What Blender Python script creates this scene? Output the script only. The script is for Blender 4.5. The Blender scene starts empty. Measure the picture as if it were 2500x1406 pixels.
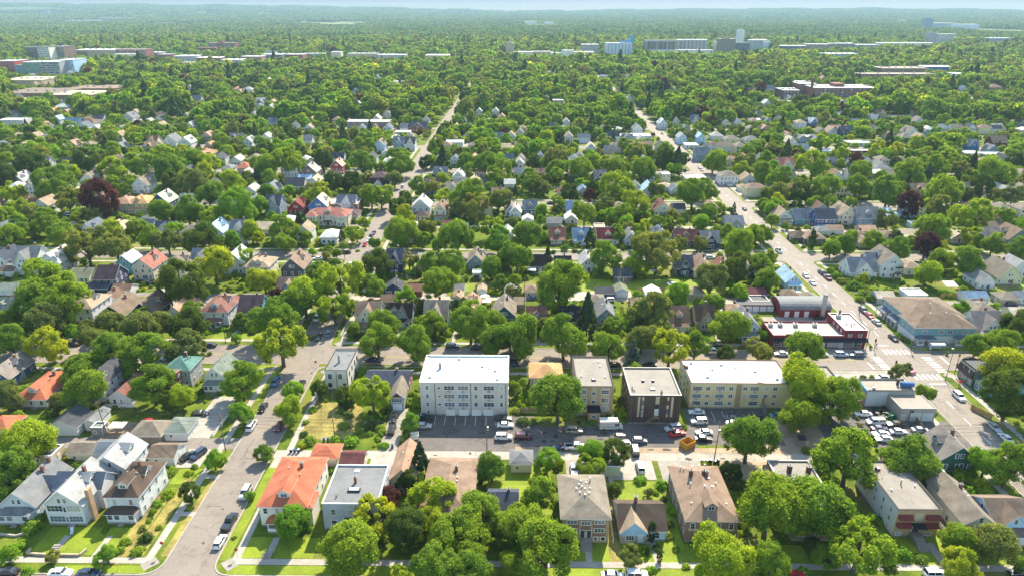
import bpy, math, random
import numpy as np
from mathutils import Vector, Matrix

random.seed(7)
rng = np.random.default_rng(11)
S = bpy.context.scene
COL = S.collection
R = math.radians

# ------------------------------------------------------------------ camera, sky, sun, exposure
cam = bpy.data.cameras.new("camera")
cam.sensor_width = 36
cam.lens = 36 * 1667 / 2500
cam.clip_start = 1
cam.clip_end = 60000
co = bpy.data.objects.new("camera", cam)
COL.objects.link(co)
co.location = (0, 0, 109)
co.rotation_euler = (R(90 - 22.3), 0, R(0.7))
S.camera = co

SUN_AZ, SUN_EL = R(19), R(43)
w = bpy.data.worlds.new("World")
S.world = w
w.use_nodes = True
wn = w.node_tree
sky = wn.nodes.new("ShaderNodeTexSky")
sky.sky_type = 'NISHITA'
sky.sun_disc = False
sky.sun_elevation = SUN_EL
sky.sun_rotation = SUN_AZ
sky.air_density = 1.0
sky.dust_density = 0.2
sky.ozone_density = 1.5
bg = wn.nodes["Background"]
bg.inputs[1].default_value = 0.15
tint = wn.nodes.new("ShaderNodeMix")
tint.data_type = 'RGBA'
tint.blend_type = 'MULTIPLY'
tint.inputs[0].default_value = 1
tc_ = wn.nodes.new("ShaderNodeTexCoord")
sx_ = wn.nodes.new("ShaderNodeSeparateXYZ")
wn.links.new(tc_.outputs["Generated"], sx_.inputs[0])
hr_ = wn.nodes.new("ShaderNodeValToRGB")       # thinner, bluer light low over the horizon
hr_.color_ramp.elements[0].position = 0.0
hr_.color_ramp.elements[0].color = (.125, .128, .165, 1)
hr_.color_ramp.elements[1].position = 0.12
hr_.color_ramp.elements[1].color = (1.0, .93, .79, 1)
e_ = hr_.color_ramp.elements.new(0.02)
e_.color = (.055, .064, .215, 1)
wn.links.new(sx_.outputs[2], hr_.inputs[0])
wn.links.new(hr_.outputs[0], tint.inputs[7])
wn.links.new(sky.outputs[0], tint.inputs[6])
wn.links.new(tint.outputs[2], bg.inputs[0])

sun = bpy.data.lights.new("sun", 'SUN')
sun.energy = 3.6
sun.angle = R(0.53)
sun.color = (1.0, 0.89, 0.69)
so = bpy.data.objects.new("sun", sun)
COL.objects.link(so)
sdir = Vector((math.sin(SUN_AZ) * math.cos(SUN_EL), math.cos(SUN_AZ) * math.cos(SUN_EL), math.sin(SUN_EL)))
so.rotation_euler = sdir.to_track_quat('Z', 'Y').to_euler()
so.location = (200, 600, 500)

S.view_settings.view_transform = 'Standard'
S.view_settings.look = 'None'
S.view_settings.exposure = 1.80
S.view_settings.gamma = 1
S.render.engine = 'CYCLES'
S.cycles.max_bounces = 6
S.cycles.diffuse_bounces = 4
S.cycles.glossy_bounces = 2
S.cycles.transmission_bounces = 3
S.cycles.volume_bounces = 0
S.cycles.transparent_max_bounces = 4
S.cycles.caustics_reflective = False
S.cycles.caustics_refractive = False
S.cycles.use_denoising = True

# ------------------------------------------------------------------ tables: positions in metres, street grid along x and y
TREES = """\
-125.6|144.8|6.40|y|0.0.3.0
-122.2|132.4|5.69|g|0.1.0.1
-77.4|142.9|2.71|l|0.2.0.2
-77.6|129.9|2.52|d|0.3.1.3
-64.2|131.3|1.43|q|0.4.0.2
-86.9|110.9|2.51|l|0.2.3.3
-98.7|111.1|1.54|v|0.5.3.1
-108.2|111.3|1.99|l|0.2.0.3
-101|106.5|1.29|l|1.2.3.3
-65.7|146.2|2.59|g|0.6.2.2
-50.1|119.5|4.57|l|0.7.3.2
-30.5|126.6|3.33|p|0.8.1.4
-32.6|119.4|5.11|o|0.9.3.4
-35.6|109.1|6.44|g|0.10.3.4
-24.6|116.1|4.60|d|0.11.3.4
-19.4|125|5.84|y|0.12.1.4
-19.3|117.7|3.83|o|0.13.1.4
-24.5|140.5|3.27|s|0.14.1.4
-26|134.9|3.19|d|0.3.1.4
-7.9|121|5.69|g|0.1.3.5
-1.6|117.6|4.10|g|1.1.0.6
-11.8|112.3|5.66|g|0.1.1.4
-16.8|105.5|4.79|g|0.1.3.4
-10.3|104.3|4.75|g|1.1.3.4
-6.7|138.9|3.87|g|0.6.0.6
-30.4|159.7|2.94|l|0.2.3.5
-1.7|109.5|2.34|y|0.15.3.6
-24.1|106.3|2.04|y|0.15.3.4
7|142.3|3.53|l|0.2.2.6
5|127.4|4.77|y|0.12.0.6
0.2|117.5|5.04|g|0.1.0.6
5.5|107.7|6.36|g|0.10.3.6
-1.4|108.4|2.71|y|1.15.3.6
9.1|119.7|2.64|g|0.6.3.6
18.9|146.6|4.18|l|0.7.2.6
17.8|139.8|3.42|y|0.15.2.6
24.9|144.6|3.51|d|0.3.2.6
22.4|132.6|2.39|d|0.3.1.6
58.5|147.4|6.89|g|0.10.1.7
52.5|139.4|2.94|d|0.3.2.8
29.3|118.9|1.38|a|0.16.3.9
29.9|112.7|0.80|a|2.16.3.9
27.7|114.7|0.65|a|0.16.3.8
23.3|111.2|2.37|v|0.5.3.9
41.4|107.6|5.97|y|0.12.3.8
31.1|133.7|1.21|v|0.5.2.9
37.8|108.3|1.55|l|0.2.3.9
79.5|137.8|8.03|y|0.0.2.10
95.1|140.2|7.01|g|0.10.0.11
98.8|136.3|2.58|g|0.6.1.10
54.8|120.8|7.83|g|0.10.1.8
63.7|121.6|8.27|g|0.10.0.10
51.5|108.2|4.22|y|0.12.0.10
69.9|110.4|6.44|y|0.0.3.10
64.6|111.4|3.14|g|0.6.3.10
93.8|116.3|4.03|g|0.1.3.10
99.3|114|5.02|v|0.17.1.10
89.9|107.8|4.20|o|0.9.3.10
116.1|142|4.06|l|0.7.1.11
118.8|137.9|5.77|g|0.1.1.11
104.6|110.9|1.83|g|1.6.1.10
-179.8|240.1|10.88|y|0.18.1.12
-177.2|226.8|7.92|g|0.10.3.12
-164.1|223.1|8.25|g|0.10.1.12
-165|215.5|7.16|v|0.19.3.12
-187.8|223.7|3.60|g|0.6.3.12
-171|203.2|6.42|g|0.10.2.13
-153.9|197.8|6.67|o|0.20.2.13
-157.4|215|3.27|l|0.2.2.13
-147.4|220|5.09|v|0.17.3.14
-140.3|227.7|3.42|y|0.15.3.14
-130.6|210.8|5.97|v|0.17.1.13
-127.9|217.9|4.83|v|0.17.0.15
-115.3|213.8|6.46|d|0.21.2.16
-121.2|229.1|4.80|g|0.1.1.14
-144.9|207|4.63|v|0.17.2.16
-129.9|193.2|7.13|g|1.10.2.16
-118.3|189.6|7.40|g|0.10.2.16
-107.7|173.2|6.17|g|0.10.1.16
-133.6|181.4|6.03|g|0.10.1.13
-126.2|169.5|5.89|g|0.1.1.13
-107.4|196.4|6.42|v|0.19.1.16
-131.6|243.8|9.11|d|0.22.1.14
-82.6|176.1|6.24|g|0.10.0.15
-77.5|162.5|3.29|l|0.2.2.2
-98.8|170.4|3.95|y|0.15.1.16
-102|169.6|3.23|d|0.3.1.16
-148|168.7|4.64|v|0.17.2.0
-101.6|224.6|3.15|g|0.6.0.15
-99.2|213.7|1.95|l|0.2.1.14
-135.1|170.9|2.53|v|0.5.3.13
-77.3|196.6|8.20|o|0.20.0.15
-85|215.3|8.19|g|0.10.0.17
-95.3|245.6|3.49|p|0.8.0.17
-81.2|235.7|8.37|y|0.0.0.17
-83.4|230.1|5.49|g|0.1.1.16
-68.8|242.9|9.29|y|0.18.0.17
-59|251.1|5.91|g|0.1.0.17
-68.2|228.4|5.91|y|0.12.0.17
-59.5|219.4|3.09|g|0.6.2.15
-47.4|203.5|6.59|g|0.10.2.15
-47.5|219|5.70|g|0.1.3.17
-33.9|202|6.55|g|0.10.2.5
-30|217.4|5.66|g|0.1.3.18
-17|214.1|6.86|g|0.10.3.18
-9.1|220.3|4.84|g|0.1.3.19
-8.9|203.8|5.77|g|0.1.0.20
-3.1|208.8|5.05|g|0.1.2.20
-31.9|250.4|6.86|g|0.10.0.18
-44.4|246.5|4.13|l|0.7.1.17
-23.7|234.3|2.09|a|1.16.3.18
-21.3|237.5|2.12|a|0.16.3.18
-66.8|175.4|3.49|l|0.2.0.15
-64.9|163.4|4.33|y|0.12.3.15
-42|169|6.03|y|0.0.3.15
-51.4|173.3|2.91|d|1.3.3.15
-59.9|176.7|2.77|d|0.3.3.15
-104|257.1|6.29|o|0.20.3.21
15|240.2|9.87|g|0.23.1.19
-1.9|252.7|3.47|v|0.5.0.19
0.4|203.3|6.98|g|0.10.0.22
14.6|202.1|8.14|g|0.10.3.22
9.6|222.2|3.55|v|0.5.0.22
23.7|218|5.21|s|0.24.1.22
33.3|218|4.79|g|0.1.3.23
47.2|219.7|8.71|v|0.25.3.24
44.2|229.6|5.00|g|0.1.3.24
29.6|201.1|6.10|g|0.10.3.23
41.4|207.7|5.43|v|0.17.3.23
37.1|198.2|3.02|b|0.26.2.25
48.7|197.6|6.80|o|0.20.2.25
58.8|204.5|4.54|g|0.1.2.26
60.8|244|5.50|l|0.7.1.24
73.3|241.4|4.74|g|0.1.0.27
72.2|216.2|7.31|g|0.10.3.27
83.4|220.2|2.64|g|0.6.3.27
86.8|221.5|1.99|d|0.3.3.27
68.5|202.3|3.07|d|0.3.2.26
78.6|200.7|4.47|v|0.17.2.26
88|251.5|3.44|l|0.2.0.28
10.9|165|7.77|g|0.10.0.29
-1.3|178.7|2.42|g|0.6.0.20
77.3|257.6|6.50|v|0.19.3.30
63.9|234.7|2.79|y|0.15.1.24
101.7|260.2|5.55|g|0.1.1.28
93.8|200.3|6.06|g|0.10.3.31
83.3|172.1|7.83|y|0.0.1.26
88.2|166.6|6.94|g|0.10.0.32
76.4|161.7|5.78|g|0.1.1.26
119.6|189.6|3.10|v|0.5.2.32
120.9|177.3|2.94|g|0.6.1.32
152.1|204.8|4.52|g|0.1.1.33
159.2|205.1|6.16|g|0.10.2.34
174.5|218.1|6.05|d|0.21.3.35
147.9|185.1|7.16|o|0.20.1.34
138|167.8|6.96|d|0.21.1.34
167.3|239.1|3.29|l|0.2.3.36
86.8|217.8|1.96|l|0.2.3.27
82.9|204.8|2.28|d|0.3.3.37
-363.6|479|7.02|g|0.10.0.38
-327.2|449.6|10.56|d|0.22.2.39
-329|425.9|7.56|d|0.21.2.39
-296.3|437.9|9.02|y|0.18.2.39
-277.3|397.9|11.20|g|0.23.2.39
-278.1|392|8.17|g|0.10.2.39
-297.2|386.9|7.50|y|0.0.0.40
-268.6|415.3|5.54|l|0.7.2.39
-255.4|372.6|8.35|v|0.19.2.39
-276.4|363.4|6.55|y|0.0.0.39
-267.4|339.1|7.18|y|2.0.0.39
-249|315.6|6.26|y|0.0.2.12
-225.1|354.6|9.83|p|0.27.2.41
-245|362.4|3.28|l|0.2.2.39
-242.2|332.6|7.56|g|0.10.0.39
-249.9|323.6|6.40|g|1.10.0.39
-219.6|310.1|7.10|g|0.10.3.39
-223.9|331.3|4.03|v|0.17.1.39
-195.5|289.8|8.90|v|0.25.3.39
-182.2|289.9|8.90|v|0.25.3.41
-202.7|323.8|5.42|y|0.12.3.41
-195.2|330.4|5.01|g|0.1.1.41
-178.5|311.7|6.18|g|0.10.3.42
-166.7|305.2|6.30|v|0.19.3.42
-174.4|327.1|4.47|l|0.7.1.42
-192.7|354.7|6.93|g|0.10.1.42
-178|351.5|7.92|g|1.10.1.42
-148.8|302.8|8.77|d|0.22.1.42
-128.8|267.9|8.30|o|0.20.3.42
-212.7|282.6|3.29|g|0.6.2.12
-123.4|285|4.84|y|0.12.3.43
-133.5|323|5.39|y|0.12.3.44
-139.2|314.5|4.32|l|0.7.3.45
-151.7|354.2|9.02|l|0.28.0.43
-179.6|382.1|8.53|g|0.23.1.42
-177.3|414.9|7.96|y|0.0.0.44
-233.2|444.9|10.43|g|0.23.3.40
-230.8|474.6|8.31|g|0.10.1.40
-216.9|471.5|8.26|y|0.0.1.40
-218.7|419|6.81|d|0.21.2.42
-201.7|410.3|9.69|v|0.25.2.42
-268.6|444.2|9.78|y|0.18.2.41
-261.1|461.8|8.79|y|0.18.3.40
-301.5|468.1|10.26|d|0.22.0.40
-176.6|448.1|3.16|b|0.26.0.46
-180|440.5|5.19|v|0.17.0.46
-186|480.9|6.31|g|0.10.0.46
-247.3|428|3.80|l|0.2.2.42
-248.3|415.9|3.40|g|0.6.2.42
-172.3|454|9.29|g|0.23.0.46
-157.7|462.5|11.12|g|0.23.2.46
-140.3|482|7.72|d|0.21.0.47
-125.2|483.5|4.37|l|0.7.1.47
-107.1|466.8|8.84|g|0.23.1.48
-82.7|464.5|10.14|g|0.23.3.49
-68.5|491.9|5.01|d|0.11.1.49
-55|481.3|6.28|s|0.29.0.50
-38.6|479.6|6.97|g|0.10.2.51
-21.8|471.3|9.58|g|0.23.2.51
-15.8|443.1|6.48|g|0.10.1.51
-155.6|406.6|5.42|g|0.1.0.44
-142.5|407.6|4.53|l|0.7.2.44
-158.8|443.1|3.91|v|0.5.0.46
-130.7|420.2|4.04|v|0.17.3.45
-117.9|423.1|7.47|d|0.21.0.48
-105.3|423|6.85|d|0.21.3.48
-101.9|444.1|4.56|v|0.17.0.52
-81.5|435.1|6.07|v|0.19.1.52
-113.4|399.1|3.56|g|0.6.3.45
-80.7|385.1|7.43|y|0.0.3.52
-86.7|387|6.89|g|0.10.3.52
-66.7|384.3|5.14|d|0.11.3.52
-61.9|353.9|5.83|o|0.9.0.53
-51.3|444.7|4.56|y|0.12.0.51
-62.5|415.5|6.12|g|0.10.1.52
-54.3|413.1|6.09|v|0.19.0.51
-30.6|374.2|10.53|g|0.23.3.51
-24.4|358.9|7.50|v|0.19.2.54
-12.4|377.2|7.28|v|0.19.0.55
-18.5|422.8|3.74|g|0.6.1.51
-115.7|342.6|3.61|s|0.14.1.43
-82|346.1|3.39|g|0.6.1.21
-81.4|324.1|4.67|y|0.12.1.21
-117.2|318|8.19|g|0.10.3.43
-111.7|307.6|5.17|g|0.1.3.43
-106.3|320.9|3.42|g|0.6.0.21
-130.7|321|4.39|y|0.12.0.43
-146.1|370.7|5.54|l|0.7.0.43
-134.9|357.7|3.23|l|0.2.0.43
-58.3|315.5|8.12|g|0.10.0.53
-57.8|314.2|4.78|l|0.7.0.53
-47.9|316.3|4.09|g|0.1.3.53
-46.8|332.2|5.01|v|0.17.0.53
-39.1|310.9|3.79|l|0.2.3.54
-29.4|305.7|8.81|g|0.23.3.54
-70.3|312.5|3.10|g|0.6.2.56
-90.7|303.1|2.56|g|0.6.3.21
-86.2|301.1|2.77|g|1.6.3.21
-98.1|304.3|2.10|l|0.2.3.21
-61.8|275.7|6.59|d|0.21.2.17
-49.2|284.6|4.82|v|0.17.2.56
-37.7|275.1|5.94|g|0.1.2.56
-29.2|275.4|6.37|g|0.10.2.18
-14.7|329.8|6.46|y|0.0.1.54
-10.2|306.6|6.98|l|0.30.1.54
-12.4|274|5.50|g|0.1.0.19
-7.3|289.1|4.88|g|0.1.0.57
-85.3|268|4.58|g|0.1.3.21
-87.8|319.7|2.04|a|0.16.1.21
-5.3|341.2|4.62|v|0.17.0.58
-5.9|485.5|4.24|g|0.1.0.59
9.3|496.4|5.04|d|0.11.2.59
23.2|464.4|6.76|g|0.10.1.59
24.5|494.3|7.87|v|0.19.2.59
39.9|450.3|8.53|g|0.23.2.60
52.9|503.7|4.38|y|0.12.3.61
67.3|462.4|8.06|g|0.10.3.62
82.3|454.1|9.24|g|0.23.1.62
100.4|478.6|8.31|d|0.21.0.63
118|498|5.76|d|0.11.0.63
135.7|479.1|8.31|g|0.10.3.63
158.1|482.3|7.67|v|0.19.2.64
161.1|448.4|7.17|g|0.10.2.64
7.5|427.3|7.51|g|0.10.3.59
14.5|416.2|5.51|v|0.17.0.65
29.7|399.7|6.48|d|0.21.1.65
35.3|442.6|3.89|v|0.5.2.60
41.1|400.6|3.67|p|0.8.3.60
45.7|415.2|5.19|d|0.11.1.60
56.7|397.1|10.50|y|0.18.1.60
65.3|372.3|8.27|o|0.20.0.66
83|407.1|5.39|v|0.17.2.66
99.4|385.8|9.09|g|0.23.2.67
113|405.8|7.15|g|0.10.1.67
49|377.3|5.60|v|0.17.2.68
53.8|355.3|5.83|g|0.1.2.69
65.4|356.5|3.73|d|0.3.2.70
34.4|352.6|6.58|g|0.10.2.68
11.3|368.9|4.12|l|0.7.1.58
11|353.7|3.18|l|0.2.1.58
3.3|310.2|7.98|g|0.10.3.58
34.1|318.5|3.13|s|0.14.0.69
21.6|313.1|1.67|l|0.2.1.57
12.7|293.2|2.92|s|0.14.1.57
-1.1|282.2|6.93|g|0.10.0.57
35.9|280.3|7.30|g|0.10.0.71
48.8|324.8|4.41|g|0.1.0.70
62.4|335|4.53|y|0.12.1.70
57.7|315.6|4.78|g|0.1.3.70
59.9|282.7|9.49|v|0.25.3.72
50.5|279.8|5.58|g|0.1.1.71
76.8|312.3|3.79|v|0.5.3.72
87.8|314|3.80|v|0.5.3.73
94|344.5|5.15|l|0.7.2.73
84|361.7|4.04|v|0.17.3.67
104.2|365.3|4.89|g|0.1.0.74
102.5|325.7|4.90|g|0.1.1.73
99.4|298.3|7.69|y|0.0.2.30
91.4|270.5|6.86|d|0.21.1.30
116.1|321.4|5.81|g|0.1.3.64
139.3|384.1|3.98|g|0.6.3.64
104.6|277.9|5.54|g|0.1.2.28
-3|411.7|2.55|s|0.14.2.55
63.9|324.4|2.94|d|0.3.0.72
152.4|414.6|3.65|g|0.6.1.64
177.5|495.5|6.44|g|0.10.0.75
174.2|472.2|6.16|l|0.30.0.75
198.5|462.1|10.69|y|0.18.0.76
162.6|426.8|8.10|g|0.10.1.64
155.8|401.5|7.07|v|0.19.1.64
166|396.9|7.00|d|0.21.2.77
179.3|396|9.87|g|0.23.3.76
206.7|410.7|7.51|g|0.10.3.78
211.9|387.4|9.66|g|0.23.3.78
248.1|431.3|10.02|g|0.23.1.78
228.4|455.3|7.92|g|0.10.0.78
237.5|442.8|5.16|g|0.1.3.78
274.4|499.3|4.32|d|0.11.1.78
245.3|499.3|5.04|p|0.31.0.78
234.6|498.5|3.60|y|0.15.2.76
247.2|394.8|10.39|y|0.18.0.79
285.4|465.1|8.06|g|0.10.2.79
276.3|460.6|4.00|b|0.32.0.79
298.6|461.6|6.68|v|0.19.2.79
324.3|489.9|4.23|s|0.24.3.80
305.5|437.7|10.77|y|0.18.1.79
313.3|442.2|4.82|p|0.31.1.79
354.8|491.1|7.06|d|0.21.1.80
280.7|410|6.59|d|0.21.1.79
270.3|406.4|4.17|d|0.11.2.81
282.9|400|5.28|v|0.17.1.81
288.3|393.8|6.93|v|0.19.1.81
215.8|369.4|6.55|p|0.33.2.82
226.5|360.3|7.99|v|0.19.0.81
231.3|340.7|9.11|y|0.18.3.81
200.9|320.5|8.64|g|0.23.0.83
219.8|319.3|5.28|o|0.9.1.83
188.4|302.7|5.49|p|0.31.2.84
174.8|299.9|5.90|g|0.1.2.84
169.2|311.2|5.63|g|0.1.3.85
187.9|327.7|3.45|d|0.3.0.86
194.1|349.6|5.72|v|0.17.1.85
145.4|304|4.84|g|0.1.1.87
154.4|308.1|5.59|g|0.1.3.88
223.2|308.7|5.12|g|0.1.1.83
229.3|301.8|5.47|g|0.1.2.35
187.4|286.5|5.67|g|0.1.1.84
194.9|279.6|6.82|g|0.10.2.36
170.6|269.5|6.20|y|0.0.1.84
142.1|317.5|2.40|a|0.16.3.87
153.6|361.1|2.15|s|0.14.3.77
134.1|350.8|3.93|g|0.6.0.87
139.2|379.8|3.94|g|0.6.2.87
121.6|325|4.65|g|0.1.0.87
112.1|291.5|4.01|g|0.1.3.87"""
SHRUBS = """\
-82.4|117.9|2.09|0.34.3.3
-84.6|132.7|2.00|0.34.1.3
-110.8|121.7|2.01|0.34.3.1
-82.1|114.1|1.79|3.35.3.3
-85.4|129.1|1.68|0.35.1.3
-83.2|140.9|1.34|1.35.1.3
-83.1|143.5|1.21|0.35.0.2
-86.3|116.7|1.56|2.35.3.3
-108.7|115|2.06|1.34.0.3
-110.2|123.9|1.63|0.35.3.1
-84.9|121|1.33|0.35.3.3
-93.1|120.3|1.06|1.35.3.3
-121.6|148.9|1.40|0.35.2.1
-86.4|114|1.41|3.35.3.1
-63.2|118.6|0.74|1.35.3.2
-47.6|142.1|1.65|0.35.2.4
-30.2|133.6|1.71|0.35.1.4
-45.4|127.1|1.10|0.35.3.2
-46|130.3|1.26|0.35.0.4
-36.5|153.2|1.90|0.34.2.4
-37.9|158.8|1.79|1.35.2.4
-57|154.8|2.24|0.34.2.2
-59.3|158.1|1.63|0.35.2.2
-45.4|155|2.88|1.34.2.4
-31.2|140.5|1.48|0.35.3.5
-31.9|137.9|1.32|1.35.1.4
35.1|137.4|2.32|0.34.3.7
30.5|139.4|2.06|0.34.1.6
36.1|128.2|2.07|0.34.0.8
33.9|124.1|1.62|0.35.1.9
26.4|115.8|1.49|0.35.3.9
33.1|119.9|1.71|0.35.3.8
34.7|132.4|1.41|0.35.0.8
30.1|116.3|1.16|1.35.3.9
34.2|116.3|1.16|2.35.3.9
38.4|117|1.29|2.35.1.9
40.5|117|1.29|1.35.3.8
27.7|110|1.36|3.35.3.9
21.1|126.7|1.10|0.35.0.9
35.1|111.2|1.12|4.35.3.9
33.2|134.8|1.15|0.35.1.6
0.8|164.3|2.01|1.34.3.20
82.1|115.2|2.79|0.34.3.10
85.3|114|2.01|1.34.3.10
95.8|161.3|1.47|1.35.3.32
96.4|158.5|1.45|1.35.0.11
96.1|155.9|1.28|0.35.0.11
76.3|152.5|1.88|0.34.3.26
96.9|138.6|1.17|0.35.2.10
78|111.9|1.99|2.34.3.10
59.4|110.3|1.48|0.35.3.10
-160.3|192.3|1.51|1.35.0.13
-153.3|181.4|1.44|0.35.2.0
-149.9|185|1.46|0.35.0.13
-108.9|224|1.70|0.35.0.15
-166.1|223.7|2.13|0.34.3.12
-144.7|166|2.01|0.34.1.0
-98.1|178.3|1.77|0.35.1.16
-158.6|221.3|2.53|0.34.3.14
-80.3|169.8|2.04|0.34.1.16
-96.7|221|1.89|0.34.0.15
-50.5|192.6|2.44|0.34.1.15
-50|185.1|1.82|0.34.3.15
-52.1|169.8|1.70|0.35.3.15
-33.1|176.6|1.57|0.35.0.5
-49.5|167.7|2.01|1.34.3.15
-42.1|166|2.00|0.34.0.5
-28|216.4|2.47|0.34.2.5
-25.4|223.5|2.12|0.34.3.18
-60.5|170.5|1.53|1.35.3.15
-60.6|164|1.32|1.35.2.2
-48.9|162.4|1.96|2.34.2.2
-38.5|160.8|1.95|1.34.0.5
-74.5|217.2|2.07|0.34.2.15
28.7|176.8|1.46|1.35.1.29
28.3|171.1|1.43|0.35.3.29
28.8|183|1.43|0.35.1.29
48.4|174.5|1.38|0.35.1.25
46.1|162.9|1.47|0.35.2.7
28.1|164.5|1.97|0.34.3.25
1.1|165.4|1.98|0.34.3.20
3.8|165.1|1.65|0.35.3.20
-1.3|182.6|2.15|0.34.0.20
30.4|169|1.68|0.35.0.25
63.8|218.9|2.07|0.34.3.24
82.6|219.6|1.66|0.35.3.27
140.2|266.5|3.41|2.34.0.89
140.6|259.9|3.58|3.34.0.90
141.2|254.2|3.28|1.34.0.90
142.4|275.5|2.76|0.34.0.89
136.8|253.7|2.80|0.34.2.31
147|264.2|2.42|0.34.0.90
109.2|191.4|1.48|0.35.3.31
112.2|191.5|1.48|1.35.2.32
115.2|191.5|1.48|0.35.2.32
136.3|219.9|1.99|0.34.3.91
137.1|217.5|1.72|0.35.0.33
147.3|216.7|1.72|0.35.2.33
149.8|217.6|1.72|1.35.2.33
151.6|217.2|1.72|0.35.1.33
98.7|182.4|1.42|0.35.1.26
100.2|173.3|1.37|0.35.0.32
96.8|168|1.00|0.35.1.7
96.2|164.5|0.98|0.35.3.32
140.6|181.6|1.42|0.35.3.34
135.8|222.2|1.67|0.35.0.91
151.4|260.5|2.39|0.34.1.90
-209.7|292.2|2.89|0.34.0.14
-173.5|281.3|2.33|0.34.1.14
-162.3|286.1|1.89|0.34.3.42
-218.1|280.8|2.33|0.34.2.12
-222.6|271.2|2.71|0.34.0.12
-153.6|368.5|2.94|0.34.0.43
-249.9|416|3.29|0.34.2.42
-93.6|321.2|1.82|0.34.3.21
-100|318|1.81|1.34.3.21
-96.2|311.7|1.78|0.35.3.21
-85.9|319.7|1.82|0.34.1.21
-78.3|311|1.42|0.35.1.21
-111.2|387.6|2.46|0.34.1.44
-105.1|380.3|2.72|0.34.2.21
-83.7|286.9|2.83|1.34.0.17
-78.5|282.9|2.10|0.34.0.17
-84.3|294.9|2.17|2.34.3.21
-38.9|303.6|2.47|0.34.3.54
-106.4|333.6|2.42|0.34.0.21
21.5|384.4|3.65|0.34.3.65
29.4|309.4|2.26|0.34.0.71
26.5|311.3|2.02|0.34.0.69
50.8|315.7|2.30|0.34.3.70
15.9|309.6|2.01|0.34.1.57
109.3|354.9|2.26|0.34.0.74
66.8|313.9|2.54|0.34.3.72
121.2|385.3|2.74|0.34.2.74
120.9|348.6|1.67|0.35.3.74
138.2|279.2|3.65|0.34.2.37
138.3|285.7|2.80|0.34.1.92
137.6|273.2|2.69|0.34.1.37
147.3|347.9|2.22|0.34.2.87
144.8|351.6|2.24|0.34.0.87
195|355.7|3.39|0.34.1.85
153.2|351.7|2.24|0.34.3.77
173.5|364.3|2.89|0.34.2.88
187|361.4|3.43|0.34.2.85
197|271.3|2.00|0.34.2.36
140.7|266.6|3.95|1.34.0.89
143.7|262.7|3.46|2.34.0.90
140.7|273.2|2.69|2.34.1.37
139.2|319.3|1.80|0.35.3.87
137.9|326.9|2.10|0.34.3.87"""
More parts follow.
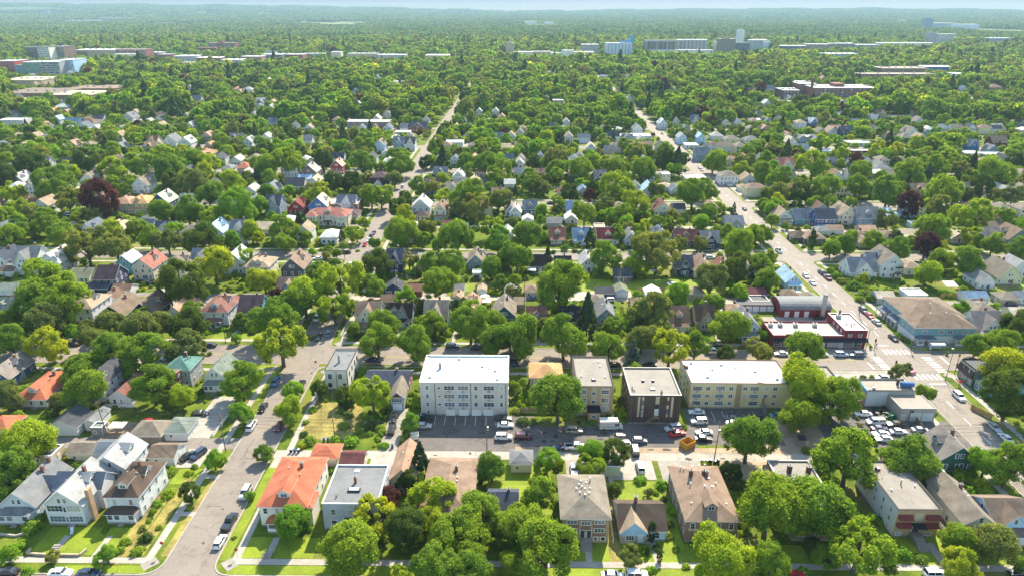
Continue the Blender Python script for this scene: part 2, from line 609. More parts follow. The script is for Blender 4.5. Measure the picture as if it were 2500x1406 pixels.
HOUSES = """\
-195.6|236.6|7|8.5|e|1.5|greygreen|green|d|0.36.2.0
-163.9|236.4|9.3|13|h|2|tan|white|DcE|0.37.2.0
-162.5|249|6|6.5|g|1|brown|white||0.38.3.14
-173|259.5|8.2|6.5|e|1|navygrey|navy|G|0.39.1.12
-162.6|258|7.6|6.5|e|1|brown|white|G|0.38.1.14
-152.6|237.4|9.8|14|g|1|tanbrown|black|c|0.40.1.12
-140.7|237.1|9.3|14|g|1.5|tanbrown|black|Dc|0.40.1.14
-127.7|235.1|7.9|13|g|1.5|salmon|cream||0.41.1.14
-112.4|234.2|10.1|14|h|2|brownred|white|dDpcB|0.42.2.2
-99.3|232.6|8.3|11|e|2|purplebrown|blue|hpc|0.43.2.2
-160.7|188|7|12|g|1.5|greybrown|bluedark|Dc|0.44.2.0
-143.4|179.1|9.2|16|h|1|orange|cream|dc|0.45.2.0
-126.4|180.4|6.5|13|g|2|charcoal|white|d|0.46.1.0
-117.6|178.3|6.7|12|g|1|redbrown|white||0.47.1.0
-125.4|161.2|8.1|8|g|1|charcoal|white|G|0.48.3.13
-119.1|163.1|3.3|7|g|1|grey|white|Go|0.49.3.16
-100.6|157.1|8.3|7|h|1|greytan|greytan|G|0.50.2.3
-93.2|158.7|6.4|7|h|1|greygreen|white|G|0.51.2.3
-142.3|159|6.4|7|h|1|orange|cream|G|0.52.3.13
-115.7|158.3|3|3|f|1|grey|grey|G|0.53.3.16
-55.3|229.2|8.6|9|x|2|browntan|cream|pc|0.54.2.2
-43.7|232.5|7.6|9|x|1.5|black|bluegrey|Pdc|0.55.0.18
-30.3|228.6|8.3|11|x|2|greytan|navy|c|0.56.2.4
-18.7|242.1|6.5|13|g|1|salmontan|cream|D|0.41.1.18
-5.7|235.8|8.3|12|g|1.5|greytan|tealdark|c|0.57.1.18
-51.4|259.2|7.9|6.5|g|1|charcoal|navy||0.58.2.17
-43.5|259.1|7.2|6.5|e|1|brownred|redwall|G|0.59.1.17
-51.1|248.1|6.9|6.5|e|1|brown|brownwall|G|0.60.0.56
-24.7|250.9|3.7|6.5|g|1|tan|cream||0.61.1.56
-24.7|259.5|3.8|6.5|e|1|grey|white|G|0.49.2.18
-15.4|259.7|3.6|6.5|g|1|tan|white|Go|0.62.1.18
-1.9|257|4.3|6.5|h|1|grey|white|G|0.49.0.19
6.2|230.2|7.1|9|e|1.5|redbrown|charcoalwall|dpc|0.63.1.18
18.5|230.5|7|9|e|1.5|black|navy|dc|0.64.0.93
32|235.3|6.5|11|g|1.5|grey|bluegrey|c|0.65.0.24
58.2|230.3|7|10|e|1.5|brown|cream|dP|0.66.3.24
68|231.2|7|10|x|1.5|darkbrown|tanwall|c|0.67.1.24
80.9|223.2|6.5|11|g|2|grey|whiteblue|P|0.68.0.37
81.7|240|5.8|6.5|h|1|browntan|brownwall|G|0.69.0.27
34.4|256.9|7.1|6.5|e|1|charcoal|navy|G|0.58.0.93
41.4|259.4|5.2|6.5|g|1|olive|whiteblue|Go|0.70.0.94
53.9|256.4|6.4|6.5|g|1|white|whiteblue|GO|0.71.2.24
70.8|257.1|6.6|6.5|h|1|tan|tanwall|G|0.72.1.24
95.5|256.5|7.1|6.5|e|1|maroonbrown|maroon|G|0.73.2.27
4.9|258.4|6.2|6.5|h|1|browntan|cream|G|0.74.2.22
30.1|249|6|6.5|h|1|greytan|greytan|G|0.50.2.23
46.8|245.5|7.3|6.5|e|1|browntan|brownwall|G|0.69.0.24
53.8|244.5|6.3|6.5|h|1|maroonbrown|brownwall|G|0.75.3.94
94.3|249.2|6.9|6|f|1|charcoal|charcoalwall|G|0.76.3.28
-3.9|258.2|4.3|6.5|g|1|grey|white|G|1.49.0.19
-0|246.2|4.1|6.5|e|1|tan|tanwall|G|0.72.3.19
114|271|6.5|12|g|1.5|lightblue|lightbluew|P|0.77.2.92
167.3|226|10.1|11|x|1.5|greybrown|creamwhite|pc|0.78.1.91
159.1|256.6|8|7|f|1|greywhite|white|G|0.79.1.90
181.8|254.6|8.9|6.5|e|1|slateblue|white|GO|0.80.0.95
193.9|253.4|7|6.5|h|1|greytan|tanwall|G|0.81.0.35
201.3|254.9|4.7|6.5|e|1|slate|white|G|0.82.1.95
175.9|241|8.9|11|h|1|greytan|cream|c|0.83.0.35
145.5|254|7|6.5|e|1|lighttan|greywall|G|0.84.0.96
108.1|255.1|6.6|6.5|h|1|tanbrown|pink|G|0.85.2.37
115.1|252.4|5.1|6.5|h|1|greytan|greywall|G|0.86.2.37
187.8|238.6|5.7|6.5|e|1|lighttan|cream|G|0.87.3.35
-324.2|433.9|10.2|12|g|2|lightgrey|bluegrey|dc|0.88.2.1
-313.4|435.6|8.9|12|g|2|lightgrey|white|D|0.89.2.39
-278.8|435.9|10.2|12|g|2|greytan|white|Dc|0.90.2.39
-239.3|424.7|10|12|g|2|greytan|white|Dc|0.90.0.97
-227|380.8|10.9|12|h|2|salmon|tanwall|c|0.91.0.97
-218.6|382|12.7|13|h|2|orangetan|yellow|dPc|0.92.2.1
-207|384.6|10.5|13|g|2|greenlight|bluedark|Dc|0.93.2.1
-195.4|388.8|7|11|x|1.5|lightgrey|bluegrey||0.94.0.97
-203.5|357|6.9|6.5|h|1|greygreen|cream|G|0.95.1.41
-220.3|335.2|9.2|12|g|1.5|slate|white|d|0.96.1.39
-209.4|340|10.9|13|h|1.5|tanlight|tanwall|d|0.97.0.42
-192.8|338.5|7|10|e|1.5|slate|white||0.98.1.39
-181.5|334.8|10.2|10|x|1.5|navygrey|white||0.99.1.39
-164.1|328.1|9.5|12|h|2|greytan|cream|c|0.100.2.2
-155.7|335.1|9.7|12|g|1.5|lightblue|whiteblue|Dc|0.101.0.43
-140|327.6|9|12|x|2|slate|white|c|0.102.2.5
-238|343.7|4.7|6.5|g|1|pinkroof|pink|G|0.103.0.41
-285.9|389.1|7|8|e|1|orangebrown|tanwall||0.104.2.39
-298.5|397.9|7|8|e|1|brown|cream||0.66.0.39
-231|286.9|7.5|12|g|2|navygrey|white||0.105.2.0
-217.5|284.6|10.3|13|x|2|grey|white|Dc|0.106.2.0
-206.3|284.8|8.9|13|g|2|greylight|white|dDc|0.89.2.0
-187.7|272.8|8.6|9|e|1|greentan|yellowp||0.107.2.0
-171|264.5|8.3|10|e|2|purplebrown|purplew||0.108.2.1
-161.9|278.6|8.7|13|g|2|redbrown2|cream|Dc|0.109.1.39
-148.9|278.5|11.4|14|h|2|greytan|yellowp|Dwc|0.110.2.1
-140.2|284.9|8.9|11|x|2|slate|white|c|0.102.2.15
-126|285.7|9.3|12|g|2|greenlight|whiteblue|e|0.111.2.1
-115.2|280.4|7|12|h|2|tan|cream|dc|0.112.2.2
-224|278.8|6|6.5|e|1|brown|white|G|0.38.2.12
-210|258.6|6.9|6.5|e|1|greygreen|white|G|0.51.0.12
-197.7|249.9|7.5|6.5|e|1|browndark|white|G|0.113.0.14
-203.9|471.7|7|10|h|2|grey|white||0.114.2.43
-197.7|484.1|10.5|11|h|1.5|salmonred|salmonw||0.115.2.44
-349.6|497.5|7|9|e|1.5|grey|white||0.116.2.39
-331.2|494|7|9|e|1.5|charcoal|greywall||0.117.2.39
-157.2|394.2|7|9|e|1|lightgrey|white||0.118.0.43
-172.3|388.1|7|8|e|1|grey|white||0.116.0.43
-173.8|283.6|6.5|9|g|2|whiteblue|teal||0.119.2.14
-256.6|406.5|7.1|7|g|1|greytan|greywall|G|0.86.2.41
-156.4|459.8|10.7|10|f|3|charcoal|whiteblack|w|0.120.2.43
-143.8|462.9|10.5|12|g|2|lightgrey|brownwall|p|0.121.2.43
-128.5|477.1|8.1|11|g|2.5|pinkroof|red|p|0.122.2.98
-129.4|455.2|8.5|10|h|1.5|white|salmonw||0.123.0.48
-145.2|454.2|9.2|8|e|1|lightblue|bluegrey|G|0.124.0.45
-144.6|431.8|12.2|10|e|1.5|charcoal|white||0.125.0.45
-132.9|434.9|10.2|12|g|1.5|tanlight|white|dP|0.126.1.46
-119.2|455|5.7|7|h|1|whiteblue|white|G|0.127.1.98
-92.3|445.9|11.1|11|h|2|purplebrown|cream||0.128.2.20
-91.2|432.5|10.1|9|x|1.5|black|white|p|0.129.1.48
-139.9|377.8|8.4|12|x|2|navygrey|bluegrey||0.130.2.1
-127.4|380.6|9.6|12|g|1.5|redbrown3|red|Dc|0.131.2.43
-112.9|374.1|10.5|12|g|2.5|lighttan|blue2|D|0.132.1.43
-98.4|377.7|10.2|12|x|2|slate|whiteblue||0.133.2.20
-95|366.9|10.5|10|h|1|purplebrown|cream||0.134.2.21
-125.6|356|6.8|9|h|1|white|red|G|0.135.3.44
-128.6|341.4|17|9|e|1|tanlight|cream||0.136.0.43
-96.8|276.7|9.5|13|g|2.5|browntan|charcoalwall|Dc|0.137.0.17
-112.6|279.8|8.7|12|h|2|tan|cream|dc|0.112.2.15
-93.4|257.3|9.4|10|x|1.5|browntan|bluegrey||0.138.2.15
-55.7|375.9|10.1|12|g|2|whitegrey|white|pc|0.139.2.53
-54.7|365|8.1|6|h|1|browndark|yellowp||0.140.2.17
-44|369|7|12|g|2|browntan|cream|pc|0.141.2.53
-38.4|349.7|6.1|6.5|e|1|maroonbrown|white|G|0.142.0.54
-31.5|346.3|8.3|6|f|1|lightblue|white|G|0.143.1.53
-55.4|347.1|5.6|6.5|h|1|lighttan|cream|G|0.87.0.53
-41.7|458.6|7.8|10|g|1.5|whitegrey|white||0.144.0.51
-55.1|467.3|8.7|9|x|1.5|slate|bluedark||0.145.2.53
-58|440.2|9.6|9|x|1|purplebrown|cream||0.146.2.53
-43|430.5|8.7|10|x|1|greytan|white||0.147.2.53
-36.9|447.6|6.3|6.5|g|1|charcoal|white|G|0.48.0.51
-30.6|447.2|7|9|g|1|tanlight|cream||0.148.3.50
-25.3|438.5|7|8|e|1|charcoal|white||0.125.1.51
-13.7|418|7.9|8|e|1|tanbrown|white||0.149.2.58
-27.7|470|7|9|h|1.5|orangebrown|tanwall||0.150.2.51
-6.8|440.8|7|8|e|1|whitegrey|white||0.151.2.58
-5.2|376.4|6.5|11|g|1.5|greytan|white||0.152.0.58
-55.1|285.8|7|11|x|2|navygrey|navy|c|0.153.2.20
-42.3|292.4|7|10|x|1|lighttan|cream||0.154.2.56
-19.8|292.8|7.2|12|g|1.5|greytan|bluegrey|cD|0.155.2.18
-18.4|276.7|4.1|4|f|1|lightblue|white||0.156.2.18
5.6|378.8|7.8|9|e|1.5|slate|navy|dc|0.157.2.58
4.2|359.5|5.7|7|g|1|whitegrey|white|Go|0.158.3.65
30|376.9|7.7|10|e|1.5|slateblue|white||0.159.1.53
18.3|354.8|7.9|8|e|1|grey|greywall|G|0.53.1.58
27.8|361.3|6.5|9|g|1|whitegrey|white||0.144.1.58
53.5|455.1|7.8|11|x|1.5|grey|bluedark|c|0.160.1.53
13.3|472.8|7.3|8|e|1|brown|brownwall||0.161.2.65
80.4|378.6|9.5|11|g|1.5|redbrown|cream|Dw|0.162.2.72
97.9|426|6.6|11|g|1|slate|white||0.96.2.66
80.2|420.6|9.8|11|g|1.5|lightblue|whiteblue||0.101.2.93
73.7|428.3|6.5|10|g|1.5|grey|white||0.163.2.66
97.7|456.5|5.7|8|f|2|whitegrey|cream||0.164.2.37
93.4|433.5|7|8|h|1|tanlight|cream||0.165.2.66
138.1|451.8|11.9|11|h|2|greytan|white|cw|0.166.2.37
152.3|454.9|9.9|10|g|1|tan|white||0.167.2.64
142.9|432.6|6.1|6.5|h|1|tan|white|G|0.62.0.64
149.6|432.7|6.1|6.5|h|1|orangetan|white|G|0.168.2.74
118.1|458|14.2|12|f|1|white|white||0.169.2.67
114.2|354|9|11|x|1|slate|greywall|c|0.170.2.73
18.7|328.3|7.9|9|e|1.5|redbrown|cream|dPc|0.171.2.19
30.4|326.5|8.1|9|e|1.5|slateblue|white|dPc|0.159.2.93
43.6|326|10.4|9|e|1.5|maroonroof|cream|dc|0.172.2.71
41.6|345.3|5.5|7|f|1|salmon|salmonw||0.173.2.69
54.6|325.6|6.5|11|g|1.5|grey|whiteblue||0.174.2.71
70.2|328.4|7.4|12|g|1.5|slate|lightbluew|Dc|0.175.2.71
81.9|324.7|10.9|9|e|1.5|maroonbrown|brownwall|dc|0.176.2.30
92.8|321.6|8.8|10|x|1.5|grey|navy||0.177.2.30
8.2|286.8|7|9|e|1.5|black|charcoalwall||0.178.2.19
18.9|285.1|7|9|x|1.5|black|yellowp|c|0.179.2.19
30|289.9|6.5|12|g|1.5|lightgrey|white||0.180.2.93
72.4|285.6|7|10|x|1.5|navygrey|navy||0.181.2.94
80.1|283.6|8.3|12|g|1.5|browntan|palegreen|c|0.182.0.28
88.7|282.4|6.5|10|g|1.5|redbrown|red||0.183.0.28
44.2|276.1|7|8|e|1|charcoal|charcoalwall||0.184.2.93
-0.6|499.9|6.5|9|g|1.5|lightgrey|white||0.180.1.51
-2.7|372.6|6.5|10|g|1.5|whitegrey|white||0.144.0.58
26.3|417.1|6.5|9|g|1|maroonbrown|white||0.185.0.60
39.5|422.6|6.5|9|g|1|slateblue|white||0.186.1.65
90.5|381.6|7|8|e|1|charcoal|cream||0.187.2.72
-0.9|474.3|7|8|e|1|slate|white||0.98.1.51
193.2|497.9|9.9|11|x|1.5|redbrown2|white||0.188.2.64
183.8|466|7.9|8|e|1|charcoal|greywall||0.117.1.64
212.1|458.9|9.2|12|g|1.5|browntan|white|w|0.189.2.77
239.9|472.4|25.5|14|f|1.5|white|brickbrown||0.190.2.85
255.2|467.3|10.8|10|e|1|greytan|white|w|0.191.2.85
258.7|489.4|11.3|10|h|1|grey|greywall||0.192.2.85
281.2|432.8|12.1|10|e|1|charcoal|maroon||0.193.2.81
252.1|383.1|7|10|x|1|brown|brownwall||0.194.2.83
257.5|370.1|11.6|12|e|1|maroonbrown|brownwall||0.176.2.83
143.6|364.5|8.6|12|g|1.5|tan|white|p|0.167.0.77
153.6|362.2|10.3|10|e|1.5|slate|teal||0.195.2.87
162.3|355|10.1|10|e|2|navygrey|navy2|w|0.196.2.91
176.5|363.4|9.2|13|g|2|tan|cream|Dw|0.197.2.88
185.6|357.3|11.3|11|e|2|grey|bluegrey|d|0.198.2.37
205.6|372.7|9.4|11|h|1|lightblue|greywall|p|0.199.2.85
182.9|366.6|5.2|5|f|1|slateblue|whiteblue|P|0.200.2.89
163.7|343.8|8.2|6.5|e|1|browntan|white|G|0.201.0.85
156.1|341|7.1|6.5|h|1|grey|white|G|0.49.0.88
141.2|331.6|8.5|8|h|1|browndark|brownwall|G|0.202.0.88
146.6|329.4|10|10|h|1|browntan|brownwall||0.203.0.85
179.8|342.2|8.2|8|e|1|salmontan|salmonw|G|0.204.1.88
169.4|328|10.5|12|h|1|tanbrown|tanwall|c|2.205.2.89
169.4|322.9|7|9|h|1|tanbrown|tanwall||0.205.2.89
184.8|332|7|9|h|1|tanbrown|tanwall||0.205.1.85
198.8|337.2|10.2|7|e|1|tanlight|cream|G|0.206.3.82
196.5|332|7.4|7|f|1|olive|greywall|G|0.207.3.99
218.3|331|6.5|9|g|1|tanlight|pink||0.208.1.82
210.8|354|5.1|5|f|1|lightblue|whiteblue|G|0.209.2.99
246.8|346|9.3|10|e|1|tanbrown|brownwall||0.210.1.99
233.2|327.9|8.4|11|x|1.5|greybrown|white||0.211.1.86
245.9|329.3|10.5|12|g|1.5|browntan|greengrey|D|0.212.2.95
148.6|282.6|11.5|11|x|1.5|slate|white|Dw|0.213.0.89
172.5|286.9|7|10|h|1.5|tan|cream||0.214.1.89
207.6|278.1|10.5|13|g|1.5|greytan|yellowgrey|cw|0.215.2.95
194.2|271|6.5|11|g|1.5|grey|white||0.163.2.36
-516.2|783.7|14.4|11|h|2|whitegrey|lightbluew||0.216.2.1
-535.3|731.9|12.3|11|h|2|grey|white||0.114.2.39
-506|690.4|24.5|14|f|2|white|white||0.217.2.39
-464.1|694.6|7|10|g|2|lightblue|whiteblue||0.218.2.1
-443.5|686.3|13.9|10|e|1.5|slateblue|blue2||0.219.2.39
-419.7|672.6|14.8|13|h|2|brown|white|c|0.220.2.39
-398.6|708.1|10.5|13|g|2|grey|white|D|0.221.0.43
-383.7|740.3|12.4|12|h|1.5|salmon|salmonw||0.222.2.40
-312.7|583.4|8.9|11|x|1.5|brown|cream||0.223.2.42
-293.3|577.1|10.5|13|g|2|grey|white||0.221.2.42
-282.6|580.8|10.5|13|g|1.5|greenlight|white|D|0.224.2.42
-246|532.6|12.8|13|h|1.5|orangebrown|yellowp||0.225.2.43
-393|849.8|12.7|11|e|2|slate|white||0.226.0.97
-456.3|974.8|10.5|11|g|2|tan|white||0.227.2.45
-388.9|968.1|11.2|12|h|2|salmon|cream||0.228.0.97
-371.7|961|12.7|12|h|2|lightgrey|white||0.229.2.20
-227.1|574.1|7.8|12|g|2|lightgrey|white|D|0.89.2.43
-564.9|1193.4|11.8|10|e|1|whitegrey|white||0.151.0.97
-471.4|1186.4|9.7|10|g|1.5|salmontan|white||0.230.1.38
-283.8|739.9|7.4|10|g|1.5|grey|white||0.163.3.100
-350.7|730.6|7.4|10|g|1.5|greybrown|white||0.231.2.40
-318.6|667.5|7.9|10|g|1.5|lightgrey|white||0.180.2.42
-141.6|734.9|8.8|10|h|2.5|grey|white||0.232.2.97
-144.7|700.4|8.2|11|g|2|lighttan|cream||0.233.2.97
-144.9|664.2|40.2|14|f|3|white|brickbrown|w|0.234.2.20
-110.5|657.9|7|9|e|1.5|grey|white||0.116.1.97
-97.6|661.3|17|11|x|1.5|navygrey|brickred||0.235.1.97
-108.8|639.1|14|10|f|1|white|white||0.169.2.49
-114.5|560.9|8.6|13|g|2|greytan|lightbluew|D|0.236.2.20
-100.7|569.6|8.2|11|x|2|slate|bluegrey|p|0.237.2.20
-90.7|567|8.2|11|x|2|charcoal|white|p|0.238.1.97
-106|541.6|7.4|8|g|1|lightgrey|white|G|0.239.3.97
-54.7|573.5|14.6|12|f|2|white|white|w|0.217.1.97
-277.7|777.8|8.4|11|g|2|lightgrey|white|D|0.89.0.97
-246|688.8|9.3|10|e|1.5|slate|white||0.98.2.46
-148.4|482.9|8.3|11|g|2|whitegrey|white||0.139.2.43
-130.3|484.1|7.5|11|g|2|tanlight|white|d|0.240.2.48
-182.6|591.9|7|9|e|1.5|grey|white||0.116.2.47
-187.9|1059.7|8.7|10|h|2.5|lighttan|white||0.241.2.97
-279.2|1104.2|10.9|10|h|2|tan|tanwall||0.242.2.97
-276.3|857.3|10|10|h|1.5|tanlight|cream||0.165.1.100
-26.8|754.3|7.5|10|g|2|lightgrey|white||0.89.1.97
-44.5|756.4|6.5|10|g|2|whitegrey|white||0.139.1.97
-19.2|726.4|7.3|10|g|1.5|salmontan|cream||0.41.2.50
-44.1|568.2|6.8|8|h|1|lighttan|white|G|0.243.2.51
-11.7|565.7|7.7|9|e|1|tanlight|cream||0.136.1.50
-220.7|941.3|9.3|9|g|2|white|white||1.244.2.97
-193.1|951.4|7.9|9|g|2|lightgrey|white||0.89.2.97
-386.2|1086.7|8|9|g|2|whitegrey|whiteblue||0.245.2.20
-188.4|815.4|6.5|8|g|2|white|white||0.244.2.97
-317.7|856.8|11.4|9|e|1.5|lighttan|white||0.246.0.97
-226.8|1124.3|10.5|10|g|2|slateblue|whiteblue||0.247.2.97
45.3|851.1|12.7|11|f|2|white|tanwall||0.248.0.101
44.8|682.8|6.5|10|g|2|lightgrey|white||0.89.2.24
108.2|644|8.6|12|g|2|grey|white||0.221.2.65
137.6|676.5|8.5|12|g|2|white|white|D|0.244.3.101
156.7|704.7|7.1|11|g|1.5|greybrown|white||0.231.3.101
177.1|711.7|7.7|11|x|1.5|slate|white|p|0.213.2.63
139.5|599.5|7.1|12|g|2|lightgrey|lightbluew||0.249.2.37
155.7|599.7|7.1|11|g|2|lightblue|lightbluew||0.250.2.37
174.9|618.6|10.4|11|h|1.5|lightgrey|white|p|0.251.2.64
143.1|578|10.8|12|f|1|white|white||1.169.0.102
158.6|567.4|11.5|12|h|1.5|brown|brownwall||0.252.2.64
138.8|526.4|9.8|11|e|2|slate|bluegrey|w|0.253.2.37
184.6|604.8|13.2|11|h|1|greytan|cream||0.83.2.64
201|602.1|12.2|11|h|1|grey|white||0.254.2.75
149.8|495.5|7.6|11|g|2|tan|cream||0.197.2.64
57.7|564.1|6.7|10|g|1.5|lighttan|white||0.255.2.60
70.7|545.1|7.9|10|x|1.5|grey|tanwall||0.256.2.60
70.5|514.2|7.9|9|e|1|greytan|greywall||0.257.2.58
-0.3|632.9|6.5|10|g|1.5|grey|cream||0.258.1.50
91.1|622.8|12.6|11|f|1|tanlight|white||0.259.2.62
108.4|623|16.8|14|f|1|white|white||0.169.2.60
315.4|960.3|14.2|12|x|1.5|redbrown|brownwall||0.260.0.102
287.6|829|6.8|10|g|2|lightblue|whiteblue||0.218.2.37
216.5|696.8|7.6|10|g|1.5|grey|white||0.163.2.103
241|718.4|12|12|f|1|white|white||0.169.2.103
0.7|513.2|7|10|g|1.5|greytan|white||0.152.2.59
137.2|1174.4|11.5|10|f|2|lightgrey|white||0.261.2.37
45.5|524.6|6.5|9|g|1.5|grey|white||0.163.0.62
75|820.7|7.5|9|g|1.5|grey|white||0.163.2.104
78.7|1117|7.3|9|g|1.5|lightgrey|white||0.180.0.105
50.4|1235.4|10.1|10|h|2|tan|tanwall||0.242.0.101
170.2|939.2|7.7|10|f|2|grey|whiteblue||0.262.2.37
133.8|870.4|7.9|9|g|2|lightgrey|white||0.89.0.102
182.3|938.9|6.5|9|g|2|greytan|white||0.90.0.102
203.6|692|6.5|10|g|1.5|grey|cream||0.258.0.103
349.7|626.7|10.5|13|g|2|greytan|white|Dw|0.90.1.102
369.7|637.5|6.5|10|g|1.5|grey|teal||0.263.1.106
294|629.3|10|11|e|2|navygrey|navy|d|0.264.2.37
284.8|638.9|9.6|11|g|1.5|tan|white||0.167.1.107
275.8|640.3|8|10|g|1.5|greytan|tanwall||0.265.2.75
272.6|681|9.1|11|h|2|tan|white|w|0.37.1.101
289.9|695.3|9.3|11|x|1.5|whitegrey|blue2||0.266.3.102
225.2|578.2|8.8|11|g|2|lighttan|white||0.267.2.85
255.1|618.7|10.4|11|f|1|white|brickbrown|c|0.190.3.102
287.9|590.5|19.9|11|f|1|greywhite|white|w|0.268.3.102
273.3|554.2|16.9|9|f|1|lightgrey|maroon||0.269.3.102
373.7|575.3|9.7|11|x|1.5|slate|blue2|p|0.270.2.80
406.6|592.1|12.9|11|e|1.5|tanbrown|maroon||0.271.2.83
356.6|545.7|12.9|12|f|1|white|cream||0.272.2.79
370.3|541.2|16.5|12|f|1|lightblue|greywall||0.273.2.83
245.2|553.9|11.3|9|f|1|white|white||0.169.2.76
189.7|512.5|7|9|e|1|brown|cream||0.66.2.64
260.8|496.4|9.3|10|g|1|grey|white||0.163.2.78
398.8|740.7|29.5|12|f|1|tanlight|cream||0.274.0.108
399.5|704.4|9.4|10|g|1.5|greybrown|white||0.231.2.108
449.6|661|9.9|10|e|1.5|lighttan|white||0.246.2.83
288|826.3|8.2|10|g|2|white|white||0.244.0.102
324.6|866.1|12.9|10|f|1|pinkroof|white||0.275.0.102
340.3|753.6|7|10|e|1|lightgrey|white||0.118.3.102
363.1|720.9|8.4|10|e|1.5|lightgrey|white||0.118.1.102
729.8|1202.8|17.6|12|f|2|white|white||0.217.1.102
606.9|980.3|9.6|10|g|2|white|white||0.244.2.108
664.7|1003.8|17|14|h|2|browntan|tanwall||0.276.2.91
477.7|1132.9|9.2|10|g|2|salmontan|white||0.277.2.102
345.2|984.6|9.7|10|e|2|slate|whiteblue||0.278.2.37"""
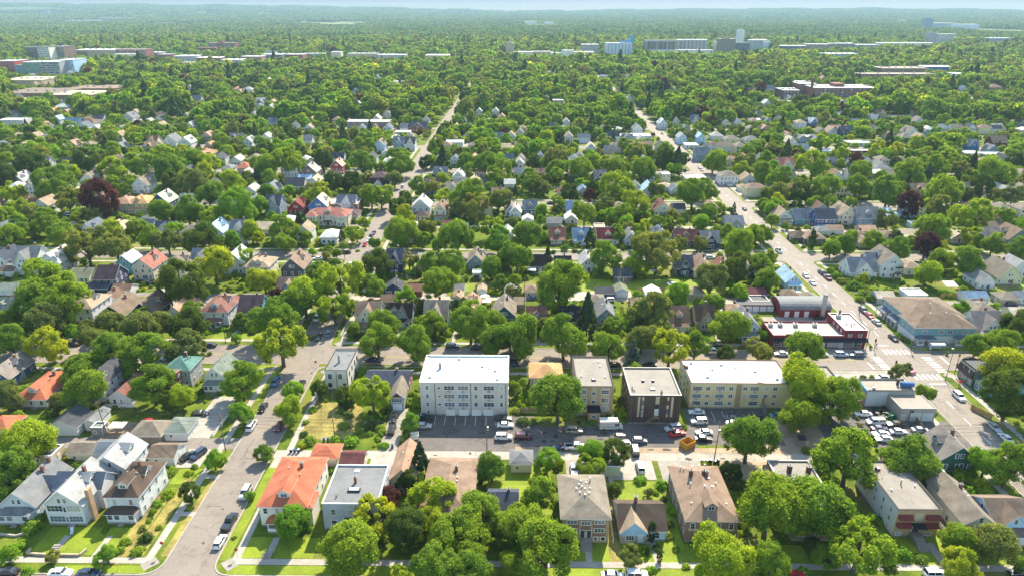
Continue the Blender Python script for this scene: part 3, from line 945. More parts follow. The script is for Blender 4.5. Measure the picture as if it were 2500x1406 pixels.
CARS = """\
-106.3|107.7|sedan|x|black|0.279.3.1
-95.1|107.6|sedan|x|white|0.280.3.1
-89.2|107.5|sedan|x|bluedark|0.281.3.1
-86.6|147.7|sedan|yr|black|0.279.2.3
-84.2|148.4|suv|yr|navy|0.282.1.3
-66.1|133.3|suv|y|silver|0.283.0.2
-65.9|123|pickup|y|black|0.284.0.2
-65.6|116.9|hatch|y|white|0.285.1.3
-75.1|161.8|van|y|white|0.286.2.2
-35.8|166.4|sedan|y|black|0.279.0.5
-35.4|160.3|suv|y|black|0.287.0.5
-27.3|166.1|pickup|x|black|0.284.3.5
-26.9|162.3|sedan|x|silver|0.288.3.5
-4.4|166.4|sedan|x|black|0.279.3.5
-3.9|163|sedan|x|white|0.280.3.5
-4.2|157.1|suv|x|white|0.289.3.5
-67.2|161.3|hatch|y|darkred|0.290.2.2
1.2|157.5|suv|x|maroon|0.291.0.29
15.3|160.5|suv|x|tan|0.292.3.29
25.7|162.6|camper|x|cream|0.293.3.29
27|157.1|suv|x|black|0.287.3.25
28|154.3|hatch|x|white|0.285.0.7
32.7|156|hatch|x|grey|0.294.0.7
42.9|162|suv|xr|greylight|0.295.2.7
43.6|159.4|sedan|xr|red|0.296.2.7
51.5|170.3|sedan|x|white|0.280.1.25
51|165.4|suv|x|white|0.289.2.7
51.1|160|sedan|x|white|0.280.2.7
50.1|157.1|sedan|x|black|0.279.1.7
61.3|166.9|sedan|xl|grey|0.297.3.26
60.6|164.2|sedan|xl|white|0.280.1.7
67.5|167.4|suv|x|navy|0.282.3.26
15|152.8|pickup|x|white|0.298.2.6
14|143.2|sedan|y|white|0.280.2.6
31|144.3|suv|y|white|0.289.0.7
30.7|151.6|van|y|black|0.299.0.7
19.4|108.2|sedan|x|white|0.280.3.9
24.4|108.4|suv|x|white|0.289.3.9
99.4|169.9|sedan|x|white|0.280.0.32
100.9|165.7|van|x|white|0.286.3.32
105.9|164.8|sedan|x|black|0.279.3.32
100.4|162.4|sedan|x|purple|0.300.3.32
99.5|159.9|sedan|x|white|1.280.3.32
104.9|161|sedan|x|white|0.280.3.32
111.4|161.9|sedan|x|silver|0.288.0.11
99.2|157.5|sedan|x|white|0.280.2.10
132.9|163.6|sedan|z|silver|0.288.1.11
132.7|158.4|sedan|z|white|0.280.1.11
74.1|168.7|hatch|x|teal|0.301.3.26
86.3|109.4|suv|x|white|0.289.3.10
104.3|110.2|sedan|x|black|0.279.1.10
56.9|108.7|sedan|x|red|0.296.3.8
-148.5|201.1|sedan|x|maroon|0.302.2.13
-118|200.9|sedan|x|white|0.280.1.16
-107.7|210.8|sedan|x|black|0.279.1.14
-155.6|211.1|sedan|x|black|0.279.2.13
-122.1|210.5|sedan|x|bluedark|0.281.2.16
-158.5|267.3|pickup|x|navy|0.303.1.14
-163.9|261.6|hatch|x|teal|0.301.1.14
-92.3|167.9|sedan|x|black|0.279.1.16
-162.3|247|hatch|x|red|0.304.3.14
-76.3|185.6|suv|y|blue|0.305.0.15
-75.2|171.2|sedan|y|black|0.279.0.15
-67.9|185.2|hatch|y|black|0.306.0.15
-71.5|217.4|sedan|y|black|0.279.2.15
-68.6|220.5|suv|y|bluegrey|0.307.2.15
-76.6|233.7|van|y|white|0.286.2.15
-76.5|278.4|suv|y|silver|0.283.0.17
-69.1|275.1|sedan|x|white|0.280.0.17
-48.9|201|sedan|x|navy|0.308.1.15
-23.2|211|suv|x|navy|0.282.2.5
-14.6|210|suv|x|black|0.287.2.5
-49.8|276.3|sedan|x|navy|0.308.2.56
-2.6|198.9|suv|x|black|0.287.0.20
35.7|252.1|suv|x|white|0.289.2.23
5.1|253.7|sedan|x|blue|0.309.3.19
65.7|208.2|van|x|white|0.286.2.26
69.6|213.5|sedan|x|black|0.279.2.26
31|198.3|sedan|x|black|0.279.2.29
64.8|268.9|hatch|x|white|0.285.1.94
42.7|198.4|sedan|x|black|0.279.2.25
-2.6|198.1|sedan|x|navy|0.308.0.20
133.7|284.2|suv|z|navy|0.282.1.92
133.8|277.9|pickup|z|maroon|0.310.1.92
125.1|279.9|hatch|z|white|0.285.2.92
124.9|271.7|sedan|z|white|0.280.1.92
133.2|243.2|suv|z|navy|0.282.3.90
133.3|238.4|sedan|z|red|0.296.3.90
133.2|232.6|sedan|z|silver|0.288.0.91
132.9|219.5|sedan|z|black|0.279.0.91
113.3|236.3|sedan|x|black|0.279.2.31
108.8|206.5|suv|x|lightblue|0.311.3.31
113.8|206.3|suv|x|slate|0.312.3.31
88.7|206.8|sedan|x|white|0.280.0.31
102.2|206.6|sedan|x|white|0.280.3.31
125.9|196.5|pickup|zz|pinkred|0.313.2.32
132.6|179.8|suv|z|white|0.289.3.34
115|191|sedan|x|silver|0.288.2.32
100.8|190.5|sedan|xl|blue|0.309.3.31
101.2|187.9|sedan|xl|blue|0.309.0.32
100.8|185|sedan|xl|white|0.280.0.33
89.9|197.9|suv|x|navy|0.282.1.26
194.4|249.8|suv|x|navy|0.282.3.95
99.7|254.9|pickup|x|slate|0.314.1.27
-255.6|370.5|van|x|white|0.286.2.39
-254.1|364.6|sedan|x|black|0.279.2.39
-274.9|344.8|suv|x|navy|0.282.0.39
-270.3|337.5|sedan|x|blue|0.309.0.39
-262.6|327.1|sedan|x|white|0.280.0.39
-77|439|suv|y|white|0.289.1.52
-76.2|339.3|sedan|y|darkred|0.315.1.21
-76.4|333.1|suv|y|black|0.287.1.21
-76.4|327.1|sedan|y|white|0.280.1.21
-76.7|319.7|sedan|y|red|0.296.1.21
-76.8|290.4|suv|y|white|0.289.2.17
-94.6|299.3|sedan|x|white|0.280.3.21
-83.2|308|sedan|x|black|0.279.3.21
131.3|497.8|sedan|z|white|0.280.3.63
131.3|490.1|sedan|z|maroon|0.302.3.63
130.7|387.2|sedan|z|black|0.279.2.74
110.9|482.1|suv|x|bluegrey|0.307.2.66
139.3|444.5|van|x|white|0.286.0.64
18.3|398.5|suv|x|black|0.287.1.55
89.3|303|suv|x|white|0.289.2.30
73.8|359.6|sedan|x|navy|0.308.2.72
65|269.5|sedan|x|white|0.280.1.94
24|364|hatch|x|white|0.285.1.58
124.9|313.2|pickup|z|white|0.298.3.87
149.8|395.9|sedan|x|white|0.280.0.77
157.2|396|van|x|white|0.286.0.77
161.3|394.9|sedan|x|black|0.279.2.77
132.1|644.4|sedan|z|black|0.279.1.104
256|565.5|sedan|x|black|0.279.3.107
267.9|573.1|sedan|x|black|0.279.0.78"""
# labels: which of its kind . look . where . beside what
LOOKS = """\
large yellow-green tree
medium green tree
small fresh light green tree
small dark green tree
small sapling
small olive green tree
small green tree
medium fresh light green tree
small purple-leaved tree
medium golden-green tree
large green tree
medium dark green tree
medium yellow-green tree
small golden-green tree
small dark spruce
small yellow-green tree
small narrow columnar cedar
medium olive green tree
huge yellow-green tree
large olive green tree
large golden-green tree
large dark green tree
huge dark green tree
huge green tree
medium dark spruce
huge olive green tree
small blue spruce
huge purple-leaved tree
huge fresh light green tree
large dark spruce
large fresh light green tree
medium purple-leaved tree
medium blue spruce
large purple-leaved tree
rounded green shrub
low green bush
green side-gabled house with grey-green roof
white two-storey hip-roofed house with tan roof
white garage with brown roof
navy garage with dark slate roof
black gabled house with tan-brown roof
cream gabled house with salmon roof
white two-storey hip-roofed house with red-brown roof
blue two-storey side-gabled house with plum-brown roof
dark blue gabled house with grey-brown roof
cream hip-roofed house with orange roof
white two-storey gabled house with charcoal roof
white gabled house with red-brown roof
white garage with charcoal roof
white garage with grey roof
greytan garage with weathered grey roof
white garage with grey-green roof
cream garage with orange roof
grey garage with grey roof
cream two-storey cross-gabled house with light brown roof
blue-grey cross-gabled house with black roof
navy two-storey cross-gabled house with weathered grey roof
dark teal gabled house with weathered grey roof
navy garage with charcoal roof
red garage with red-brown roof
brown garage with brown roof
cream garage with tan roof
white garage with tan roof
charcoal side-gabled house with red-brown roof
navy side-gabled house with black roof
blue-grey gabled house with grey roof
cream side-gabled house with brown roof
tan cross-gabled house with dark brown roof
bluish white two-storey gabled house with grey roof
brown garage with light brown roof
bluish white garage with olive roof
bluish white garage with white roof
tan garage with tan roof
maroon garage with maroon roof
cream garage with light brown roof
brown garage with maroon roof
charcoal garage with charcoal roof
pale blue gabled house with light blue roof
cream-white cross-gabled house with grey-brown roof
white garage with pale grey roof
white garage with slate-blue roof
tan garage with weathered grey roof
white garage with slate roof
cream hip-roofed house with weathered grey roof
grey garage with pale tan roof
pink garage with tan-brown roof
grey garage with weathered grey roof
cream garage with pale tan roof
blue-grey two-storey gabled house with light grey roof
white two-storey gabled house with light grey roof
white two-storey gabled house with weathered grey roof
tan two-storey hip-roofed house with salmon roof
yellow two-storey hip-roofed house with orange-tan roof
dark blue two-storey gabled house with pale green-grey roof
blue-grey cross-gabled house with light grey roof
cream garage with grey-green roof
white gabled house with slate roof
tan hip-roofed house with sandy roof
white side-gabled house with slate roof
white cross-gabled house with dark slate roof
cream two-storey hip-roofed house with weathered grey roof
bluish white gabled house with light blue roof
white two-storey cross-gabled house with slate roof
pink garage with pink roof
tan side-gabled house with orange-brown roof
white two-storey gabled house with dark slate roof
white two-storey cross-gabled house with grey roof
pale yellow side-gabled house with drab green roof
dark purple two-storey side-gabled house with plum-brown roof
cream two-storey gabled house with reddish roof
pale yellow two-storey hip-roofed house with weathered grey roof
bluish white two-storey gabled house with pale green-grey roof
cream two-storey hip-roofed house with tan roof
white garage with dark brown roof
white two-storey hip-roofed house with grey roof
pinkish hip-roofed house with salmon-red roof
white side-gabled house with grey roof
grey side-gabled house with charcoal roof
white side-gabled house with light grey roof
teal two-storey gabled house with white roof
white three-storey flat-roofed house with charcoal roof
brown two-storey gabled house with light grey roof
red tall gabled house with pink roof
pinkish hip-roofed house with white roof
blue-grey garage with light blue roof
white side-gabled house with charcoal roof
white gabled house with sandy roof
white garage with white roof
cream two-storey hip-roofed house with plum-brown roof
white cross-gabled house with black roof
blue-grey two-storey cross-gabled house with dark slate roof
red gabled house with red roof
blue tall gabled house with pale tan roof
bluish white two-storey cross-gabled house with slate roof
cream hip-roofed house with plum-brown roof
red garage with white roof
cream side-gabled house with sandy roof
charcoal tall gabled house with light brown roof
blue-grey cross-gabled house with light brown roof
white two-storey gabled house with off-white roof
pale yellow hip-roofed house with dark brown roof
cream two-storey gabled house with light brown roof
white garage with maroon roof
white garage with light blue roof
white gabled house with off-white roof
dark blue cross-gabled house with slate roof
cream cross-gabled house with plum-brown roof
white cross-gabled house with weathered grey roof
cream gabled house with sandy roof
white side-gabled house with tan-brown roof
tan hip-roofed house with orange-brown roof
white side-gabled house with off-white roof
white gabled house with weathered grey roof
navy two-storey cross-gabled house with dark slate roof
cream cross-gabled house with pale tan roof
blue-grey gabled house with weathered grey roof
white flat-roofed house with light blue roof
navy side-gabled house with slate roof
white garage with off-white roof
white side-gabled house with slate-blue roof
dark blue cross-gabled house with grey roof
brown side-gabled house with brown roof
cream gabled house with red-brown roof
white gabled house with grey roof
cream two-storey flat-roofed house with off-white roof
cream hip-roofed house with sandy roof
white two-storey hip-roofed house with weathered grey roof
white gabled house with tan roof
white garage with orange-tan roof
white flat-roofed house with white roof
grey cross-gabled house with slate roof
cream side-gabled house with red-brown roof
cream side-gabled house with maroon roof
pinkish flat-roofed house with salmon roof
bluish white gabled house with grey roof
pale blue gabled house with slate roof
brown side-gabled house with maroon roof
navy cross-gabled house with grey roof
charcoal side-gabled house with black roof
pale yellow cross-gabled house with black roof
white gabled house with light grey roof
navy cross-gabled house with dark slate roof
pale green gabled house with light brown roof
red gabled house with red-brown roof
charcoal side-gabled house with charcoal roof
white gabled house with maroon roof
white gabled house with slate-blue roof
cream side-gabled house with charcoal roof
white cross-gabled house with reddish roof
white gabled house with light brown roof
brown brick flat-roofed house with white roof
white side-gabled house with weathered grey roof
grey hip-roofed house with grey roof
maroon side-gabled house with charcoal roof
brown cross-gabled house with brown roof
teal side-gabled house with slate roof
bright navy two-storey side-gabled house with dark slate roof
cream two-storey gabled house with tan roof
blue-grey two-storey side-gabled house with grey roof
grey hip-roofed house with light blue roof
bluish white flat-roofed house with slate-blue roof
white garage with light brown roof
brown garage with dark brown roof
brown hip-roofed house with light brown roof
pinkish garage with salmon roof
tan hip-roofed house with tan-brown roof
cream garage with sandy roof
grey garage with olive roof
pink gabled house with sandy roof
bluish white garage with light blue roof
brown side-gabled house with tan-brown roof
white cross-gabled house with grey-brown roof
green-grey gabled house with light brown roof
white cross-gabled house with slate roof
cream hip-roofed house with tan roof
pale yellow gabled house with weathered grey roof
pale blue two-storey hip-roofed house with off-white roof
white two-storey flat-roofed house with white roof
bluish white two-storey gabled house with light blue roof
blue side-gabled house with slate-blue roof
white two-storey hip-roofed house with brown roof
white two-storey gabled house with grey roof
pinkish hip-roofed house with salmon roof
cream cross-gabled house with brown roof
white gabled house with pale green-grey roof
pale yellow hip-roofed house with orange-brown roof
white two-storey side-gabled house with slate roof
white two-storey gabled house with tan roof
cream two-storey hip-roofed house with salmon roof
white two-storey hip-roofed house with light grey roof
white gabled house with salmon roof
white gabled house with grey-brown roof
white tall hip-roofed house with grey roof
cream two-storey gabled house with pale tan roof
brown brick three-storey flat-roofed house with white roof
red brick cross-gabled house with dark slate roof
pale blue two-storey gabled house with weathered grey roof
blue-grey two-storey cross-gabled house with slate roof
white two-storey cross-gabled house with charcoal roof
white garage with light grey roof
white two-storey gabled house with sandy roof
white tall hip-roofed house with pale tan roof
tan two-storey hip-roofed house with tan roof
white garage with pale tan roof
white two-storey gabled house with white roof
bluish white two-storey gabled house with off-white roof
white side-gabled house with pale tan roof
bluish white two-storey gabled house with slate-blue roof
tan two-storey flat-roofed house with white roof
pale blue two-storey gabled house with light grey roof
pale blue two-storey gabled house with light blue roof
white hip-roofed house with light grey roof
brown hip-roofed house with brown roof
blue-grey two-storey side-gabled house with slate roof
white hip-roofed house with grey roof
white gabled house with pale tan roof
tan cross-gabled house with grey roof
grey side-gabled house with weathered grey roof
cream gabled house with grey roof
white flat-roofed house with sandy roof
brown cross-gabled house with red-brown roof
white two-storey flat-roofed house with light grey roof
bluish white two-storey flat-roofed house with grey roof
teal gabled house with grey roof
navy two-storey side-gabled house with dark slate roof
tan gabled house with weathered grey roof
blue cross-gabled house with off-white roof
white two-storey gabled house with pale tan roof
white flat-roofed house with pale grey roof
maroon flat-roofed house with light grey roof
blue cross-gabled house with slate roof
maroon side-gabled house with tan-brown roof
cream flat-roofed house with white roof
grey flat-roofed house with light blue roof
cream flat-roofed house with sandy roof
white flat-roofed house with pink roof
tan two-storey hip-roofed house with light brown roof
white two-storey gabled house with salmon roof
bluish white two-storey side-gabled house with slate roof
black sedan parked
white sedan parked
dark blue sedan parked
navy SUV parked
silver SUV parked
black pickup truck parked
white hatchback parked
white minivan parked
black SUV parked
silver sedan parked
white SUV parked
dark red hatchback parked
maroon SUV parked
tan SUV parked
cream box camper van parked
grey hatchback parked
pale grey SUV parked
red sedan parked
grey sedan parked
white pickup truck parked
black minivan parked
purple sedan parked
teal hatchback parked
maroon sedan parked
navy pickup truck parked
red hatchback parked
blue SUV parked
black hatchback parked
blue-grey SUV parked
navy sedan parked
blue sedan parked
maroon pickup truck parked
light blue SUV parked
slate SUV parked
pinkish red pickup truck parked
slate pickup truck parked
dark red sedan parked""".split("\n")
PLACES = """\
cream garage with orange roof
white chimney house
orange-roofed front house
black-roofed white foursquare
grey flat-roofed house
white-roofed grey apartment block
tan-roofed brick fourplex
yellow dumpster
brown hip-roofed brick house
small cape with blue gable
white flat-roofed block with awnings
dark green gabled house
white garage with dark brown roof
cream hip-roofed house with orange roof
navy garage with dark slate roof
cream flat-roofed corner building
white gabled house with red-brown roof
brown garage with brown roof
cream garage with tan roof
cream garage with light brown roof
beige hip-roofed house
cream mansion with two wings
navy side-gabled house with black roof
blue-grey gabled house with grey roof
brown garage with maroon roof
dark brown brick block
yellow apartment block
charcoal garage with charcoal roof
maroon garage with maroon roof
tan brick walk-up
red gabled house with red-brown roof
red corner shop row
concrete garage workshop
bus shelter
mansard-roofed corner shop
white garage with slate roof
white garage with slate-blue roof
red arch-roofed hall
pinkish hip-roofed house with salmon roof
pink garage with pink roof
cream cross-gabled house with brown roof
tan hip-roofed house with sandy roof
cream garage with grey-green roof
red garage with white roof
red gabled house with red roof
white gabled house with sandy roof
blue-grey garage with light blue roof
red tall gabled house with pink roof
white garage with white roof
white garage with light grey roof
white garage with pale tan roof
cream gabled house with sandy roof
white cross-gabled house with black roof
white garage with maroon roof
white garage with light blue roof
navy side-gabled house with slate roof
red garage with red-brown roof
charcoal side-gabled house with black roof
white garage with off-white roof
brown side-gabled house with brown roof
white gabled house with slate-blue roof
white gabled house with pale tan roof
tan cross-gabled house with grey roof
brown hip-roofed house with brown roof
white garage with orange-tan roof
white gabled house with maroon roof
cream gabled house with red-brown roof
cream side-gabled house with charcoal roof
pinkish flat-roofed house with salmon roof
cream side-gabled house with maroon roof
bluish white gabled house with grey roof
charcoal side-gabled house with charcoal roof
pale blue gabled house with slate roof
navy cross-gabled house with grey roof
grey cross-gabled house with slate roof
white cross-gabled house with reddish roof
white gabled house with light brown roof
teal side-gabled house with slate roof
grey hip-roofed house with grey roof
maroon side-gabled house with charcoal roof
cream flat-roofed house with white roof
brown cross-gabled house with brown roof
bluish white garage with light blue roof
pink gabled house with sandy roof
cream hip-roofed house with tan roof
pinkish garage with salmon roof
grey garage with olive roof
brown garage with dark brown roof
white garage with light brown roof
white three-storey gabled house
grey garage with pale tan roof
teal townhouse row
pink garage with tan-brown roof
bluish white garage with olive roof
bluish white garage with white roof
tan garage with weathered grey roof
white garage with pale grey roof
long flat brick apartments
pinkish hip-roofed house with white roof
cream garage with sandy roof
white gabled house with salmon roof
long concrete grain elevator
grey school with chimney
white hip-roofed house with grey roof
white flat-roofed house with sandy roof
white silos with blue gantry
cream flat-roofed house with sandy roof
tan gabled house with weathered grey roof
teal gabled house with grey roof""".split("\n")
def label_of(code):
    n, b, r, p = (int(v) for v in code.split("."))
    return ("", "second ", "third ", "fourth ", "fifth ")[n] + LOOKS[b] + " " + ("left of", "right of", "behind", "in front of")[r] + " the " + PLACES[p]
FAR = """\
-905|1249|30|40|22.0|brickvivid|white|box|apartment_building|apartments|red brick apartment block with white roof at the edge beside coloured apartments
-862|1218|13|30|17.5|bluegrey|grey|box|apartment_building|apartments|pale blue apartment wing between red block and green block
-841|1219|30|40|22.2|greenclad|greywhite|box|apartment_building|apartments|green-clad apartment block in the coloured apartment row
-809|1219|34|40|22.9|greywall|greywhite|boxw|apartment_building|apartments|grey apartment block with white bays next to green block
-794|1242|26|40|24.6|lightbluew|white|box|apartment_building|apartments|blue and white apartment block ending the coloured row
-1109|1617|30|40|25.5|brickdark|charcoal|box|apartment_building|apartments|dark slab apartment block behind the coloured apartments
-1080|1618|27|45|26.3|creamwhite|charcoal|boxw|apartment_building|apartments|white-windowed apartment block joined to the dark slab
-1067|1645|34|45|25.9|brownwall|grey|box|apartment_building|apartments|brown brick apartment block next to white-windowed block
-745|1048|64|60|8.8|tanwall|tanlight|plain|school_building|school|long tan flat building below the coloured apartments
-635|901|74|65|6.7|brickbrown|tanbrown|plain|school_building|school|low brown school wing with sandy flat roof at the edge
-571|885|55|50|6.5|brickbrown|tanlight|plain|school_building|school|low brown school wing with wide sandy roof
-588|960|67|45|6.5|brickbrown|browntan|plain|school_building|school|longer upper school wing with dark brown roof
-1012|1702|98|50|15.7|tanwall|white|plain|warehouse|warehouse|wide warehouse with bright white roof left of brick block
-912|1674|70|40|18.2|brickred|browntan|box|office_block|offices|red-brown brick office block with tan roof
-1056|1701|49|30|12.0|brickbrown|lightgrey|plain|warehouse|warehouse|small brown warehouse left of the wide white-roofed warehouse
-808|1621|33|30|10.6|brickred|lightgrey|plain|warehouse|warehouse|small red brick warehouse with light roof
-913|1647|47|20|9.9|cream|white|plain|warehouse|warehouse|low cream warehouse in front of brick offices
-878|1718|41|30|9.3|greywall|white|plain|warehouse|warehouse|grey warehouse with white roof beside brick offices
-738|1571|50|40|10.3|greywall|white|plain|warehouse|warehouse|low white-roofed warehouse beside the parking area
-665|1414|24|25|7.8|brickred|lightgrey|plain|warehouse|warehouse|single low warehouse with grey roof among trees
-666|1523|52|35|10.0|brickred|white|plain|warehouse|warehouse|red warehouse with white roof in the commercial strip
-600|1479|42|30|8.9|greywall|white|plain|warehouse|warehouse|grey wall warehouse with long white roof
-583|1548|44|30|11.0|brickbrown|white|plain|warehouse|warehouse|brown warehouse with white roof beside smokestack
-551|1585|45|35|12.9|charcoalwall|white|plain|warehouse|warehouse|dark warehouse with white roof left of stepped warehouse
-513|1612|46|35|11.4|brickred|greywhite|plain|warehouse|warehouse|stepped red warehouse with pale grey roof
-478|1652|47|30|10.7|bluegrey|lightgrey|plain|warehouse|warehouse|blue-grey warehouse behind the tree belt
-433|1680|23|25|12.7|cream|white|box|office_block|offices|small cream office block in the middle of the strip
-365|1653|70|35|10.7|tanwall|lightgrey|plain|warehouse|warehouse|tan warehouse with sloped light roof
-293|1627|63|35|9.7|greywall|greywhite|plain|warehouse|warehouse|long grey warehouse right of tan warehouse
-190|1629|54|40|8.8|tanwall|white|plain|warehouse|warehouse|isolated long warehouse with white roof edge
-598|1707|26|20|12.0|white|charcoal|box|apartment_building|apartments|small white and black town block behind the strip
-839|2012|80|40|17.3|brickred|brown|boxs|mill_building|brick mill|old brick mill with central tower in the trees
-816|1863|53|30|12.1|brickred|maroon|plain|mill_building|brick mill|lower gabled brick mill in front of the towered mill
-27|1759|20|18|29.2|tanwall|tan|tower|grain_tower|grain tower|square tan grain tower standing alone left of silos
5|1686|44|25|12.7|cream|white|plain|factory_building|factory|low cream factory at the foot of the tan grain tower
50|1730|44|25|11.2|tanwall|lighttan|box|factory_building|factory|long tan factory between grain tower and grey block
84|1687|26|25|10.9|white|white|plain|factory_building|factory|white factory shed with short stacks
110|1687|27|20|16.4|creamwhite|white|plain|factory_building|factory|taller white factory beside grey mill block
171|1777|41|40|24.8|greywall|lightgrey|box|mill_building|mill|square grey concrete mill block left of white silos
147|1687|48|25|12.7|cream|white|plain|factory_building|factory|pale factory in front of the grey mill block
237|1747|65|25|28.1|whiteblue|white|silo|grain_silo|grain silos|bank of white grain silos under blue gantry
353|1827|81|28|29.3|greytan|lightgrey|silo|grain_silo|grain silos|darker concrete silo bank nearest the white silos
440|1861|79|28|30.8|lightgrey|white|silo|grain_silo|grain silos|lighter concrete silo bank with gallery roof
402|1811|159|14|10.7|white|white|plain|factory_building|factory|very long low white shed below the silo banks
516|1915|16|12|24.5|creamwhite|white|silo|grain_silo|grain silos|single round cream silo beside dark elevator
535|1880|40|30|34.0|greytan|grey|tower|grain_elevator|grain elevator|dark square grain elevator left of white tower
599|1990|20|12|50.6|white|white|tower|grain_elevator|grain elevator|tall white lattice tower on the grain elevator
573|1880|40|20|23.1|slate|grey|silo|grain_silo|grain silos|dark grey silo bank under the white tower
621|1916|34|30|29.6|greywall|greywhite|box|factory_building|factory|grey factory block right of the dark silo bank
660|1953|21|12|22.9|whiteblue|white|silo|grain_silo|grain silos|round white tanks at the end of the elevator row
745|2255|46|40|16.7|tanwall|white|plain|factory_building|factory|set-back pale roofed factory behind white tanks
721|1917|68|30|15.3|navy|white|box|apartment_building|apartments|long dark apartment block with white roof edge
808|1974|64|30|16.8|brickbrown|greywhite|box|apartment_building|apartments|brown and grey apartment block in the far row
899|2034|69|30|16.2|slate|white|box|apartment_building|apartments|blue-grey apartment block right end of far row
977|2055|70|30|12.0|greywall|white|plain|warehouse|warehouse|far grey warehouse with white roof right of apartments
1146|2165|164|40|11.5|white|white|plain|warehouse|warehouse|very long white warehouse before the far tower
749|1695|79|30|9.1|greywall|white|plain|warehouse|warehouse|white-roofed low building in trees below apartment row
1301|2312|23|25|35.3|greywall|grey|tower|high_rise|high-rise|narrow grey high-rise beside the white slab tower
1344|2313|64|20|31.7|creamwhite|greywhite|boxw|high_rise|high-rise|wide white slab high-rise with pale face
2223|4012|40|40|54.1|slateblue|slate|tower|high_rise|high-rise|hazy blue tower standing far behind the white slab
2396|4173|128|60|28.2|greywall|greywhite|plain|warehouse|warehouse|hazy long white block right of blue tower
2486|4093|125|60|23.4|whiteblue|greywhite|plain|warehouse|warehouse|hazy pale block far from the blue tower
1591|2424|75|40|15.3|bluegrey|greywhite|box|warehouse|warehouse|blue-grey hall with white roof by the edge
669|1252|80|45|10.9|brickbrown|tanbrown|plain|school_building|school|wide school with low brown roof right of trees
613|1164|120|25|8.9|brickred|greytan|box|school_building|school|long brick school wing in front of brown roof
745|1285|51|30|11.2|blue2|white|plain|school_building|school|bright blue hall with white roof behind school
713|1165|20|20|9.6|white|white|box|office_block|offices|small white block right of long school wing
413|905|77|40|14.2|brickred|greywhite|boxs|school_building|school|red brick school with rooftop units right of chimney
379|940|24|40|15.7|brickred|lightgrey|box|school_building|school|red brick school wing at the chimney foot
347|909|21|30|10.7|brickdark|lightgrey|box|school_building|school|darker low school annex left of chimney
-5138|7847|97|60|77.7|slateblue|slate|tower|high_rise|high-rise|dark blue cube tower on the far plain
-4853|7851|287|60|53.3|greywall|white|plain|warehouse|warehouse|far white industrial hall right of cube tower
-7324|10500|354|60|56.2|greywall|white|plain|warehouse|warehouse|pale far hall at the left edge of the plain
-3442|5700|257|60|17.9|creamwhite|white|plain|warehouse|warehouse|long bright far hall below the cube tower
-3557|6406|324|60|26.8|greywall|white|plain|warehouse|warehouse|flat far hall with white roof beyond the woods
-4709|8860|249|60|32.3|bluegrey|white|plain|warehouse|warehouse|blue-grey far hall near pylons
-3893|7862|353|60|24.6|white|white|plain|warehouse|warehouse|white far hall in the second industrial row
-3740|8872|398|60|27.7|greywall|white|plain|warehouse|warehouse|far industrial hall right of white hall
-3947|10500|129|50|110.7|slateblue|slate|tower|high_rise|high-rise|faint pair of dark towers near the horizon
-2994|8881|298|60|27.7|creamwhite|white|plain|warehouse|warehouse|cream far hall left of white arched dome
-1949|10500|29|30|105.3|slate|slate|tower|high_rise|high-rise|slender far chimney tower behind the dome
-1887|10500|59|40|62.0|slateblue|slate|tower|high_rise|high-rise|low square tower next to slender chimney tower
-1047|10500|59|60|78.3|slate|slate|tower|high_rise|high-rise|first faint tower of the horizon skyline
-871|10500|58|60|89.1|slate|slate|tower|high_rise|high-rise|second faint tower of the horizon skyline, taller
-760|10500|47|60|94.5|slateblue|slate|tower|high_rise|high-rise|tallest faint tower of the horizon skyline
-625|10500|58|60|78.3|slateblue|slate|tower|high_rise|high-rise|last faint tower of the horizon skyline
67|5174|87|60|18.9|white|white|plain|warehouse|warehouse|white hall alone in the central far woods
200|5175|64|60|13.5|white|white|plain|warehouse|warehouse|smaller white hall right of the central hall
1434|8572|119|60|22.2|white|white|plain|warehouse|warehouse|white speck of a hall below the hills
2431|7940|110|60|24.6|white|white|plain|warehouse|warehouse|white far hall on the wooded slope
3003|5778|45|60|17.9|white|white|plain|warehouse|warehouse|small white dome-like hall left of blue tower"""

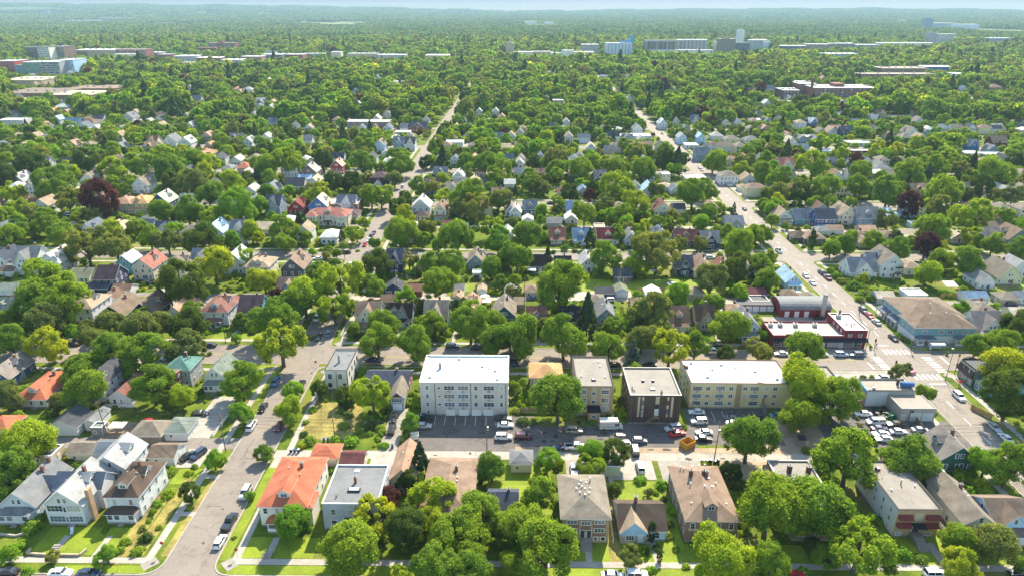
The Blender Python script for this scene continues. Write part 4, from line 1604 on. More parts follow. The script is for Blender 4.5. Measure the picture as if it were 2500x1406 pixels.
# ------------------------------------------------------------------ materials
PAL = dict(
    white=(.58, .58, .57), whiteblue=(.50, .55, .60), cream=(.62, .56, .42), creamwhite=(.68, .65, .56), yellow=(.6, .5, .26),
    yellowp=(.62, .56, .36), yellowgrey=(.52, .49, .32), tanwall=(.42, .34, .23), tan=(.30, .23, .16), bluegrey=(.20, .27, .36),
    bluedark=(.06, .10, .16), navy=(.035, .055, .11), navy2=(.04, .07, .2), blue=(.06, .27, .62), blue2=(.05, .14, .34),
    teal=(.10, .30, .34), tealdark=(.05, .13, .15), lightbluew=(.36, .52, .68), red=(.28, .035, .03), redwall=(.24, .07, .06),
    brickbrown=(.24, .15, .10), brickred=(.21, .085, .066), brickdark=(.092, .064, .052), bricktan=(.40, .275, .155), brickvivid=(.36, .06, .05), greenclad=(.13, .27, .19), tealclad=(.18, .32, .355), brownwall=(.17, .11, .08),
    charcoalwall=(.10, .11, .12), greywall=(.33, .34, .34), green=(.16, .21, .17), palegreen=(.45, .52, .34), darkgreen=(.04, .105, .08),
    greengrey=(.15, .18, .15), purplew=(.07, .06, .12), salmonw=(.45, .3, .22), pink=(.48, .34, .28), whiteblack=(.5, .5, .5),
    maroon=(.16, .03, .035), black=(.02, .02, .022), grey=(.17, .175, .18), greytan=(.20, .172, .138), lightgrey=(.32, .32, .315),
    whitegrey=(.5, .5, .47), greenlight=(.36, .40, .33), charcoal=(.07, .072, .08), browntan=(.235, .165, .12), brown=(.15, .10, .07),
    browndark=(.09, .065, .05), darkbrown=(.07, .05, .042), redbrown=(.19, .09, .07), redbrown2=(.3, .13, .1), redbrown3=(.2, .06, .05),
    brownred=(.2, .10, .08), purplebrown=(.10, .065, .07), salmon=(.42, .24, .17), salmontan=(.36, .23, .155), salmonred=(.36, .14, .10),
    orange=(.39, .125, .07), orangetan=(.46, .27, .13), orangebrown=(.36, .18, .10), tanlight=(.44, .36, .26), lighttan=(.46, .40, .31),
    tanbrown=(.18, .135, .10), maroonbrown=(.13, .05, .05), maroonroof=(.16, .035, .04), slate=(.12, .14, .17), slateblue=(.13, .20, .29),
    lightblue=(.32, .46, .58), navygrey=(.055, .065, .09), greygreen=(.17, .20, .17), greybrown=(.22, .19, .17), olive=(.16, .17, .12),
    greentan=(.2, .2, .13), pinkroof=(.46, .28, .24), metalgreen=(.10, .20, .17), greywhite=(.5, .52, .52), greylight=(.42, .42, .41))

def nodemat(name):
    m = bpy.data.materials.new(name)
    m.use_nodes = True
    nt = m.node_tree
    return m, nt, nt.nodes["Principled BSDF"]

def rgba(c, k=1.0):
    return (min(c[0] * k, 1), min(c[1] * k, 1), min(c[2] * k, 1), 1)

def ramp(nt, fac, stops):
    r = nt.nodes.new("ShaderNodeValToRGB")
    el = r.color_ramp.elements
    while len(el) < len(stops):
        el.new(0.5)
    for e, (p, c) in zip(el, stops):
        e.position = p
        e.color = c
    nt.links.new(fac, r.inputs[0])
    return r.outputs[0]

def noise(nt, vec, scale, detail=4, rough=.6):
    n = nt.nodes.new("ShaderNodeTexNoise")
    n.inputs["Scale"].default_value = scale
    n.inputs["Detail"].default_value = detail
    n.inputs["Roughness"].default_value = rough
    nt.links.new(vec, n.inputs["Vector"])
    return n.outputs[0]

def mixc(nt, fac, a, b, mode='MIX'):
    m = nt.nodes.new("ShaderNodeMix")
    m.data_type = 'RGBA'
    m.blend_type = mode
    for v, i in ((fac, 0), (a, 6), (b, 7)):
        if hasattr(v, 'is_output') or isinstance(v, bpy.types.NodeSocket):
            nt.links.new(v, m.inputs[i])
        else:
            m.inputs[i].default_value = v
    return m.outputs[2]

def coords(nt, kind="Object"):
    if kind == "World":
        g = nt.nodes.new("ShaderNodeNewGeometry")
        return g.outputs["Position"]
    return nt.nodes.new("ShaderNodeTexCoord").outputs[kind]

_M = {}
def surf(name, c, var=.18, big=.25, fine=2.5, rough=.85, spec=.25, metal=0, world=True, rows=None):
    if name in _M:
        return _M[name]
    m, nt, p = nodemat(name)
    v = coords(nt, "World" if world else "Object")
    a = noise(nt, v, big, 5)
    b = noise(nt, v, fine, 3)
    ca = ramp(nt, a, [(.3, rgba(c, 1 - var)), (.7, rgba(c, 1 + var))])
    cb = ramp(nt, b, [(.3, (1 - var * .7,) * 3 + (1,)), (.7, (1 + var * .5,) * 3 + (1,))])
    col = mixc(nt, 1.0, ca, cb, 'MULTIPLY')
    if rows:
        wv = nt.nodes.new("ShaderNodeTexWave")
        wv.bands_direction = 'Z'
        wv.inputs["Scale"].default_value = rows
        wv.inputs["Distortion"].default_value = .6
        wv.inputs["Detail"].default_value = 2
        nt.links.new(v, wv.inputs["Vector"])
        rr = ramp(nt, wv.outputs[1], [(.0, (.86,) * 3 + (1,)), (.35, (1, 1, 1, 1))])
        col = mixc(nt, 1.0, col, rr, 'MULTIPLY')
    nt.links.new(col, p.inputs["Base Color"])
    p.inputs["Roughness"].default_value = rough
    p.inputs["Specular IOR Level"].default_value = spec
    p.inputs["Metallic"].default_value = metal
    _M[name] = m
    return m

def wallm(n):
    if n.startswith('brick'):
        return surf("brick_" + n, PAL[n], .22, .2, 6)
    return surf("siding_" + n, PAL[n], .10, .18, 2.0, rows=3.0)
def roofm(n):
    return surf("shingle_" + n, PAL[n], .26, .35, 3.2, rough=.92, spec=.12, rows=2.6)
def flatm(n):
    """roof membrane: sheet seams, ponding stains and patches"""
    key = "membrane_" + n
    if key in _M:
        return _M[key]
    c = PAL[n]
    m, nt, p = nodemat(key)
    v = coords(nt, "Object")
    a = noise(nt, v, .16, 6, .65)
    b = noise(nt, v, .9, 5, .7)
    col = ramp(nt, a, [(.30, rgba(c, .80)), (.5, rgba(c)), (.72, rgba(c, 1.10))])
    st = ramp(nt, b, [(.34, (.74, .73, .71, 1)), (.46, (1, 1, 1, 1)), (.75, (1.04, 1.04, 1.04, 1))])
    col = mixc(nt, .8, col, st, 'MULTIPLY')
    br = nt.nodes.new("ShaderNodeTexBrick")
    br.inputs["Color1"].default_value = (1, 1, 1, 1)
    br.inputs["Color2"].default_value = (.93, .93, .92, 1)
    br.inputs["Mortar"].default_value = (.70, .70, .69, 1)
    br.inputs["Scale"].default_value = 1
    br.inputs["Mortar Size"].default_value = .035
    br.inputs["Brick Width"].default_value = 9.0
    br.inputs["Row Height"].default_value = 1.9
    nt.links.new(v, br.inputs["Vector"])
    col = mixc(nt, .75, col, br.outputs[0], 'MULTIPLY')
    nt.links.new(col, p.inputs["Base Color"])
    p.inputs["Roughness"].default_value = .75
    p.inputs["Specular IOR Level"].default_value = .25
    _M[key] = m
    return m

def plain(name, c, rough=.5, spec=.5, metal=0):
    if name in _M:
        return _M[name]
    m, nt, p = nodemat(name)
    p.inputs["Base Color"].default_value = rgba(c)
    p.inputs["Roughness"].default_value = rough
    p.inputs["Specular IOR Level"].default_value = spec
    p.inputs["Metallic"].default_value = metal
    _M[name] = m
    return m

TRIM = surf("white_trim", (.68, .68, .66), .06)
DTRIM = surf("dark_trim", (.05, .045, .045), .1)
GLASS = plain("window_glass", (.03, .04, .055), .08, .8)
CONC = surf("concrete", (.33, .30, .26), .16, .3, 1.6)
CONC2 = surf("old_concrete", (.255, .23, .198), .2, .25, 1.2)
WOOD = surf("weathered_wood", (.24, .18, .12), .25, .6, 4)
TARWOOD = surf("pole_wood", (.16, .11, .075), .25, .6, 4)
METAL = plain("grey_metal", (.35, .37, .38), .45, .5, .6)
BRICKC = surf("chimney_brick", (.20, .085, .06), .2, .8, 6)
CHROME = plain("dark_fitting", (.03, .03, .032), .4)

# ------------------------------------------------------------------ mesh helpers
class MB:
    def __init__(s):
        s.v, s.f, s.m = [], [], []
    def poly(s, pts, mi=0):
        b = len(s.v)
        s.v += [tuple(p) for p in pts]
        s.f.append(tuple(range(b, b + len(pts))))
        s.m.append(mi)
        return s
    def box(s, x0, x1, y0, y1, z0, z1, mi=0, top=None):
        b = len(s.v)
        s.v += [(x0, y0, z0), (x1, y0, z0), (x1, y1, z0), (x0, y1, z0), (x0, y0, z1), (x1, y0, z1), (x1, y1, z1), (x0, y1, z1)]
        for f in ((3, 2, 1, 0), (4, 5, 6, 7), (0, 1, 5, 4), (1, 2, 6, 5), (2, 3, 7, 6), (3, 0, 4, 7)):
            s.f.append(tuple(b + i for i in f))
            s.m.append(mi)
        if top is not None:
            s.m[-5] = top
        return s
    def extrude(s, prof, a, b, axis='y', mi=None):
        """closed profile of (u, z) points run along y (u = x) or x (u = y); mi: one index per side, last for caps"""
        n = len(prof)
        base = len(s.v)
        for t in (a, b):
            for u, z in prof:
                s.v.append((u, t, z) if axis == 'y' else (t, u, z))
        mi = mi or [0] * (n + 1)
        for i in range(n):
            j = (i + 1) % n
            s.f.append((base + i, base + j, base + n + j, base + n + i))
            s.m.append(mi[i])
        s.f.append(tuple(base + i for i in range(n))[::-1])
        s.f.append(tuple(base + n + i for i in range(n)))
        s.m += [mi[n], mi[n]]
        return s
    def tube(s, pts, rad, n=8, mi=0):
        b0 = len(s.v)
        pts = [Vector(p) for p in pts]
        rad = rad if isinstance(rad, (list, tuple)) else [rad] * len(pts)
        for i, p in enumerate(pts):
            d = (pts[min(i + 1, len(pts) - 1)] - pts[max(i - 1, 0)]).normalized()
            u = d.cross(Vector((0, 1, 0)) if abs(d.y) < .9 else Vector((1, 0, 0))).normalized()
            v = d.cross(u)
            for k in range(n):
                a = 2 * math.pi * k / n
                s.v.append(tuple(p + (u * math.cos(a) + v * math.sin(a)) * rad[i]))
        for i in range(len(pts) - 1):
            for k in range(n):
                k2 = (k + 1) % n
                s.f.append((b0 + i * n + k, b0 + i * n + k2, b0 + (i + 1) * n + k2, b0 + (i + 1) * n + k))
                s.m.append(mi)
        s.f.append(tuple(b0 + k for k in range(n))[::-1])
        e = b0 + (len(pts) - 1) * n
        s.f.append(tuple(e + k for k in range(n)))
        s.m += [mi, mi]
        return s
    def mesh(s, name, mats):
        me = bpy.data.meshes.new(name)
        me.from_pydata(s.v, [], s.f)
        for m in mats:
            me.materials.append(m)
        if len(mats) > 1:
            me.polygons.foreach_set("material_index", s.m)
        me.update()
        return me
    def build(s, name, mats, parent=None, loc=(0, 0, 0), rz=0):
        if not isinstance(mats, (list, tuple)):
            mats = [mats]
        return link(name, s.mesh(name, mats), parent, loc, rz)

def link(name, me, parent=None, loc=(0, 0, 0), rz=0):
    o = bpy.data.objects.new(name, me)
    COL.objects.link(o)
    o.location = loc
    o.rotation_euler = (0, 0, rz)
    if parent is not None:
        o.parent = parent
    return o

def tag(o, label=None, cat=None, group=None, kind=None):
    if label: o['label'] = label
    if cat: o['category'] = cat
    if group: o['group'] = group
    if kind: o['kind'] = kind
    return o

def thing(name, label, cat, loc=(0, 0, 0), rz=0, group=None):
    return tag(link(name, None, None, loc, rz), label, cat, group)

def npmesh(name, V, F, mats, mi=None):
    me = bpy.data.meshes.new(name)
    n = len(F)
    me.vertices.add(len(V))
    me.vertices.foreach_set("co", np.asarray(V, np.float32).ravel())
    k = F.shape[1]
    me.loops.add(n * k)
    me.loops.foreach_set("vertex_index", np.asarray(F, np.int32).ravel())
    me.polygons.add(n)
    me.polygons.foreach_set("loop_start", np.arange(0, n * k, k, dtype=np.int32))
    me.polygons.foreach_set("loop_total", np.full(n, k, np.int32))
    for m in mats:
        me.materials.append(m)
    if mi is not None:
        me.polygons.foreach_set("material_index", np.asarray(mi, np.int32))
    me.update(calc_edges=True)
    me.validate()
    return me

# ------------------------------------------------------------------ ground
def ground_mat():
    m, nt, p = nodemat("yard_grass")
    v = coords(nt, "World")
    a = noise(nt, v, .035, 5, .62)
    b = noise(nt, v, .16, 6, .65)
    c = noise(nt, v, 1.6, 4, .7)
    g1 = ramp(nt, b, [(.25, (.045, .070, .010, 1)), (.45, (.080, .120, .012, 1)), (.62, (.135, .170, .018, 1)), (.8, (.20, .19, .035, 1))])
    dry = ramp(nt, c, [(.3, (.17, .14, .055, 1)), (.7, (.30, .24, .10, 1))])
    f = ramp(nt, a, [(.54, (0, 0, 0, 1)), (.66, (.8, .8, .8, 1))])
    col = mixc(nt, f, g1, dry)
    sp = ramp(nt, c, [(.3, (.72, .72, .72, 1)), (.7, (1.2, 1.2, 1.2, 1))])
    col = mixc(nt, 1.0, col, sp, 'MULTIPLY')
    nt.links.new(col, p.inputs["Base Color"])
    p.inputs["Roughness"].default_value = .95
    p.inputs["Specular IOR Level"].default_value = .1
    return m
GRASS = ground_mat()

def road_mat(name, c, var=.14, crack=.5):
    m, nt, p = nodemat(name)
    v = coords(nt, "World")
    a = noise(nt, v, .09, 5, .6)
    b = noise(nt, v, 1.3, 5, .7)
    col = ramp(nt, a, [(.3, rgba(c, 1 - var)), (.7, rgba(c, 1 + var))])
    bb = ramp(nt, b, [(.3, (.88, .88, .88, 1)), (.7, (1.1, 1.1, 1.1, 1))])
    col = mixc(nt, 1.0, col, bb, 'MULTIPLY')
    vo = nt.nodes.new("ShaderNodeTexVoronoi")
    vo.feature = 'DISTANCE_TO_EDGE'
    vo.inputs["Scale"].default_value = .11
    wv = nt.nodes.new("ShaderNodeVectorMath")
    wv.operation = 'ADD'
    nz = nt.nodes.new("ShaderNodeTexNoise")
    nz.inputs["Scale"].default_value = .25
    nz.inputs["Detail"].default_value = 4
    nt.links.new(v, nz.inputs["Vector"])
    sc = nt.nodes.new("ShaderNodeVectorMath")
    sc.operation = 'SCALE'
    sc.inputs[3].default_value = 7
    nt.links.new(nz.outputs[1], sc.inputs[0])
    nt.links.new(v, wv.inputs[0])
    nt.links.new(sc.outputs[0], wv.inputs[1])
    nt.links.new(wv.outputs[0], vo.inputs["Vector"])
    ck = ramp(nt, vo.outputs[0], [(0, (1 - crack,) * 3 + (1,)), (.03, (1, 1, 1, 1))])
    pt = noise(nt, v, .32, 2, .4)
    pr = ramp(nt, pt, [(.34, (.90, .89, .88, 1)), (.40, (1, 1, 1, 1)), (.66, (1, 1, 1, 1)), (.70, (1.06, 1.05, 1.05, 1))])
    col = mixc(nt, .8, col, pr, 'MULTIPLY')
    col = mixc(nt, 1.0, col, ck, 'MULTIPLY')
    nt.links.new(col, p.inputs["Base Color"])
    p.inputs["Roughness"].default_value = .85
    p.inputs["Specular IOR Level"].default_value = .3
    return m
ROAD = road_mat("worn_asphalt", (.205, .175, .148), .10, .2)
AVENUE = road_mat("avenue_asphalt", (.215, .185, .157), .09, .18)
LOT = road_mat("lot_asphalt", (.118, .104, .096), .22, .35)
ALLEYM = road_mat("alley_concrete", (.33, .292, .248), .14, .3)
ALLEYA = road_mat("alley_asphalt", (.19, .165, .145), .25, .3)
DIRT = surf("bare_dirt", (.30, .225, .15), .25, .2, 1.5)
DRY = surf("dry_meadow_grass", (.235, .195, .05), .45, .22, 1.4)
LAWN = surf("watered_lawn", (.165, .215, .012), .28, .18, 1.6)
PAINT = surf("road_paint", (.78, .77, .73), .15, .6, 3)
YPAINT = surf("yellow_road_paint", (.5, .38, .12), .2, .6, 3)

def structure(name, mb, m, label=None):
    o = mb.build(name, m)
    return tag(o, label, None, None, 'structure')

g = MB()
g.poly([(-15000, -350, 0), (15000, -350, 0), (15000, 13600, 0), (-15000, 13600, 0)])
structure("ground", g, GRASS)

def lx(y):                      # centre of the narrow street
    pts = [(0, -68.2), (107, -69.6), (197, -71.3), (211, -71.6), (300, -75.6), (330, -76.4), (700, -76.8), (1300, -74)]
    return float(np.interp(y, [p[0] for p in pts], [p[1] for p in pts]))
def rx(y):                      # centre of the wide avenue
    pts = [(0, 126), (107, 127), (165, 127.6), (197, 129), (480, 129.6), (800, 131.3), (1300, 134)]
    return float(np.interp(y, [p[0] for p in pts], [p[1] for p in pts]))
LH, RH = 5.3, 5.8
EW = [(97, 107.7), (197.2, 210.2), (300.5, 310.5), (393, 403), (480, 490), (574, 584), (668, 678), (762, 772), (856, 866), (950, 960)]

def strip(name, f, half, y0, y1, z, m):
    b = MB()
    ys = list(np.arange(y0, y1, 20)) + [y1]
    for a, c in zip(ys[:-1], ys[1:]):
        b.poly([(f(a) - half, a, z), (f(a) + half, a, z), (f(c) + half, c, z), (f(c) - half, c, z)])
    return structure(name, b, m)
strip("side_street", lx, LH, 20, 1290, .030, ROAD)
strip("avenue", rx, RH, 20, 1290, .034, AVENUE)
for x in (-272, -470, 330, 530):
    strip("side_street", lambda y, x=x: x + (y - 200) * .006, 5, 60, 1290, .030, ROAD)
for i, (a, b) in enumerate(EW):
    m = MB()
    x1 = 420 if b < 420 else 1000
    sk = 1.6 if i == 1 else 0
    m.poly([(-x1, a + sk * 2.2, .02), (-75, a + sk, .02), (-60, a + sk, .02), (80, a, .02), (x1, a, .02), (x1, b, .02), (80, b, .02), (-60, b + sk, .02), (-75, b + sk, .02), (-x1, b + sk * 2.2, .02)])
    structure("cross_street", m, ROAD)

def inset(poly, d):
    n = len(poly)
    out = []
    for i in range(n):
        p0, p, p1 = Vector(poly[i - 1]), Vector(poly[i]), Vector(poly[(i + 1) % n])
        e0, e1 = (p - p0).normalized(), (p1 - p).normalized()
        n0, n1 = Vector((-e0.y, e0.x)), Vector((-e1.y, e1.x))
        k = (n0 + n1)
        k = k / max(k.dot(n0), .2)
        out.append(tuple(p + k * d))
    return out
def rounded(poly, r, n=6):
    out = []
    m = len(poly)
    for i in range(m):
        p0, p, p1 = Vector(poly[i - 1]), Vector(poly[i]), Vector(poly[(i + 1) % m])
        a, b = p + (p0 - p).normalized() * r, p + (p1 - p).normalized() * r
        for k in range(n + 1):
            t = k / n
            out.append(tuple(a * (1 - t) ** 2 + p * 2 * t * (1 - t) + b * t * t))
    return out
def ring(b, pa, pb, z0, z1):
    n = len(pa)
    for i in range(n):
        j = (i + 1) % n
        b.poly([(*pa[i], z1), (*pa[j], z1), (*pb[j], z1), (*pb[i], z1)])
        b.poly([(*pa[i], z0), (*pa[j], z0), (*pa[j], z1), (*pa[i], z1)])
        b.poly([(*pb[j], z0), (*pb[i], z0), (*pb[i], z1), (*pb[j], z1)])
def block(y0, y1, xa, xb, lanes=True, off=3.2):
    quad = [(xa(y0), y0), (xb(y0), y0), (xb(y1), y1), (xa(y1), y1)]
    r = 4.5
    k = MB()
    o, i = rounded(quad, r), rounded(inset(quad, .28), r - .25)
    ring(k, o, i, 0, .13)
    structure("kerb", k, CONC)
    c = MB()                                             # asphalt under the rounded kerb corners
    n = 7
    for q in range(4):
        arc = o[q * n:(q + 1) * n]
        c.poly([(*quad[q], .026)] + [(*p, .026) for p in reversed(arc)])
    structure("road_corner", c, ROAD)
    if lanes:
        s = MB()
        ring(s, rounded(inset(quad, off), 1.2), rounded(inset(quad, off + 1.7), .6), 0, .045)
        structure("sidewalk", s, CONC)
        s = MB()                                         # corner ramps
        for q in range(4):
            p = Vector(quad[q])
            cc = Vector(inset(quad, off + .8)[q])
            d = (p - cc).normalized()
            t = Vector((-d.y, d.x))
            s.poly([(*(cc + t * 1.6), .052), (*(cc - t * 1.6), .052), (*(cc - t * 1.6 + d * 2.4), .052), (*(cc + t * 1.6 + d * 2.4), .052)])
        structure("corner_paving", s, CONC2)
    return quad
L0, L1 = (lambda y: lx(y) - LH), (lambda y: lx(y) + LH)
R0, R1 = (lambda y: rx(y) - RH), (lambda y: rx(y) + RH)
cst = lambda x: (lambda y: x)
for (a, b), (c, d) in zip(EW[:5], EW[1:6]):
    s0, s1 = (1.6 if b > 200 and b < 212 else 0), (1.6 if c > 195 and c < 200 else 0)
    block(b + s0, c + s1, cst(-266), L0)
    block(b, c, L1, R0)
    block(b, c, R1, cst(324))

# alleys, lots, drives, lawns, paths: sheets a little above the ground
def sheet(name, pts, m, z=.03):
    return structure(name, MB().poly([(x, y, z) for x, y in pts]), m)
CLEAR = [(48, 122, 154, 183), (-60, -46, 157, 173), (116, 170, 183, 240)]
def rect(name, x0, x1, y0, y1, m, z=.03):
    if name != 'meadow': CLEAR.append((x0, x1, y0, y1))
    return sheet(name, [(x0, y0), (x1, y0), (x1, y1), (x0, y1)], m, z)
rect("alley", -64.6, 121.5, 147.9, 151.3, ALLEYM, .036)
rect("alley", -266, -75.6, 151.4, 156.6, ALLEYA, .036)
rect("alley", -68.6, 123.2, 252.6, 256.4, ALLEYM, .036)
rect("alley", -266, -78, 254.6, 258.6, ALLEYA, .036)
rect("alley", -70, 123, 350, 354, ALLEYM, .036)
rect("alley", -266, -82, 352, 356, ALLEYA, .036)
rect("alley", 136, 324, 250, 254, ALLEYA, .036)
rect("alley", 136, 324, 345, 349, ALLEYM, .036)
rect("alley", -70, 123, 438, 442, ALLEYA, .036)
rect("alley", 134, 324, 150, 154, ALLEYA, .036)
rect("parking_lot", -29.5, 4.5, 151.3, 168.4, LOT, .03)
rect("parking_lot", 4.5, 29.5, 151.3, 163.5, LOT, .031)
rect("parking_lot", 29.5, 48, 151.3, 165, LOT, .029)
rect("parking_lot", 48, 72, 155, 173, LOT, .032)
rect("gravel_apron", -1, 60, 151.4, 153.6, DIRT, .042)
rect("workshop_yard", 84, 121.6, 154.5, 167.2, LOT, .033)
rect("workshop_yard", 84, 103.6, 167.2, 183, LOT, .034)
rect("corner_lot", 97.5, 122.6, 183, 196.8, CONC2, .035)
rect("shop_forecourt", 86, 121.6, 206.3, 212.6, CONC2, .048)
rect("rear_court", 92, 121, 224.5, 238, CONC2, .035)
rect("driveway", -101.6, -95.2, 144, 151.4, CONC, .04)
rect("driveway", -88.2, -82, 143.5, 151.5, CONC, .04)
rect("driveway", -64, -53.6, 143.8, 147.9, CONC, .04)
rect("driveway", -38.6, -31, 139, 147.9, CONC, .04)
rect("driveway", 12, 22, 139.5, 147.9, CONC2, .04)
rect("driveway", 22.5, 34.5, 140, 147.9, CONC, .041)
rect("driveway", 36, 47, 138.6, 147.9, CONC2, .04)
rect("driveway", 52, 66, 139.5, 147.9, DIRT, .04)
rect("driveway", -37.4, -32.6, 151.3, 172, CONC2, .04)
rect("driveway", 66, 84, 148.5, 168, DIRT, .028)
rect("driveway", -92, -85, 156.6, 178, CONC, .04)
rect("driveway", -118, -108, 156.6, 164, DIRT, .04)
rect("driveway", -150, -138, 258.6, 272, CONC, .04)
rect("driveway", -140, -118, 243, 254.6, CONC2, .04)
rect("driveway", -46, -30, 256.4, 262, CONC2, .04)
rect("driveway", -26, -18, 244, 252.6, CONC, .04)
rect("driveway", 22, 46, 256.4, 262, CONC, .04)
rect("driveway", 46, 60, 240, 252.6, CONC2, .04)
rect("driveway", 78, 92, 240, 252.6, CONC, .04)
rect("driveway", 190, 232, 246, 258, CONC2, .04)
rect("patio", 182, 200, 238, 246, CONC2, .04)
sheet("corner_lot", [(137, 420), (160, 420), (160, 446), (137, 446)], CONC2, .04)
rect("industrial_yard", -1000, -140, 1370, 1660, CONC2, .03)
rect("meadow", -60.5, -46, 156, 175, DRY, .025)
rect("meadow", -83.6, -80.8, 113, 139, DRY, .026)
rect("meadow", -87.5, -84, 112.8, 134, DRY, .024)
rect("verge", -77, -75.2, 113, 148, DRY, .027)
rect("verge", -96, -78, 108.2, 110.3, LAWN, .027)
rect("verge", -61, 60, 108.2, 110.7, LAWN, .027)
rect("verge", -64.2, -61.9, 112, 146.5, LAWN, .026)
rect("lawn", -105.8, -84.6, 113.2, 121.6, LAWN, .022)
rect("lawn", -86.6, -80.6, 137, 143, LAWN, .022)
rect("lawn", -60, -44, 112.8, 119, LAWN, .022)
rect("lawn", 9.5, 24, 112.6, 119, LAWN, .022)
rect("lawn", 22.8, 36.2, 112.6, 139.5, LAWN, .021)
rect("lawn", 19.6, 22.2, 112.6, 139, DRY, .024)
rect("lawn", 36.4, 62, 112.6, 118, LAWN, .022)
rect("lawn", -8, 8, 127, 146, LAWN, .022)
rect("lawn", 80, 106, 112.6, 122, LAWN, .022)
rect("lawn", -110, -83, 215.5, 222.5, LAWN, .022)
rect("lawn", -90, -78, 176, 199, LAWN, .022)
rect("lawn", 137, 160, 211, 216, LAWN, .022)
rect("lawn", 26, 90, 262, 276, LAWN, .022)
rect("lawn", -60, 20, 262, 270, LAWN, .022)
rect("lawn", 104, 122, 246, 262, LAWN, .022)
rect("lawn", 210, 225, 266, 280, LAWN, .022)
rect("lawn", -62, -46, 286, 299, LAWN, .022)
rect("lawn", -78, -70, 311, 320, LAWN, .022)
for x0, x1 in ((-101.4, -99.9), (-91.8, -90.5), (-54.5, -53), (14.4, 15.8), (29, 30.2), (42, 43.4), (89.4, 91.2)):
    rect("footpath", x0, x1, 112.1, 119, CONC, .046)
for x0 in (-103.6, -86, -54, -44, -34, -24, -13, -4, 6, 17, 28, 41, 55, 70):
    rect("footpath", x0, x0 + 1.3, 214.6, 224, CONC, .046)
rect("footpath", 22.4, 23.6, 124, 141, CONC, .046)
for y in (139.2, 125.5):
    rect("footpath", -79, -75.2, y, y + 1.5, CONC, .046)

# painted markings
pm = MB()
for i in range(6):
    x = 124.9 + i * 1.55
    pm.poly([(x, 208.1, .05), (x + .62, 208.1, .05), (x + .62, 211.3, .05), (x, 211.3, .05)])
    pm.poly([(x + 1.2, 190.9, .05), (x + 1.82, 190.9, .05), (x + 1.82, 194.2, .05), (x + 1.2, 194.2, .05)])
for i in range(7):
    y = 195.6 + i * 1.62
    pm.poly([(118.6, y, .05), (121.5, y, .05), (121.5, y + .6, .05), (118.6, y + .6, .05)])
    pm.poly([(135.5, y, .05), (138.6, y, .05), (138.6, y + .6, .05), (135.5, y + .6, .05)])
for x0, x1, y0, y1 in ((128.6, 133.8, 187.9, 188.35), (125, 128.8, 214.4, 214.85), (141.9, 142.4, 201, 206.4), (115.5, 115.95, 197.6, 202)):
    pm.poly([(x0, y0, .05), (x1, y0, .05), (x1, y1, .05), (x0, y1, .05)])
structure("crosswalk_marking", pm, PAINT)
pm = MB()
for y in list(np.arange(120, 184, 9)) + list(np.arange(222, 296, 9)) + list(np.arange(315, 390, 9)) + list(np.arange(408, 470, 9)):
    pm.poly([(rx(y) - .1, y, .05), (rx(y) + .1, y, .05), (rx(y + 4) + .1, y + 4, .05), (rx(y + 4) - .1, y + 4, .05)])
structure("lane_marking", pm, PAINT)
pm = MB()
for x in (-.16, .12):
    for a, b in ((-250, -84), (-58, 114)):
        pm.poly([(a, 203.9 + x + (1.6 if b < 0 else 0), .045), (b, 203.7 + x + (1.6 if b < 0 else 0), .045), (b, 203.84 + x + (1.6 if b < 0 else 0), .045), (a, 204.04 + x + (1.6 if b < 0 else 0), .045)])
structure("centre_marking", pm, YPAINT)
pm = MB()
for i in range(9):
    x = -27 + i * 2.9
    pm.poly([(x, 163.6, .04), (x + .1, 163.6, .04), (x + .1, 168, .04), (x, 168, .04)])
for i in range(7):
    x = 50 + i * 3
    pm.poly([(x, 166.5, .04), (x + .1, 166.5, .04), (x + .1, 171.6, .04), (x, 171.6, .04)])
structure("parking_marking", pm, PAINT)

# repairs, tar seams, oil marks and covers on the carriageways
def blob(b, x, y, rx_, ry_, z, n=9):
    ph = random.uniform(0, 6)
    b.poly([(x + rx_ * (1 + .22 * math.sin(3 * a + ph)) * math.cos(a), y + ry_ * (1 + .22 * math.sin(2 * a + ph)) * math.sin(a), z) for a in np.linspace(0, 2 * math.pi, n + 1)[:-1]])
seam, patch, oil, cover = MB(), MB(), MB(), MB()
for i in range(150):
    y = random.uniform(108, 470)
    f, hw = random.choice(((lx, LH), (rx, RH)))
    x = f(y) + random.uniform(-.8, .8) * hw
    if random.random() < .5:
        L, a = random.uniform(3, 12), random.choice((0, 0, math.pi / 2)) + random.uniform(-.06, .06)
        L = min(L, 6) if a < 1 else L
        p = [(x + t * L * math.cos(a) + .25 * math.sin(t * 9 + i), y + t * L * math.sin(a)) for t in np.linspace(0, 1, 6)]
        x0, x1 = f(y) - hw + .3, f(y) + hw - .3
        p = [(min(max(u, x0), x1), v) for u, v in p]
        for q0, q1 in zip(p[:-1], p[1:]):
            d = Vector((q1[0] - q0[0], q1[1] - q0[1]))
            if d.length < .05: continue
            n_ = Vector((-d.y, d.x)).normalized() * .07
            seam.poly([(q0[0] - n_.x, q0[1] - n_.y, .041), (q1[0] - n_.x, q1[1] - n_.y, .041), (q1[0] + n_.x, q1[1] + n_.y, .041), (q0[0] + n_.x, q0[1] + n_.y, .041)])
    elif random.random() < .4:
        w_, d_ = random.uniform(.6, 1.6), random.uniform(.8, 3.5)
        x = min(max(x, f(y) - hw + 1.8), f(y) + hw - 1.8)
        patch.poly([(x - w_, y - d_, .0385), (x + w_, y - d_, .0385), (x + w_, y + d_, .0385), (x - w_, y + d_, .0385)])
    elif i % 3 == 0:
        blob(cover, f(y) + .4, y, .38, .38, .043, 10)
